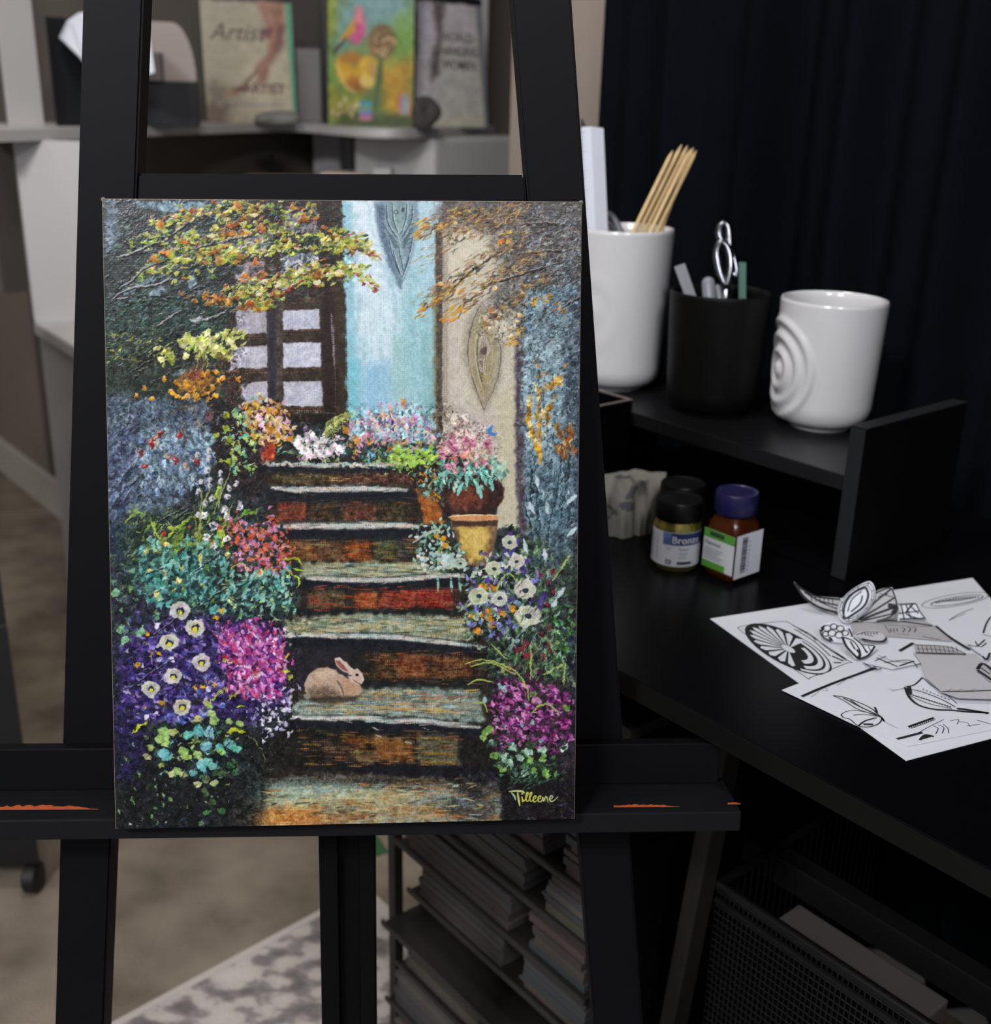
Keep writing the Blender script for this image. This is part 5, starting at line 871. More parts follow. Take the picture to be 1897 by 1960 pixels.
# organiser box left of the shelf
vb = .858; pc = at_p(1211,764,SV(0,vb,0),V); sb = sv(pc)[0]; zb = pc.z
bm = NB(); w_ = .004; l_ = .075; dp = .07
rim = mat('grey_worn_rim',(112,100,96),.6)
ob = thing('organizer_box','open black box with a pale rim at the left end of the riser','box',SV(sb+l_/2,vb-dp/2,DZ))
for lo,hi in (((sb,vb-dp,DZ),(sb+w_,vb,zb-.001)),((sb+l_-w_,vb-dp,DZ),(sb+l_,vb,zb-.001)),((sb+w_,vb-dp,DZ),(sb+l_-w_,vb-dp+w_,zb-.001)),((sb+w_,vb-w_,DZ),(sb+l_-w_,vb,zb-.001)),((sb+w_,vb-dp+w_,DZ),(sb+l_-w_,vb-w_,DZ+.004))): box(bm,lo,hi)
obj('box_body',bm,lam,ob)
bm = NB()
for lo,hi in (((sb,vb-dp,zb-.001),(sb+w_*.7,vb,zb)),((sb+w_,vb-w_*.7,zb-.001),(sb+l_,vb,zb))): box(bm,lo,hi)
obj('rim',bm,rim,ob)
# ---------------------------------------------------------------- cups
glaze = mat('white_glaze',(203,202,204),.16,spec=.5,coat=.3); blackc = mat('black_ceramic',(11,11,10),.5,spec=.25,bump=.25,scale=90)
def cup(name,label,base_px,rim_px,half_rim,half_low,m,relief=None,foot=.62,th=.005):
    b = at_z(*base_px,SHZ); d = depth(b)*.995; ztop = above(b,*rim_px); h = ztop-SHZ; dt = depth(b+Zv*h); R1 = half_rim/FPX*dt; R0_ = half_low/FPX*d
    pr = []; rb = min(.022,h*.2); N = 64
    pr += [(0,.0035),(R0_*foot*.86,.0035),(R0_*foot*.9,.0005),(R0_*foot,0),(R0_*foot+.001,.003)]
    for k in range(9):
        a = math.pi/2*k/8; pr.append((R0_*foot+.001+(R0_*.985-R0_*foot-.001)*math.sin(a),.004+rb*(1-math.cos(a))))
    for k in range(1,N+1): t = k/N; pr.append((R0_*.985+(R1-R0_*.985)*t,.004+rb+(h-.006-rb)*t))
    pr += [(R1-th*.2,h),(R1-th*.6,h+.0002),(R1-th,h-.002)]
    for k in range(1,20): t = k/20; pr.append((R1-th+(R0_*.95-th-R1+th)*t,h-.002-(h-.012-rb*.4)*t))
    pr += [(R0_*.6,.010),(0,.009)]
    seg = 160; to = (CAM-b); base_az = math.atan2(to.y,to.x); disp = None
    nout = 5+9+N
    if relief:
        da,zc,lam_,RR,amp = relief
        def disp(t,z,j):
            if j<6 or j>nout: return 0
            a = (t-base_az-da+math.pi)%(2*math.pi)-math.pi; r = math.hypot(a*R1*.92,(z-zc*h)*.86)
            if r>RR: return 0
            return amp*(.55+.45*math.cos(2*math.pi*r/lam_-1.2+a*.9))*min(1,(RR-r)/(lam_*.6))*(1.15-.5*r/RR)
    bm = NB(); lathe(bm,pr,b,seg,disp); o = obj(name,bm,m,smooth=True,pivot=b); o['label'] = label; o['category'] = 'cup'
    return b,h,R1,R0_
mug = cup('ceramic_cup','empty white ceramic cup with carved swirl rings at the right end of the shelf','x' and (1568,812),(1597,571),101,93,glaze,(-1.12,.46,.0135,.052,.0042))
tall = cup('ceramic_cup','tall white ceramic cup holding skewers and a white ruler','x' and (1176,737),(1194,435),97,86,glaze,(-.62,.50,.030,.045,.0012),foot=.6)
dark = cup('ceramic_cup','matte black ceramic cup between the two white cups','x' and (1360,783),(1381,557),97,88,blackc,None,foot=.74)
for nm,c in (('mug',mug),('tall',tall),('dark',dark)): print(nm,[round(v,3) for v in c[0]],[round(v,3) for v in c[1:]])
# things standing in the tall white cup
def at_c(x,y,c,off=0.): return at_d(x,y,depth(c[0]+Zv*c[1]*.9)+off)
inside = lambda c,dx=0.,dz=.012: c[0]+_R*dx+Zv*dz
# white scale ruler, triangular section
rt0,rt1 = at_c(1112,243,tall,-.02),at_c(1156,245,tall,-.02); wv = (rt1-rt0); dn = (at_c(1144,447,tall,-.01)-at_c(1135,243,tall,-.02)).normalized(); Lr = .30
Lr = (at_c(1135,243,tall)-at_c(1144,452,tall)).length+.035; nrm = wv.cross(dn).normalized()
if nrm.dot(CAM-rt0)<0: nrm = -nrm
rm = mat('white_plastic',(188,190,202),.45); ink = mat('black_ink',(24,25,30),.7)
bm = NB(); prism(bm,[rt0,rt0.lerp(rt1,.42)+nrm*.004,rt1,rt0.lerp(rt1,.5)-nrm*.008],dn*Lr,bev=.0005)
inkg = mat('ruler_ticks',(120,124,140),.7)
for k in range(46):
    p0 = rt0+dn*(.006+k*.0042); a = rt0.lerp(rt0.lerp(rt1,.42)+nrm*.004,.02)-rt0; e_ = (rt0.lerp(rt1,.42)+nrm*.004-rt0)
    fl = .42 if k%5==0 else .24; n2 = e_.cross(dn).normalized(); n2 = n2 if n2.dot(CAM-rt0)>0 else -n2
    ribbon(bm,[p0+e_*.03,p0+e_*(.03+fl)],.0006,n2,1,.00025)
tag(obj('scale_ruler',bm,[rm,inkg]),'white triangular scale ruler standing in the tall white cup','ruler')
bamboo = mat('bamboo',(205,176,128),.6,var=.18,scale=150)
sk = [((1288,288),(1211,446)),((1305,277),(1221,447)),((1316,279),(1232,447)),((1322,285),(1243,447)),((1333,288),(1255,447)),((1327,283),(1263,446))]
for k,(a,b) in enumerate(sk):
    off = (k%3)*.006-.004; A_ = at_c(*a,tall,.012+off); B_ = at_c(*b,tall,.004+off); dn2 = (B_-A_).normalized(); E_ = A_+dn2*((A_.z-(tall[0].z+.016))/-dn2.z); bm = NB()
    E_ = A_+dn2*min((E_-A_).length,(B_-A_).length+.055)
    tube(bm,[A_,A_+dn2*.007,A_+dn2*.011,E_],[.0004,.0019,.0023,.0023],8)
    tag(obj('bamboo_skewer',bm,bamboo,smooth=True),'pale bamboo skewer in the bundle leaning out of the tall white cup','skewer','bamboo skewers in the tall white cup')
steel = mat('chrome',(120,122,128),.14,metal=1.); steel2 = mat('brushed_steel',(150,152,160),.3,metal=.9)
gm = mat('grey_rubber',(96,98,108),.4,spec=.5)
sc = [at_c(x,y,tall,.018) for x,y in ((1162,408),(1172,416),(1181,430),(1188,448),(1190,470))]; bm = NB(); tube(bm,spline(sc,5),.0042,10)
tube(bm,spline([at_c(x,y,tall,.022) for x,y in ((1162,425),(1170,430),(1176,440),(1180,452),(1182,470))],5),.003,8)
tag(obj('scissors',bm,gm,smooth=True),'grey scissor handle hooked over inside the tall white cup','scissors')
bm = NB(); a = at_c(1113,227,tall,.03); b = at_c(1119,256,tall,.03); d_ = (b-a).normalized(); tube(bm,[a,a+d_*.005,a+d_*.016,a+d_*.022,a+d_*.19],[.0006,.0022,.0042,.0036,.0034],10)
tag(obj('paint_brush',bm,mat('black_bristle',(20,19,20),.6),smooth=True),'black-tipped brush behind the white ruler','brush')
# things standing in the black cup
acr = mat('clear_acrylic',(196,198,206),.12,trans=.55,ior=1.45)
def stick(name,label,cat,a,b,w,m,th,off=0.,rnd=False):
    A_ = at_c(*a,dark,off); B_ = at_c(*b,dark,off); d_ = (B_-A_).normalized(); Ln = (A_.z-(dark[0].z+.02))/-d_.z; x = (d_.cross(PN)).normalized(); W_ = w/FPX*depth(A_); bm = NB()
    if rnd: tube(bm,[A_,A_+d_*.0015,A_+d_*.004,A_+d_*.009,A_+d_*((A_-B_).length+.03)],[W_*.12,W_*.34,W_*.47,W_*.5,W_*.5],14)
    else: hexa(bm,A_-x*W_/2,x*W_,x.cross(d_)*th,d_*((A_-B_).length+.03),.0006)
    return tag(obj(name,bm,m,smooth=rnd),label,cat)
stick('acrylic_stick','clear flat acrylic stick leaning at the left rim of the black cup','stick',(1300,508),(1317,556),21,acr,.003,.0)
stick('pipette','frosted rounded pipette bulb in the black cup','pipette',(1355,530),(1357,562),25,mat('frosted_plastic',(170,174,186),.25,trans=.3),.003,-.01,True)
stick('pipette','small clear tube end beside the frosted pipette in the black cup','tube',(1372,545),(1375,562),14,acr,.003,.0,True)
stick('green_stick','flat grey-green stick at the right of the steel scissors','stick',(1420,503),(1420,560),14,mat('sage_green',(78,116,104),.6),.003,.01)
scz = thing('steel_scissors','shiny steel scissors standing handles-up in the black cup','scissors',dark[0]+Zv*.02)
for pts,off in (([(1386,428),(1378,436),(1377,452),(1383,462),(1394,470),(1402,486),(1407,505),(1409,520),(1406,530),(1400,505),(1397,480),(1396,450),(1393,434)],.012),([(1381,464),(1374,474),(1372,490),(1375,510),(1381,532),(1388,546),(1394,535),(1398,515),(1398,495),(1392,474)],-.004)):
    bm = NB(); tube(bm,spline([at_c(x,y,dark,off) for x,y in pts],5,True)+[at_c(*pts[0],dark,off)],.0041,12); obj('finger_loop',bm,steel,scz,smooth=True)
bm = NB(); a = at_c(1389,540,dark,.004); tube(bm,[a,at_c(1389,556,dark,.004),dark[0]+Zv*.10+_R*.006,dark[0]+Zv*.03+_R*.002],[.005,.006,.005,.002],10); obj('blades',bm,steel,scz,smooth=True)
# ---------------------------------------------------------------- jars, bottle, cloth
def jar(b,label,front):
    r = .0225; t = thing('paint_jar',label,'jar',b); bm = NB()
    gold = mat('gold_powder',(176,160,84),.22,metal=.85,var=.15,scale=200)
    lathe(bm,[(0,.0012),(r*.8,.001),(r*.9,0),(r*.985,.004),(r,.008),(r,.039),(r*.97,.044),(r*.88,.0475),(r*.86,.050),(0,.050)],b,64); obj('glass_body',bm,gold,t,smooth=True)
    bm = NB(); lathe(bm,[(0,.0485),(r*.97,.0485),(r*.985,.0495),(r*.97,.0655),(r*.93,.067),(r*.8,.0668),(r*.78,.0662),(0,.0662)],b,96,lambda t,z,j:(.00025*math.cos(t*48) if j in (2,3) else 0)); obj('lid',bm,mat('black_plastic',(10,10,11),.4,spec=.3),t,smooth=True)
    if not front: return
    ang = math.atan2((CAM-b).y,(CAM-b).x); wl = mat('label_white',(206,206,214),.6); lb = mat('label_blue',(30,46,94),.6); lb2 = mat('label_light_blue',(96,118,168),.6); gi = mat('label_grey_ink',(120,124,140),.7)
    bm = NB()
    def pt(x,z,e=.0004): a = ang+x/r; return Vector((b.x+math.cos(a)*(r+e),b.y+math.sin(a)*(r+e),b.z+z))
    def patch(x0,x1,z0,z1,mi,e):
        n = 28; A = [bm.verts.new(pt(x0+(x1-x0)*i/n,z0,e)) for i in range(n+1)]; B = [bm.verts.new(pt(x0+(x1-x0)*i/n,z1,e)) for i in range(n+1)]
        for i in range(n): bm.faces.new([A[i],A[i+1],B[i+1],B[i]]).material_index = mi
    patch(-.056,.030,.006,.0395,0,.0003); patch(-.0125,.030,.0275,.0392,1,.0005); patch(-.0125,-.0045,.0285,.0392,2,.0007)
    text_bm(bm,'Bronze',.0098,lambda x,y: pt(-.0040+x*.95,.0295+y,.0009),0,0,.00012)
    text_bm(bm,'ol',.0085,lambda x,y: pt(-.0108+x*.9,.0297+y,.0009),1)
    for s_,x,z,h in (('7 801',-.0095,.0225,.0032),('Reichgold',.003,.0228,.003),('rich gold',.003,.0186,.0028),('or riche',.003,.0146,.0028),): text_bm(bm,s_,h,lambda u_,w_,x=x,z=z: pt(x+u_*.8,z+w_,.0008),3)
    patch(.002,.016,.0085,.0112,4,.0006); patch(-.0085,-.0035,.0085,.0125,4,.0006); patch(-.0072,-.0048,.0094,.0116,0,.0009)
    for k in range(10): patch(-.020+.0008*(k%2),-.0185,.012+k*.0024,.0132+k*.0024,3,.0006)
    for k in range(12): patch(-.031,-.027+.001*(k%3),.011+k*.0021,.0118+k*.0021,3,.0006)
    obj('label',bm,[wl,lb,lb2,gi,mat('label_dark',(40,46,66),.6)],t)
bj = at_z(1291,1079,DZ); jar(bj,'small gold bronze powder jar with black lid, white and blue label facing out','x')
bj2 = bj+(at_z(1291,1000,DZ)-bj).normalized()*.047+_R*.004; jar(bj2,'second black-lidded jar hidden behind the gold bronze jar',None)
# amber bottle
bb = at_z(1396,1098,DZ); t = thing('amber_bottle','square amber medium bottle with dark blue cap and barcode sticker','bottle',bb)
yaw = math.radians(-51); ux = Vector((math.cos(yaw),math.sin(yaw),0)); uy = Vector((-ux.y,ux.x,0)); hw = .0187
amber = mat('amber_plastic',(66,27,8),.22,trans=.2,spec=.5)
bm = NB(); rings = []
for z,s_,rd in ((.0,.86,.3),(.003,.97,.3),(.006,1,.28),(.046,1,.28),(.052,.95,.34),(.058,.80,.5),(.0625,.66,.8),(.066,.62,1.)):
    ring = []; n = 48
    for k in range(n):
        a = 2*math.pi*k/n; c_,s2 = math.cos(a),math.sin(a); e = 2+6*(1-rd); m_ = (abs(c_)**e+abs(s2)**e)**(-1/e); ring.append(bm.verts.new(bb+(ux*c_+uy*s2)*m_*hw*s_+Zv*z))
    rings.append(ring)
for a,b in zip(rings,rings[1:]):
    for k in range(48): bm.faces.new([a[k],a[(k+1)%48],b[(k+1)%48],b[k]])
bm.faces.new(rings[0][::-1]); bm.faces.new(rings[-1]); obj('bottle_body',bm,amber,t,smooth=True)
bm = NB(); lathe(bm,[(0,.0625),(.0192,.0625),(.0198,.0635),(.0198,.080),(.0188,.0825),(.0165,.0828),(.0155,.0818),(.008,.0816),(.0035,.0808),(0,.0806)],bb,72,lambda t,z,j:(.0002*math.cos(t*40) if j in (2,3) else 0)); obj('cap',bm,mat('dark_blue_plastic',(24,22,62),.35,spec=.45),t,smooth=True)
fl = -uy; fr = ux       # the two faces towards the camera
def fp(n,e,x,z,off=.0005): return bb+n*(hw+off)+e*x+Zv*z
if fr.dot(CAM-bb)<0: fr = -fr
bm = NB(); le = ux
def rect(n,e,x0,x1,z0,z1,mi,off):
    bm.faces.new([bm.verts.new(fp(n,e,x,z,off)) for x,z in ((x0,z0),(x1,z0),(x1,z1),(x0,z1))]).material_index = mi
rect(fl,le,-.0182,.0182,.008,.046,0,.0006); rect(fl,le,-.0182,.0182,.0375,.046,1,.0008); rect(fl,le,-.0182,.009,.008,.0145,1,.0008)
rect(fl,le,-.011,.006,.040,.0442,2,.0010)
text_bm(bm,'Malmittel',.0052,lambda x,y: fp(fl,le,-.0165+x*.95,.031+y,.0010),3)
for k in range(5): rect(fl,le,-.0165,.006-.003*(k%3),.0268-k*.0024,.0275-k*.0024,4,.0009)
obj('label',bm,[mat('label_paper_grey',(176,178,182),.6),mat('label_green',(72,132,44),.6),mat('label_dark_green',(34,60,40),.6),mat('label_dark',(40,46,66),.6),mat('label_grey_ink',(120,124,140),.7)],t)
bm = NB(); rect(fr,uy,-.0188,.0178,.005,.0475,0,.0012)
rr = random.Random(4); z_ = .010
while z_<.044:
    h_ = rr.choice([.0004,.0006,.0010,.0014]); rect(fr,uy,-.0110,-.0035 if True else 0,z_,z_+h_,1,.0015); z_ += h_+rr.choice([.0004,.0006,.0009])
for k in range(8): rect(fr,uy,-.001,.0002,.010+k*.004,.012+k*.004,2,.0015)
obj('barcode_sticker',bm,[mat('label_white',(206,206,214),.6),mat('label_dark',(40,46,66),.6),mat('label_grey_ink',(120,124,140),.7)],t)
# crumpled cloth with printed leaves
clm = mat('grey_white_cloth',(124,121,115),.9,var=.15,scale=40); lf = mat('print_grey_blue',(78,80,86),.9); cpt = at_z(1218,1012,DZ)
zc1 = above(cpt,1218,903)-DZ; bm = NB(); nx,nz = 90,90; rr = random.Random(2)
grid = []
wx = _R.copy(); wx.z = 0; wx.normalize(); wy = Vector((-wx.y,wx.x,0)); a0 = (at_z(1150,1032,DZ)-cpt).dot(wx)*1.6; a1 = (at_z(1262,1000,DZ)-cpt).dot(wx)
for j in range(nz+1):
    row = []; v_ = j/nz
    for i in range(nx+1):
        u_ = i/nx; prof = (1-abs(2*v_-1)**3.2); top_ = zc1*(.88+.12*u_)*(1-.03*math.sin(u_*9)); sh = math.sin(math.pi*v_)
        x = a0+(a1-a0)*u_; x = x-max(0,x+.01)*.4*(1-min(1,sh**.7)); taper = 1
        y = (-.5+v_)*.055*(1-.2*u_); z = top_*min(1,sh*1.15)**.42
        z = z*(1+.025*math.sin(u_*11+v_*9)); y += .004*math.sin(u_*9+v_*13)+.0025*math.sin(u_*21-v_*11)+.0012*math.sin(u_*47+v_*23)
        row.append(bm.verts.new(cpt+wx*x+wy*y+Zv*max(.0006,z)))
    grid.append(row)
for a,b in zip(grid,grid[1:]):
    for i in range(nx):
        f = bm.faces.new([a[i],a[i+1],b[i+1],b[i]]); c = f.calc_center_median(); cc = c-CAM; dd_ = cc.dot(_F); X = 948.5+FPX*cc.dot(_R)/dd_; Y = 980-FPX*cc.dot(_U)/dd_
        if (c-cpt).dot(wy)<0 and ((((X-1200)*.9+(Y-968)*.3)/15)**2+(((Y-968)-.2*(X-1200))/10)**2<1 or (abs(X-1206-(950-Y)*.5)<7 and 930<Y<955) or (1163<X<1182 and abs(Y-975-(X-1172)*.9)<4) or (1163<X<1180 and abs(Y-985+(X-1172)*.6)<3)): f.material_index = 1
tag(obj('crumpled_cloth',bm,[clm,lf],smooth=True),'crumpled off-white cloth with grey leaf print beside the jars','cloth')
# ---------------------------------------------------------------- papers on the desk (pixel frame of a close view: x/3.178+1300, y/3.178+1080)
pap = mat('white_paper',(206,208,216),.75,spec=.2); gry = mat('grey_tracing_paper',(178,177,182),.75,spec=.2); dkp = mat('grey_print_paper',(166,165,168),.8,spec=.2)
def zz(x,y): return (x/3.178+1300,y/3.178+1080)
def sheet(name,label,cat,pts,z,m,ink=(),fills=(),group=None,th=.0004,curl=None,whites=()):
    bm = NB(); P = [at_z(*zz(*p),z) for p in pts]
    if curl:
        for i,c in curl.items(): P[i] = P[i]+Zv*c
    prism(bm,P,Zv*th)
    for p,w in ink: ribbon(bm,spline([at_z(*zz(*a),z+th) for a in p],5) if len(p)>2 else [at_z(*zz(*a),z+th) for a in p],w*1.35/3.178/FPX*.85,Zv,1,.00025)
    for p in fills:
        f = bm.faces.new([bm.verts.new(at_z(*zz(*a),z+th)+Zv*.0002) for a in p]); f.material_index = 1
        if f.normal.z<0: f.normal_flip()
    for p in whites:
        f = bm.faces.new([bm.verts.new(at_z(*zz(*a),z+th)+Zv*.0004) for a in p])
        if f.normal.z<0: f.normal_flip()
    return tag(obj(name,bm,[m,ink_m]),label,cat,group)
ink_m = mat('black_ink',(24,25,30),.7)
def arcs(c,r0,r1,a0,a1,n,ang=0.,sq=1.):
    out = []
    for i in range(n+1):
        t = math.radians(a0+(a1-a0)*i/n); x,y = math.cos(t)*r0,math.sin(t)*r1*sq; k = math.radians(ang); out.append((c[0]+x*math.cos(k)-y*math.sin(k),c[1]+x*math.sin(k)+y*math.cos(k)))
    return out
# lowest sheet, with the leaf-tile print on it
quad = [(188,333),(1380,1197),(2500,905),(1785,85)]
tile = [(358,388),(400,375),(600,350),(650,352),(690,370),(1035,590),(1020,602),(800,690),(770,688),(400,425)]
inks = [(tile+[tile[0]],4)]; whites = []
def ep(r,a):
    t = math.radians(a); x,y = 292*r*math.cos(t),98*r*math.sin(t); k = math.radians(26.5); return (664+x*math.cos(k)-y*math.sin(k),517+x*math.sin(k)+y*math.cos(k))
for k in range(13):
    a = 75+k*17; whites.append([ep(.10,a),ep(.5,a-5.5),ep(.80,a-6),ep(.90,a),ep(.80,a+6),ep(.5,a+5.5)])
for r0,r1,a0,a1 in ((.86,.95,-80,62),(.68,.80,-75,50),(.45,.58,-60,40)): whites.append([ep(r1,a0+(a1-a0)*k/14) for k in range(15)]+[ep(r0,a1-(a1-a0)*k/14) for k in range(15)])
whites.append([ep(.16,a) for a in range(0,360,30)])
for k in range(0):
    a = k/10; x0,y0 = 690,525; x1,y1 = 440+a*430,(400+a*a*20 if a<.2 else 405+(a-.2)*270)
    inks += [([(x0-20,y0-6),((x0+x1)/2-20,(y0+y1)/2+14),(x1,y1)],5),([(x0-20,y0-6),((x0+x1)/2+18,(y0+y1)/2-12),(x1,y1)],4)]
for k in range(0):
    a = k/6; x1,y1 = 600+a*300,620+math.sin(a*3.1)*30-a*0; inks += [([(680,530),((680+x1)/2-12,(530+y1)/2+10),(x1,y1)],6),([(680,530),((680+x1)/2+14,(530+y1)/2),(x1,y1)],5)]
inks += [([(690,372),(800,430),(900,510),(1020,588)],7),([(700,395),(820,470),(920,560)],6),([(720,400),(800,430),(830,470)],4),([(930,560),(1000,590)],12),([(920,525),(1010,575)],9),([(940,600),(985,600)],10),([(380,395),(415,400)],3)]
inks += [(arcs((1680,220),205,36,0,360,30,-9),4),(arcs((1690,222),160,22,0,360,26,-9),6),([(1560,238),(1680,210),(1800,200)],6),([(1600,228),(1700,222),(1790,206)],5),([(1640,345),(1700,305),(1790,270)],4),([(1660,335),(1740,300)],3)]
for k in range(16): x = 1560+k*17; inks.append(([(x,236-(x-1560)*.12),(x+8,226-(x-1560)*.12)],5))
inks += [([(1850,420),(1870,360),(1897,320)],9),([(1850,430),(1897,440)],6)]
fills = [[ep(1,a) for a in range(0,360,10)],[(400,390),(410,385),(440,420),(470,470),(640,610),(800,668),(905,640),(930,560),(950,610),(860,665),(800,672),(640,590),(440,455)]]
sheet('paper_sheet','large white sheet lowest on the desk, printed with a round-cornered leaf tile','paper',quad,DZ,pap,inks,fills[:1],whites=whites)
# sheets above
sheet('paper_sheet','white sheet in front with small leaf sketches and a long black ribbon line','paper',[(625,767),(1060,600),(1480,560),(2300,700),(2300,930),(1390,1110),(1060,975)],DZ+.0008,pap,
 [([(745,806),(900,740),(1060,680),(1200,632)],16),([(745,800),(1195,622)],4),([(800,810),(850,775),(830,760),(900,770),(880,745)],2),([(960,740),(1010,705),(1000,690),(1060,700)],2),
  ([(935,800),(1010,812),(1100,845),(1170,880),(1215,920),(1245,955)],7),([(935,800),(1000,830),(1080,880),(1150,905),(1225,930)],6),([(1000,815),(1100,868),(1200,915)],9),([(1040,826),(1120,880)],6),
  ([(985,915),(1010,900),(1060,890),(1130,900),(1230,925)],4),([(985,915),(1000,935),(1040,945),(1090,985),(1160,990),(1215,970),(1235,940)],6),([(1060,920),(1120,915),(1225,930)],5),([(1090,985),(1130,955),(1200,935)],8),([(1120,975),(1180,975)],14),([(1190,870),(1205,905)],10),([(1230,930),(1248,958)],9),
  ([(1250,960),(1330,1000)],2),
  ([(1375,750),(1400,810),(1460,860),(1560,885),(1660,890),(1760,900),(1885,905)],14),([(1375,745),(1430,735),(1480,690)],8),([(1380,760),(1450,770),(1540,800),(1620,835),(1680,870)],7),([(1400,800),(1480,835),(1560,860),(1660,880)],5),([(1480,690),(1540,740),(1620,790),(1690,850)],5),([(1690,880),(1740,885),(1880,908)],18),([(1270,760),(1330,765),(1375,750)],2),([(1290,775),(1375,755)],2),
  ([(1395,990),(1550,935)],12),([(1410,1000),(1560,945)],4),([(1325,1065),(1480,1025)],14),([(1450,1030),(1520,990),(1610,945)],3),([(1545,985),(1575,1000),(1560,1035)],4),([(1575,980),(1610,995),(1600,1030)],4),([(1605,975),(1635,1000),(1640,1030)],4),([(1465,1070),(1500,1040),(1550,1050)],12),([(1650,955),(1700,945),(1690,975)],3),([(1700,960),(1750,965),(1770,990)],3),([(1810,950),(1850,960),(1897,975)],4),([(1750,985),(1830,975)],3)]
 +[([(1405+k*16,790+k*5),(1412+k*16,798+k*5)],9) for k in range(16)]+[([(1480+k*22,760+k*9),(1490+k*22,765+k*9)],7) for k in range(8)]+[([(1395+k*13,985-k*4.5),(1402+k*13,1000-k*4.5)],4) for k in range(12)],
 [[(1455,1072),(1500,1042),(1545,1048),(1500,1062)],[(1385,745),(1410,740),(1420,790),(1395,790)]])
sheet('tracing_sheet','grey tracing sheet with a stitched black line lying on the white sheets','paper',[(1425,540),(1800,545),(1900,640),(2250,720),(2250,830),(1700,815),(1600,780),(1500,690),(1470,600)],DZ+.0052,gry,
 [([(1600,776),(1740,775),(1897,768),(2100,765)],8),([(1620,764),(1640,772),(1655,762),(1690,772),(1720,762),(1760,772),(1800,760)],2)])
sheet('paper_strip','grey printed strip with tally-like marks behind the leaf cut-outs','paper strip',[(1040,350),(1470,330),(1560,380),(1660,470),(1280,440),(1060,420)],DZ+.0015,dkp,
 [([(1050,352),(1300,345),(1540,375)],14),([(1240,372),(1540,380)],3),([(1250,375),(1285,420)],4),([(1285,392),(1288,412)],5),([(1305,392),(1308,412)],5),([(1325,392),(1327,410)],5),([(1350,385),(1372,395),(1360,415)],5),([(1385,382),(1408,392),(1395,415)],5),([(1415,385),(1440,393),(1430,416)],5),([(1480,440),(1530,450),(1590,460)],5),([(1560,375),(1640,440),(1770,520)],16),([(1300,420),(1400,432)],3)])
sheet('paper_strip','curling pale strip with a black bar between the leaf cut-outs and tracing sheet','paper strip',[(1120,600),(1200,540),(1430,475),(1440,510),(1480,600),(1300,640)],DZ+.0030,pap,
 [([(1340,530),(1425,480)],18),([(1120,600),(1190,640),(1230,635)],8),([(1200,570),(1330,625)],10),([(1210,555),(1300,590),(1410,600)],4),([(1250,600),(1400,585),(1450,630)],6),([(1340,620),(1430,590)],10),([(1190,590),(1260,560)],5)])
sheet('paper_strip','narrow patterned strip at the edge of the tracing sheet','paper strip',[(1430,488),(1640,500),(1745,545),(1440,545)],DZ+.0060,dkp,[([(1432,492),(1640,503),(1740,545)],5),([(1440,540),(1745,548)],10),([(1445,515),(1560,520),(1680,535)],4)]+[([(1450+k*26,495+k*.6),(1462+k*26,540)],3) for k in range(10)])
sheet('paper_scrap','white scrap with a dark arrow-shaped drawing at the far right of the papers','paper',[(1750,480),(1860,450),(1940,480),(1880,580),(1790,520)],DZ+.0030,pap,[([(1760,490),(1810,500),(1860,460)],8),([(1800,470),(1830,505),(1870,480)],7),([(1845,560),(1870,580),(1890,540)],10)])
sheet('leaf_cutout','dark patterned paper leaf lying on the tracing sheet at the right edge','paper cut-out',[(1810,640),(1835,600),(1897,620),(1990,720),(1960,760),(1870,700)],DZ+.0066,dkp,[([(1815,640),(1845,605),(1897,640),(1985,725)],16),([(1815,645),(1880,690),(1960,750)],16),([(1835,630),(1890,670)],7)])
# cut-outs standing up off the pile
TN = Vector((-.12,-.80,.58)).normalized()
def cut(name,label,pts,anchor,m,ink,nrm=None,fills=(),bend=0.):
    n = Vector(nrm).normalized() if nrm else TN; p0 = at_z(*zz(*anchor),DZ+.0024); bm = NB(); O = [at_p(*zz(*p),p0,n) for p in pts]
    if bend: c_ = sum((p for p in O),Vector())/len(O); ex = _R; O = [p+n*bend*((p-c_).dot(ex)/.02)**2 for p in O]
    prism(bm,spline(O,4,True) if len(O)>5 else O,-n*.0004)
    for p,w in ink: ribbon(bm,spline([at_p(*zz(*a),p0,n) for a in p],5),w*1.3/3.178/FPX*.85,n,1,.0003)
    for p in fills:
        f = bm.faces.new([bm.verts.new(at_p(*zz(*a),p0,n)+n*.0002) for a in p]); f.material_index = 1
    return tag(obj(name,bm,[m,ink_m]),label,'paper cut-out')
lo_pts = [(1160,103),(1192,150),(1186,215),(1150,275),(1085,330),(1022,358),(985,335),(968,290),(980,235),(1020,180),(1090,130)]
def inset(pts,k,c): return [(c[0]+(x-c[0])*k,c[1]+(y-c[1])*k) for x,y in pts]
cc = (1085,230)
cut('leaf_cutout','pale oval paper leaf with concentric lines standing upright on the pile',lo_pts,(1015,360),pap,[(inset(lo_pts,.93,cc)+[inset(lo_pts,.93,cc)[0]],4),(inset(lo_pts,.80,cc)+[inset(lo_pts,.80,cc)[0]],4),([(1135,140),(1060,175),(1010,240),(1000,320),(1020,330)],11),([(1135,140),(1150,190),(1120,260),(1020,330)],12),([(1110,165),(1050,215),(1025,290)],6),([(1115,190),(1100,240),(1045,290)],8)]+[([(inset(lo_pts,.92,cc)[k][0],inset(lo_pts,.92,cc)[k][1]),(inset(lo_pts,.82,cc)[k][0],inset(lo_pts,.82,cc)[k][1])],4) for k in range(11)])
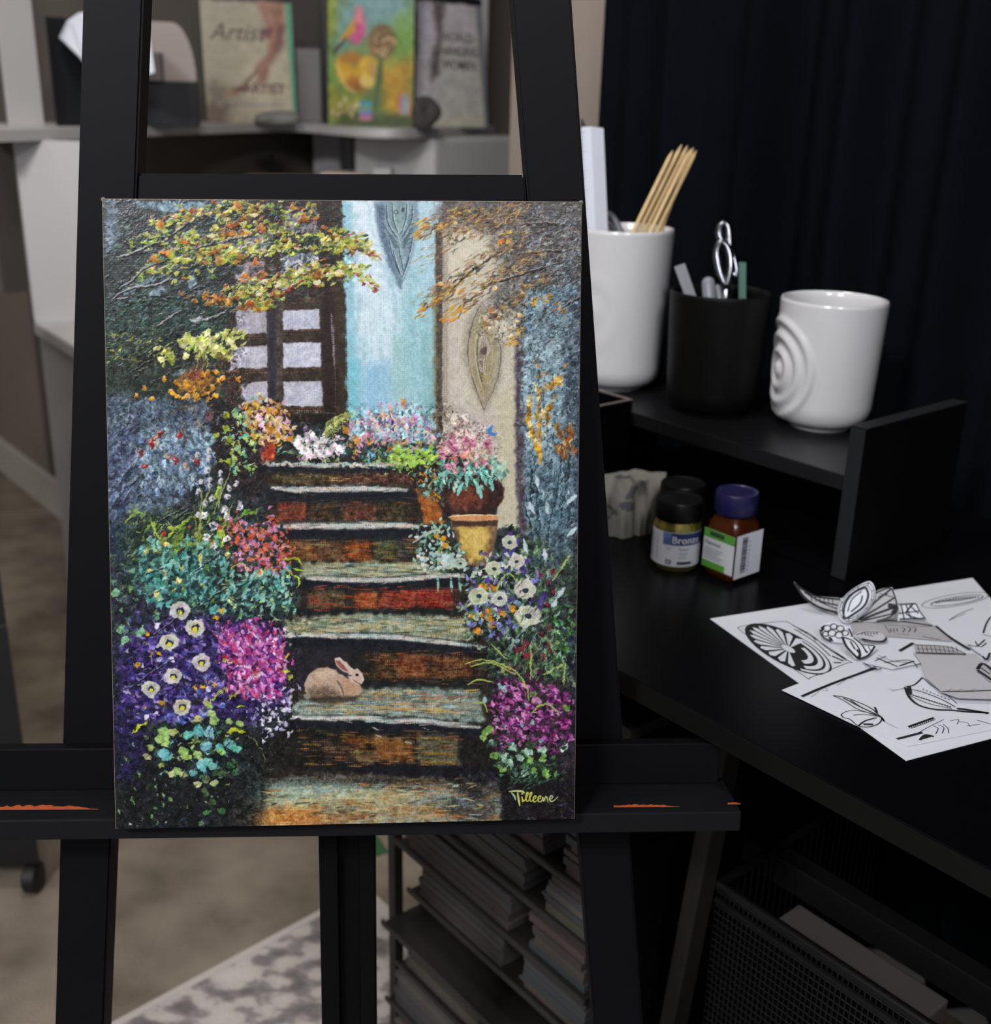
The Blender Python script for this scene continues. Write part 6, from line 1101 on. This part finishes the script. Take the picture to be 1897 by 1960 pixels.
cut('leaf_cutout','dark pointed paper leaf rising at the left of the pile',[(700,108),(745,150),(800,185),(900,200),(985,212),(965,290),(930,300),(850,265),(790,215),(745,190)],(900,300),dkp,[([(702,112),(760,200),(850,262),(960,295)],14),([(720,135),(830,195),(980,215)],10),([(760,170),(860,225),(965,250)],8),([(790,190),(880,240),(960,272)],6)]+[([(800+k*26,192+k*3),(808+k*26,225+k*5)],5) for k in range(6)],nrm=(.05,-.75,.65))
cut('leaf_cutout','dark fan-veined paper leaf behind the upright oval leaf',[(1190,170),(1280,140),(1305,160),(1325,255),(1300,310),(1230,345),(1120,350),(1080,330),(1150,260)],(1150,352),dkp,[([(1085,335),(1180,240),(1290,150)],9),([(1090,338),(1220,260),(1315,200)],9),([(1100,342),(1230,290),(1322,258)],12),([(1110,345),(1220,320),(1300,300)],8),([(1195,175),(1280,145),(1310,190),(1322,260),(1290,315),(1200,348)],8),([(1270,250),(1320,262),(1300,300)],24),([(1210,200),(1270,180)],5),([(1220,180),(1300,200)],4)],nrm=(-.2,-.8,.55))
cut('paper_strip','small criss-cross patterned paper flap at the right of the upright leaves',[(1330,240),(1440,235),(1465,280),(1500,335),(1330,345)],(1400,345),pap,[([(1335,245),(1440,240)],8),([(1350,250),(1370,340)],8),([(1380,248),(1410,335)],7),([(1420,245),(1380,300),(1450,330)],8),([(1335,300),(1460,285)],6),([(1340,335),(1490,330)],9),([(1400,250),(1455,300)],7),([(1440,240),(1465,290),(1500,335)],7)],nrm=(.1,-.7,.7))
cut('paper_cutout','round cut-out of ringed berries lying against the upright leaf',[(855,400),(870,370),(920,352),(980,360),(1030,390),(1045,440),(1010,480),(930,470),(870,440)],(930,475),pap,[(arcs((900+dx,400+dy),r,r*.8,0,360,12),6) for dx,dy,r in ((0,-10,22),(40,-20,20),(80,-8,22),(30,20,24),(72,32,24),(110,20,20),(-10,25,18),(120,55,16))]+[([(1030,392),(1050,440),(1015,482)],10),([(858,398),(870,440),(925,470)],9)],nrm=(.1,-.45,.89),fills=[[(860,385),(885,368),(880,400),(868,415)],[(905,440),(925,445),(940,470),(915,465)]])
cut('leaf_cutout','broad black-veined paper leaf lying below the upright oval leaf',[(990,440),(1060,445),(1110,490),(1195,495),(1175,540),(1090,580),(1050,550),(1010,500)],(1090,582),pap,[([(992,442),(1020,505),(1090,578)],14),([(1000,445),(1060,470),(1100,530),(1090,578)],8),([(1090,578),(1150,555),(1190,500)],10),([(1060,448),(1110,490),(1140,540)],9),([(1110,490),(1190,497)],6),([(1040,470),(1070,520)],9),([(1080,520),(1100,550),(1085,575)],14),([(1120,510),(1150,540)],6),([(1150,500),(1165,530)],6)],nrm=(.1,-.45,.89))
cut('leaf_cutout','small sketchy paper leaf with scalloped edge beside the grey strip',[(1075,430),(1120,408),(1200,405),(1262,450),(1230,478),(1150,470)],(1180,480),gry,[([(1080,430),(1140,412),(1215,415)],4),([(1110,455),(1180,470),(1240,470),(1262,448)],12),([(1130,430),(1180,440)],4)]+[([(1110+k*18,418),(1114+k*18,428)],6) for k in range(6)],nrm=(.05,-.4,.91))
# ---------------------------------------------------------------- white corner desk with its hutch, far left
wht = mat('white_laminate',(184,181,180),.5,spec=.35); wht2 = mat('white_edge',(206,202,198),.5)
HZ = 1.089; HT = .020
front = [(-.862,1.93),(-.80,2.17),(-.735,2.44),(-.665,2.74),(-.60,2.96),(-.545,3.03),(-.48,2.98),(-.40,2.84),(-.33,2.73),(-.265,2.69),(-.205,2.77),(-.12,3.02),(-.03,3.42)]
fr_ = [(p.x,p.y) for p in spline([Vector((a,b,0)) for a,b in front],6)]
backL = Vector((-.862,1.93,0))+Vector((-.385,.92,0))*.5; backR = Vector((-.03,3.42,0))+U*.42
hd = thing('hutch_desk','white corner desk hutch with a wavy shelf holding books, left background','desk',(-.6,2.6,0))
bm = NB(); prism(bm,[Vector((x,y,HZ-HT)) for x,y in fr_]+[Vector((backR.x,backR.y,HZ-HT)),Vector((backL.x,backL.y,HZ-HT))],Zv*HT,bev=.002); obj('wavy_shelf',bm,wht,hd)
# left side panel, outer face along U
pl = Vector((-.845,1.93,0)); fx = Vector((.7702,.6378,0)); bm = NB()
a = at_z(62,250,HZ); pw = Vector((a.x,a.y,0)); a0 = at_z(4,256,HZ); a1 = at_z(88,255,HZ); a0 = at_d(20,262,2.02); a1 = at_d(87,254,2.08); hexa(bm,Vector((a0.x,a0.y,HZ)),Vector((a1.x-a0.x,a1.y-a0.y,0)),Vector((-.022,.045,0)),Zv*.72,.002); obj('side_panel',bm,wht,hd)
bm = NB(); hexa(bm,Vector((-.03,3.42,HZ))-fx*.035+U*.02,fx*.02,U*.36,Zv*.72,.002); obj('side_panel',bm,wht,hd)
# support panels under the shelf and the desk itself
WZ = .745
bm = NB(); q0_ = at_z(66,618,WZ); p0 = Vector((q0_.x,q0_.y,0))+fx*.001; hexa(bm,p0+Zv*(WZ+.0003),Vector((.17,.03,0)),Vector((-.01,.018,0)),Zv*(HZ-HT-WZ-.0005),.001); obj('support_panel',bm,wht,hd)
c1 = at_d(832,300,2.70); c2 = at_d(1010,300,3.05); bx = (c2-c1); bx.z = 0; by = Vector((-bx.y,bx.x,0)).normalized()
bm = NB(); hexa(bm,Vector((c1.x,c1.y,WZ)),bx,by*.25,Zv*(HZ-HT-WZ-.001),.012); obj('cabinet_box',bm,wht,hd)
c3 = at_d(600,300,3.10); bm = NB(); hexa(bm,Vector((c3.x,c3.y,WZ)),Vector((.075,0,0)),Vector((0,.25,0)),Zv*(HZ-HT-WZ-.001),.002); obj('divider',bm,wht,hd)
bm = NB(); bl = backL-fx*.0+Zv*WZ; hexa(bm,bl,(backR-backL),Vector((0,0,HZ+.72-WZ)),Vector((-.02,.01,0))); obj('back_panel',bm,mat('shaded_back_grey',(98,91,85),.7),hd)  # added panel whose grey holds the shade on the wall behind the books
dtop = [at_z(64,616,WZ),at_z(64,616,WZ)+U*.75]
dl = at_z(64,616,WZ); dirn = U; near = at_z(150,668,WZ)
bm = NB(); prism(bm,[near,near+fx*.35,Vector((-.30,2.62,WZ)),Vector((.0,3.1,WZ)),Vector((-.03,3.42,WZ))+U*.40,dl+U*.02+fx*.5,dl],-Zv*.024,bev=.002); obj('desktop',bm,wht,hd)
bm = NB(); hexa(bm,dl+Zv*-.0245+fx*.006-U*.006,fx*.018,(near-dl)*.97,Zv*-(WZ-.0245),.001); obj('desk_leg_panel',bm,wht,hd)
bm = NB(); hexa(bm,Vector((-.05,3.2,0)),Vector((.0,.3,0)),Vector((.02,0,0)),Zv*(WZ-.0245),.001); obj('desk_leg_panel',bm,wht,hd)
# small things low under the shelf
LZ = WZ
def blob(name,label,cat,px0,px1,yt,d,zb,dep,m):
    a = at_d(px0,yt,d); b = at_d(px1,yt,d); bm = NB(); hexa(bm,Vector((a.x,a.y,zb)),Vector((b.x-a.x,b.y-a.y,0)),Vector((0,dep,0)),Zv*(a.z-zb),.003); return tag(obj(name,bm,m),label,cat)
blob('box_file','pale flat box under the shelf, left of the grey divider','box',455,585,339,2.72,LZ,.14,mat('cream_card',(176,160,140),.7))
blob('paper_stack','stack of pale paper under the shelf by the divider','paper',612,703,331,2.78,LZ,.12,mat('pale_pink_paper',(196,180,172),.7))
blob('small_box','small white box under the shelf near the cabinet','box',714,748,321,2.74,LZ,.05,wht2)
blob('black_case','black case beside the small white box under the shelf','case',752,826,319,2.78,LZ,.08,mat('black_plastic',(24,24,26),.38))
cn = at_d(520,292,2.95); bm = NB(); lathe(bm,[(0,cn.z),(.002,cn.z-.001),(.022,LZ),(0,LZ)],(cn.x,cn.y,0),20); tag(obj('dark_cone',bm,mat('black_plastic',(24,24,26),.38),smooth=True),'dark cone standing in the recess under the shelf','cone')
# ---------------------------------------------------------------- things on the wavy shelf
def uprt(px0,py,px1,py1,z,lean=0.):      # bottom edge of an upright thing from two pixels on the shelf, with its up vector
    a = at_z(px0,py,z); b = at_z(px1,py1,z); return a,b
cover_m = attr_mat('cover_print',.4,.3)
def book(name,label,cat,bl_,br_,tl_,tr_,d0,d1,thick,spine,parent_name='cover',paintfn=None,tilt=.10):
    # bottom corners stand on the shelf at the given depths; the face leans back a little
    A = at_d(*bl_,d0); B = at_d(*br_,d1); A.z = B.z = HZ+.001
    x = (B-A); nrm = x.cross(Zv).normalized(); nrm = nrm if nrm.dot(CAM-A)>0 else -nrm
    upv = (Zv-nrm*tilt).normalized(); Hh = .27 if tl_ is None else tl_
    back = -nrm*thick
    t = thing(name,label,cat,A.lerp(B,.5))
    bm = NB(); hexa(bm,A+upv*.0+nrm*-.0012,x,upv*Hh,back,.0015); 
    obj('pages',bm,spine,t); bmv = paintfn(A,x,upv,Hh)
    P = Painter(*bmv['size'],src=np.array(bmv['src'],float),seed=11); bmv['draw'](P)
    paint_mesh('cover',np.clip(P.img,3,250)/255.,None,A+upv*Hh,A+x+upv*Hh,A+x,A,0,nrm,cover_m,t,K=bmv.get('K',1.))
    return A,B,x,upv,nrm,Hh,t
def letters(t,A,x,upv,nrm,Hh,s,u,v,size,m,shear=0.,bold=0.):
    xn = x.normalized(); bm = NB(); text_bm(bm,s,size,lambda a,b: A+xn*(x.length*u+a)+upv*(Hh*v+b)+nrm*.0006,0,shear,bold); obj('title_lettering',bm,m,t)
# artist book
def artist(A,x,upv,Hh):
    def draw(p):
        p.poly([(370,-80),(580,-80),(580,260),(370,260)],(150,142,122),f=3,var=14); p.poly([(370,-80),(470,-80),(440,120),(390,240)],(132,124,108),f=30,a=.6); p.poly([(470,60),(560,60),(560,200),(480,210)],(166,156,134),f=24,a=.7)
        p.poly([(385,195),(430,195),(425,260),(380,260)],(84,64,58),f=8,a=.7); p.poly([(395,120),(420,150),(425,200),(395,190)],(96,86,78),f=10,a=.6)
        p.poly([(495,-80),(555,-80),(548,30),(528,70),(506,110),(500,130),(492,118),(488,95),(512,60),(520,20)],(138,100,84),f=4,var=22); p.poly([(540,-20),(552,-10),(546,40),(520,80),(530,40)],(84,56,54),f=6,a=.7); p.poly([(500,-10),(525,-10),(520,18),(505,14)],(100,50,58),f=4,a=.8)
        for a in ([(505,100),(498,118),(492,136)],[(512,96),(507,120),(503,132)],[(496,95),(488,110)]): p.curve(a,6,(126,88,72),a=.9)
        p.curve([(490,105),(470,130),(455,150)],3,(90,66,54)); p.ell(448,156,22,9,(110,84,62),ang=-30,f=4,var=30); p.ell(430,165,10,6,(150,120,92),ang=-30,f=3); p.ell(454,152,8,6,(70,50,46),f=3)
        p.S([(436,192),(550,192)],3,(110,112,116),a=.8); p.poly([(555,-80),(570,-80),(570,210),(562,210)],(84,140,110),f=1.5)
    return dict(size=(120,180),src=[(372,-90),(570,-90),(570,240),(386,240)],draw=draw,K=1.15)
A,B,x,upv,nrm,Hh,t = book('book',"tall cream 'Artist' book with a painting hand on its cover",'book',(398,238),(568,234),.285,None,2.72,2.78,.02,mat('green_spine',(92,150,118),.6),paintfn=artist)
tk = mat('cover_dark_type',(84,76,74),.7); letters(t,A,x,upv,nrm,Hh,'Artist',.08,.66,.055,tk,.35); letters(t,A,x,upv,nrm,Hh,'ARTIST',.42,.245,.031,mat('cover_plum_type',(96,66,70),.7),0,.0008)
# flower canvas
def flowercv(A,x,upv,Hh):
    def draw(p):
        p.poly([(620,-60),(800,-60),(800,240),(620,240)],(110,132,70),f=2,var=30); p.poly([(650,-60),(790,-60),(785,30),(700,60),(640,90)],(116,152,158),f=20,a=.9,var=20); p.poly([(625,90),(660,110),(650,160),(625,180)],(110,140,60),f=12,a=.7); p.poly([(720,100),(790,90),(790,215),(730,200)],(176,130,34),f=14,a=.9,var=30); p.poly([(625,150),(690,170),(690,225),(625,225)],(140,132,44),f=12,a=.8,var=26); p.poly([(755,20),(790,10),(790,95),(740,110)],(110,150,60),f=12,a=.7); p.poly([(622,-20),(640,-20),(640,60),(622,60)],(150,150,50),f=6,a=.7); p.poly([(650,205),(790,205),(790,230),(640,230)],(48,56,30),f=6,a=.8)
        p.poly([(678,5),(690,2),(697,20),(697,55),(686,75),(672,72),(664,60),(676,40)],(190,84,130),f=2.5,var=20); p.poly([(678,2),(692,2),(695,34),(680,32)],(206,130,130),f=3); p.poly([(676,25),(680,48),(664,62),(650,70),(655,55)],(188,140,44),f=2); p.S([(662,62),(648,78),(636,92)],5,(50,52,64))
        p.ell(729,68,27,34,(120,96,60),f=3,var=30)
        for k in range(9):
            t = k*.7; r = 20-k*1.7; p.ell(729+math.cos(t)*r*.6,68+math.sin(t)*r*.8,r*.75,r*.6,[(176,148,100),(140,110,70),(196,166,116)][k%3],ang=math.degrees(t),f=1.5); p.curve(arc2(729+math.cos(t)*r*.6,68+math.sin(t)*r*.8,r*.8,r*.65,200+k*40,350+k*40),2.2,(70,50,32),a=.9)
        p.ell(664,125,19,32,(190,146,40),ang=-24,f=2.5,var=26); p.ell(672,100,22,12,(160,110,40),f=3); p.ell(700,120,20,26,(196,156,50),ang=30,f=2.5,var=24); p.ell(685,150,22,16,(150,84,30),f=5,a=.8); p.ell(701,142,14,13,(206,176,90),f=3); p.ell(716,125,8,20,(176,140,84),ang=-20,f=2); p.curve([(645,115),(660,150),(680,165)],3,(206,180,110),a=.8)
        p.S([(728,100),(724,140),(716,200)],9,(60,84,50),a=.85); p.poly([(700,165),(735,160),(730,215),(690,215)],(84,100,54),f=8,a=.8)
        for k,c in enumerate(((70,130,160),(70,150,150),(130,130,90),(90,140,190),(150,90,150),(180,110,130))): p.S([(688,184+k*6),(712,184+k*6)],5,c,a=.9)
        for k,c in enumerate(((190,90,150),(120,150,190),(80,170,190),(206,120,120))): p.S([(766+k*5,166),(766+k*5,205)],4,c,a=.9)
        p.dabs([(640,190),(680,190),(680,215),(640,215)],24,[(190,170,150),(150,130,90)],L=(4,9),w=(3,5))
    return dict(size=(130,190),src=[(624,-80),(790,-80),(790,230),(630,230)],draw=draw,K=1.0)
def arc2(cx,cy,rx,ry,a0,a1): return [(cx+rx*math.cos(math.radians(a0+(a1-a0)*i/8)),cy+ry*math.sin(math.radians(a0+(a1-a0)*i/8))) for i in range(9)]
A,B,x,upv,nrm,Hh,t = book('small_canvas','small bright painting of a pink bird, a rose and a golden tulip on the shelf','painting',(629,232),(790,230),.36,None,2.74,2.70,.018,mat('dark_canvas_side',(40,38,36),.7),paintfn=flowercv,tilt=.06)
# women book
def women(A,x,upv,Hh):
    def draw(p):
        p.poly([(780,-60),(950,-60),(950,250),(780,250)],(150,143,146),f=2,var=14); p.poly([(830,40),(940,40),(940,240),(830,240)],(142,140,134),f=20,a=.8,var=20); p.poly([(788,-60),(822,-60),(806,60),(792,160),(788,160)],(74,68,72),f=6,a=.9,var=20); p.poly([(806,-60),(836,-60),(840,20),(822,60),(805,160),(795,160),(815,60)],(150,146,156),f=5,var=16); p.poly([(840,-60),(866,-60),(850,40),(846,110),(830,130),(828,90),(846,40)],(72,64,64),f=5,a=.9,var=20)
        for k in range(12): p.S([(850,112+k*8),(932,112+k*8)],1.5,(150,148,140),a=.5)
        p.poly([(832,215),(900,200),(940,215),(940,245),(832,245)],(150,146,130),f=8,a=.7); p.S([(923,-40),(923,240)],2,(150,146,104),a=.7); p.poly([(926,-60),(945,-60),(945,250),(928,250)],(96,98,104),f=2)
    return dict(size=(120,180),src=[(790,-80),(942,-80),(935,240),(792,236)],draw=draw,K=1.75)
A,B,x,upv,nrm,Hh,t = book('book',"grey 'World-Changing Women' book with a draped figure on its cover",'book',(792,238),(934,241),.31,None,2.76,2.94,.02,mat('grey_spine',(104,106,112),.6),paintfn=women)
for s_,v_ in (('WORLD-',.655),('CHANGING',.55),('WOMEN',.445)): letters(t,A,x,upv,nrm,Hh,s_,.42 if s_!='CHANGING' else .30,v_,.030,tk,0,.0004)
# dark stones used as book rests
def stone(name,label,px,py,d,rx,rz,m,seed):
    p = at_d(px,py,d); p.z = HZ+rz*.92; bm = NB(); bmesh.ops.create_icosphere(bm,subdivisions=4,radius=1.); rr = random.Random(seed); ax = [Vector((rr.uniform(-1,1),rr.uniform(-1,1),rr.uniform(-1,1))).normalized() for _ in range(9)]
    for v in bm.verts:
        k = 1+sum(.07*math.sin(3.5*v.co.dot(a)+i) for i,a in enumerate(ax)); v.co = Vector((v.co.x*rx*k,v.co.y*rx*.8*k,max(-rz*.9,v.co.z*rz*k)))+p
    return tag(obj(name,bm,m,smooth=True),label,'stone')
stone('stone','dark rough stone standing in front of the grey book',814,207,2.62,.033,.037,mat('dark_brown_stone',(58,52,52),.8,var=.3,scale=40),3)
stone('stone','low grey stone at the foot of the cream artist book',525,222,2.60,.048,.017,mat('grey_stone',(108,106,102),.8,var=.2,scale=30),6)
blob('white_card','pale card standing between the cream book and the small bright painting','card',566,612,92,3.0,HZ,.004,mat('pale_card',(150,146,148),.7))
blob('slim_binder','slim black binder at the left side of the small bright painting','binder',611,626,-40,2.80,HZ,.16,mat('black_plastic',(24,24,26),.38))
# arched caddy, black bin and crumpled paper at the left
gy = mat('warm_grey_board',(158,146,142),.7); a = at_d(270,240,2.32); b = at_d(382,240,2.36); a.z = b.z = HZ; x = b-a; zt = at_d(330,45,2.32).z-HZ; zm = at_d(330,156,2.32).z-HZ
t = thing('desk_caddy','grey arched board caddy with a black base beside the easel upright','caddy',a.lerp(b,.5))
pts = [a+Zv*zm,b+Zv*zm]; pts += [b+x*(-.35*(1-math.cos(math.radians(k*11.25))))+Zv*(zm+(zt-zm)*math.sin(math.radians(k*11.25))) for k in range(1,9)]; pts += [a-x*.3+Zv*zt,a-x*.3+Zv*zm]
bm = NB(); prism(bm,pts,Vector((-.02,.06,0)),bev=.002); obj('arched_back',bm,gy,t)
bm = NB(); hexa(bm,a-x*.3-Vector((0,.012,0)),x*1.32,Vector((-.02,.09,0)),Zv*zm,.002); obj('black_base',bm,mat('black_bin',(20,22,27),.6),t)
bm = NB(); c_ = a+x*.16-Vector((0,.002,0)); hexa(bm,c_+Zv*zm,x*.30,Vector((0,-.02,0)),Zv*(at_d(330,103,2.32).z-HZ-zm),.001); obj('card_insert',bm,mat('mid_grey_card',(104,98,96),.7),t)
a = at_d(108,246,2.16); b = at_d(215,246,2.25); a.z = b.z = HZ; bm = NB(); zt = at_d(110,36,2.16).z-HZ; hexa(bm,a,b-a,Vector((-.03,.10,0)),Zv*zt,.003); tag(obj('storage_bin',bm,mat('black_bin',(20,22,27),.6)),'tall black storage bin at the left end of the wavy shelf','bin')
bm = NB(); P = [at_d(xx,yy,2.10) for xx,yy in ((113,72),(128,40),(152,24),(210,22),(255,40),(286,70),(296,138),(270,148),(225,130),(180,142),(152,110))]
prism(bm,P,Vector((0,.004,0))); prism(bm,[P[0],P[1],P[10]],Vector((.01,-.012,-.004))); tag(obj('folded_paper',bm,mat('white_paper',(206,208,216),.75)),'folded white paper draped over the tall black storage bin','paper')
# ---------------------------------------------------------------- low left: black rolling cart
rcp = at_z(85,1712,.0); bm = NB(); cart = thing('rolling_cart','tall black rolling cart at the left edge behind the easel','cart',rcp)
bl = mat('black_metal',(22,22,24),.5); w_ = Vector((-.42,-.02,0)).normalized(); dpt = Vector((-.5,.86,0)).normalized()
hz = .95
hexa(bm,rcp+Zv*.055,w_*.4,dpt*.30,Zv*.40,.004); obj('cart_body',bm,bl,cart)
for k in (0,1): bm = NB(); hexa(bm,rcp+Zv*.455+w_*(.36*k),w_*.022,dpt*.022,Zv*(hz-.455),.002); obj('post',bm,bl,cart)
bm = NB(); hexa(bm,rcp+Zv*(hz-.02),w_*.4,dpt*.30,Zv*.02,.002); obj('top_shelf',bm,bl,cart)
bm = NB(); hexa(bm,rcp+Zv*.455+w_*.05+dpt*.02,w_*.28,dpt*.02,Zv*(hz-.5),.002); obj('back_panel',bm,bl,cart)
for k,(a_,b_) in enumerate(((0,0),(.36,0),(0,.26),(.36,.26))):
    c_ = rcp+w_*(a_+.012)+dpt*(b_+.012); bm = NB(); lathe(bm,[(0,-.011),(.020,-.011),(.024,-.008),(.024,.008),(.020,.011),(0,.011)],c_+Zv*.0245,24,axis=(1,0,0),x0=(0,1,0)); tube(bm,[c_+Zv*.0245,c_+Zv*.056],.006,8); obj('caster',bm,bl,cart,smooth=True)
# ---------------------------------------------------------------- drawer cart of paper under the desk
TV = .605; f_ = lambda x,y: at_p(x,y,SV(0,TV,0),V)
tl = f_(742,1600); s_l = sv(tl)[0]; fm = mat('dark_frame_metal',(40,36,33),.6); tray_m = mat('smoky_plastic',(34,31,29),.4); rail_m = mat('rail_grey',(40,37,35),.5)
dc = thing('drawer_cart','black-framed drawer cart of papers standing on the carpet under the desk','cart',SV(s_l-.18,TV+.15,0))
zt_ = .655; CL = .362
for s_,v_ in ((s_l,TV),(s_l,TV+.30),(s_l-CL+.0135,TV),(s_l-CL+.0135,TV+.30)): bm = NB(); box(bm,(s_-.0135,v_,0),(s_,v_+.012,zt_),.001); obj('frame_post',bm,fm,dc)
bm = NB(); box(bm,(s_l-CL,TV,zt_+.0005),(s_l,TV+.312,zt_+.012),.001); obj('frame_top',bm,fm,dc)
bm = NB(); box(bm,(s_l-CL+.027,TV+.306,.02),(s_l-.0135,TV+.311,zt_-.01),0); obj('frame_back',bm,blk2,dc)
bm = NB(); box(bm,(s_l-CL-.003,TV+.0005,.02),(s_l-CL-.0004,TV+.312,zt_),.0004); obj('side_panel',bm,blk2,dc)
strip_c = [(82,73,68),(73,68,64),(83,69,65),(68,69,72),(79,75,65),(72,62,61),(87,82,78),(65,58,55),(73,67,68),(62,67,69)]
tops = [(800,1560),(800,1608),(782,1660),(742,1760),(770,1850),(745,1930)]
zs_ = [.592-.057*k for k in range(11)]
words = ['topmost','second','third','fourth','fifth','middle','seventh','eighth','ninth','second lowest','lowest']
for k,z in enumerate(zs_):
    dr = NB(); pull = [.0,.0,.0,.0,.004,.0,.016,.004,.012,.018,.006][k]; a0,a1 = s_l-CL+.0285,s_l-.016-[.02,.018,.03,.028,.012,.03,.0,.012,.0,.01,.0][k]; v0 = TV-pull
    h_ = .050
    for lo,hi in (((a0,v0,z),(a1,v0+.27,z+.002)),((a0,v0+.05,z+.002),(a0+.003,v0+.27,z+h_*.6)),((a1-.003,v0+.05,z+.002),(a1,v0+.27,z+h_*.6)),((a0+.003,v0+.267,z+.002),(a1-.003,v0+.27,z+h_))): box(dr,lo,hi)
    d_ = obj('drawer',dr,tray_m,dc); bm = NB(); box(bm,(a0-.002,v0-.004,z-.002),(a1+.003,v0-.0002,z+.004),.001); obj('rail',bm,rail_m,d_)
    gp = a0-.06+[.165,.15,.12,.145,.16,.175,.19,.205,.22,.235,.2][k]; rr = random.Random(20+k)
    for part,(x0,x1) in enumerate(((a0+.006,gp-.012),(gp+.012,a1-.006))):
        bm = NB(); zz_ = z+.0025; ms = []
        full = h_-.007 if k!=6 else h_*.35
        while zz_<z+full and k!=6:
            t_ = rr.uniform(.0025,.010); c_ = rr.choice(strip_c); nm = 'paper_%d_%d_%d'%c_; m_ = mat(nm,c_,.7,var=.25,scale=25)
            if m_ not in ms: ms.append(m_)
            box(bm,(x0+rr.uniform(0,.004),v0+.002+rr.uniform(0,.003),zz_),(x1-rr.uniform(0,.012),v0+.24,min(zz_+t_,z+full+.002)),0,ms.index(m_)); zz_ += t_+.0003
        if k==6: bm.free(); continue
        tag(obj('paper_stack',bm,ms),'stack of coloured papers in the %s half of the %s cart drawer'%(('near','far')[part],words[k]),'papers')
# ---------------------------------------------------------------- mesh basket with box under the desk, right
BV = .655; g_ = lambda x,y: at_p(x,y,SV(0,BV,0),V); r0 = g_(1372,1705); r1 = g_(1800,1960); zr = (r0.z+r1.z)/2; sR0 = sv(r0)[0]; sR1 = -.10; zr = r0.z*.5+r1.z*.5
bl = mat('black_wire',(15,14,14),.4,metal=.4,spec=.5)
bk = thing('wire_basket','black wire-mesh basket under the desk with a cardboard box in it','basket',SV((sR0+sR1)/2,BV+.13,0)); BD = .27; z0 = .03
bm = NB()
def bwire(a,b,r=.0007): tube(bm,[a,b],r,4,cap=False)
tp = .004
pf = lambda s,t: SV(s*(1-0)+0,BV+tp*(1-t),z0+(zr-z0)*t)
nv = 120
for i in range(nv+1):
    s_ = sR1+(sR0-sR1)*i/nv; bwire(SV(s_,BV+tp,z0),SV(s_,BV,zr))
for j in range(70):
    t_ = j/70; bwire(SV(sR1,BV+tp*(1-t_),z0+(zr-z0)*t_),SV(sR0,BV+tp*(1-t_),z0+(zr-z0)*t_))
for i in range(28):
    v_ = BV+BD*i/28; bwire(SV(sR0,max(v_,BV+tp),z0),SV(sR0,v_,zr)); bwire(SV(sR1,max(v_,BV+tp),z0),SV(sR1,v_,zr))
obj('mesh_side',bm,bl,bk)
bm = NB(); box(bm,(sR1,BV+.0055,z0),(sR0,BV+.0062,zr-.004)); obj('dark_backing',bm,mat('black_backing',(9,9,9),.9,spec=.05),bk)  # added black sheet, darkens the mesh and hides the box front
bm = NB(); tube(bm,[SV(sR0,BV,zr),SV(sR1,BV,zr),SV(sR1,BV+BD,zr),SV(sR0,BV+BD,zr),SV(sR0,BV,zr)],.0045,10); obj('rim',bm,mat('rim_black',(13,13,13),.4,spec=.3),bk,smooth=True)
bm = NB(); tube(bm,[SV(sR0,BV-.0,zr-.016),SV(sR1,BV-.0,zr-.016)],.003,8); obj('rim',bm,mat('rim_black',(13,13,13),.4,spec=.3),bk,smooth=True)
bm = NB(); box(bm,(sR1,BV+tp,z0-.03),(sR0,BV+BD,z0),.001); obj('base',bm,blk2,bk)
ca = at_z(1502,1750,zr-.004); cb = at_z(1795,1935,zr-.004); sa,va = sv(ca); sb_,vb_ = sv(cb)
bm = NB(); box(bm,(sb_,BV+.0075,z0+.001),(sa,BV+.038,zr-.003),.002); tag(obj('cardboard_box',bm,mat('grey_brown_card',(62,56,53),.85,var=.12,scale=18)),'flat-topped grey-brown cardboard box inside the wire basket','box')
# a scrap of green tape on the carpet
ga = at_z(708,1603,0); gb = at_z(731,1636,0); d_ = gb-ga; sd = Vector((-d_.y,d_.x,0)).normalized()*.022; bm = NB(); prism(bm,[ga-sd*.5,gb-sd*.5,gb+sd*.5,ga+sd*.5],Zv*.003); tag(obj('green_strip',bm,mat('green_cloth',(52,92,56),.8)),'green strip lying on the carpet left of the drawer cart','strip')
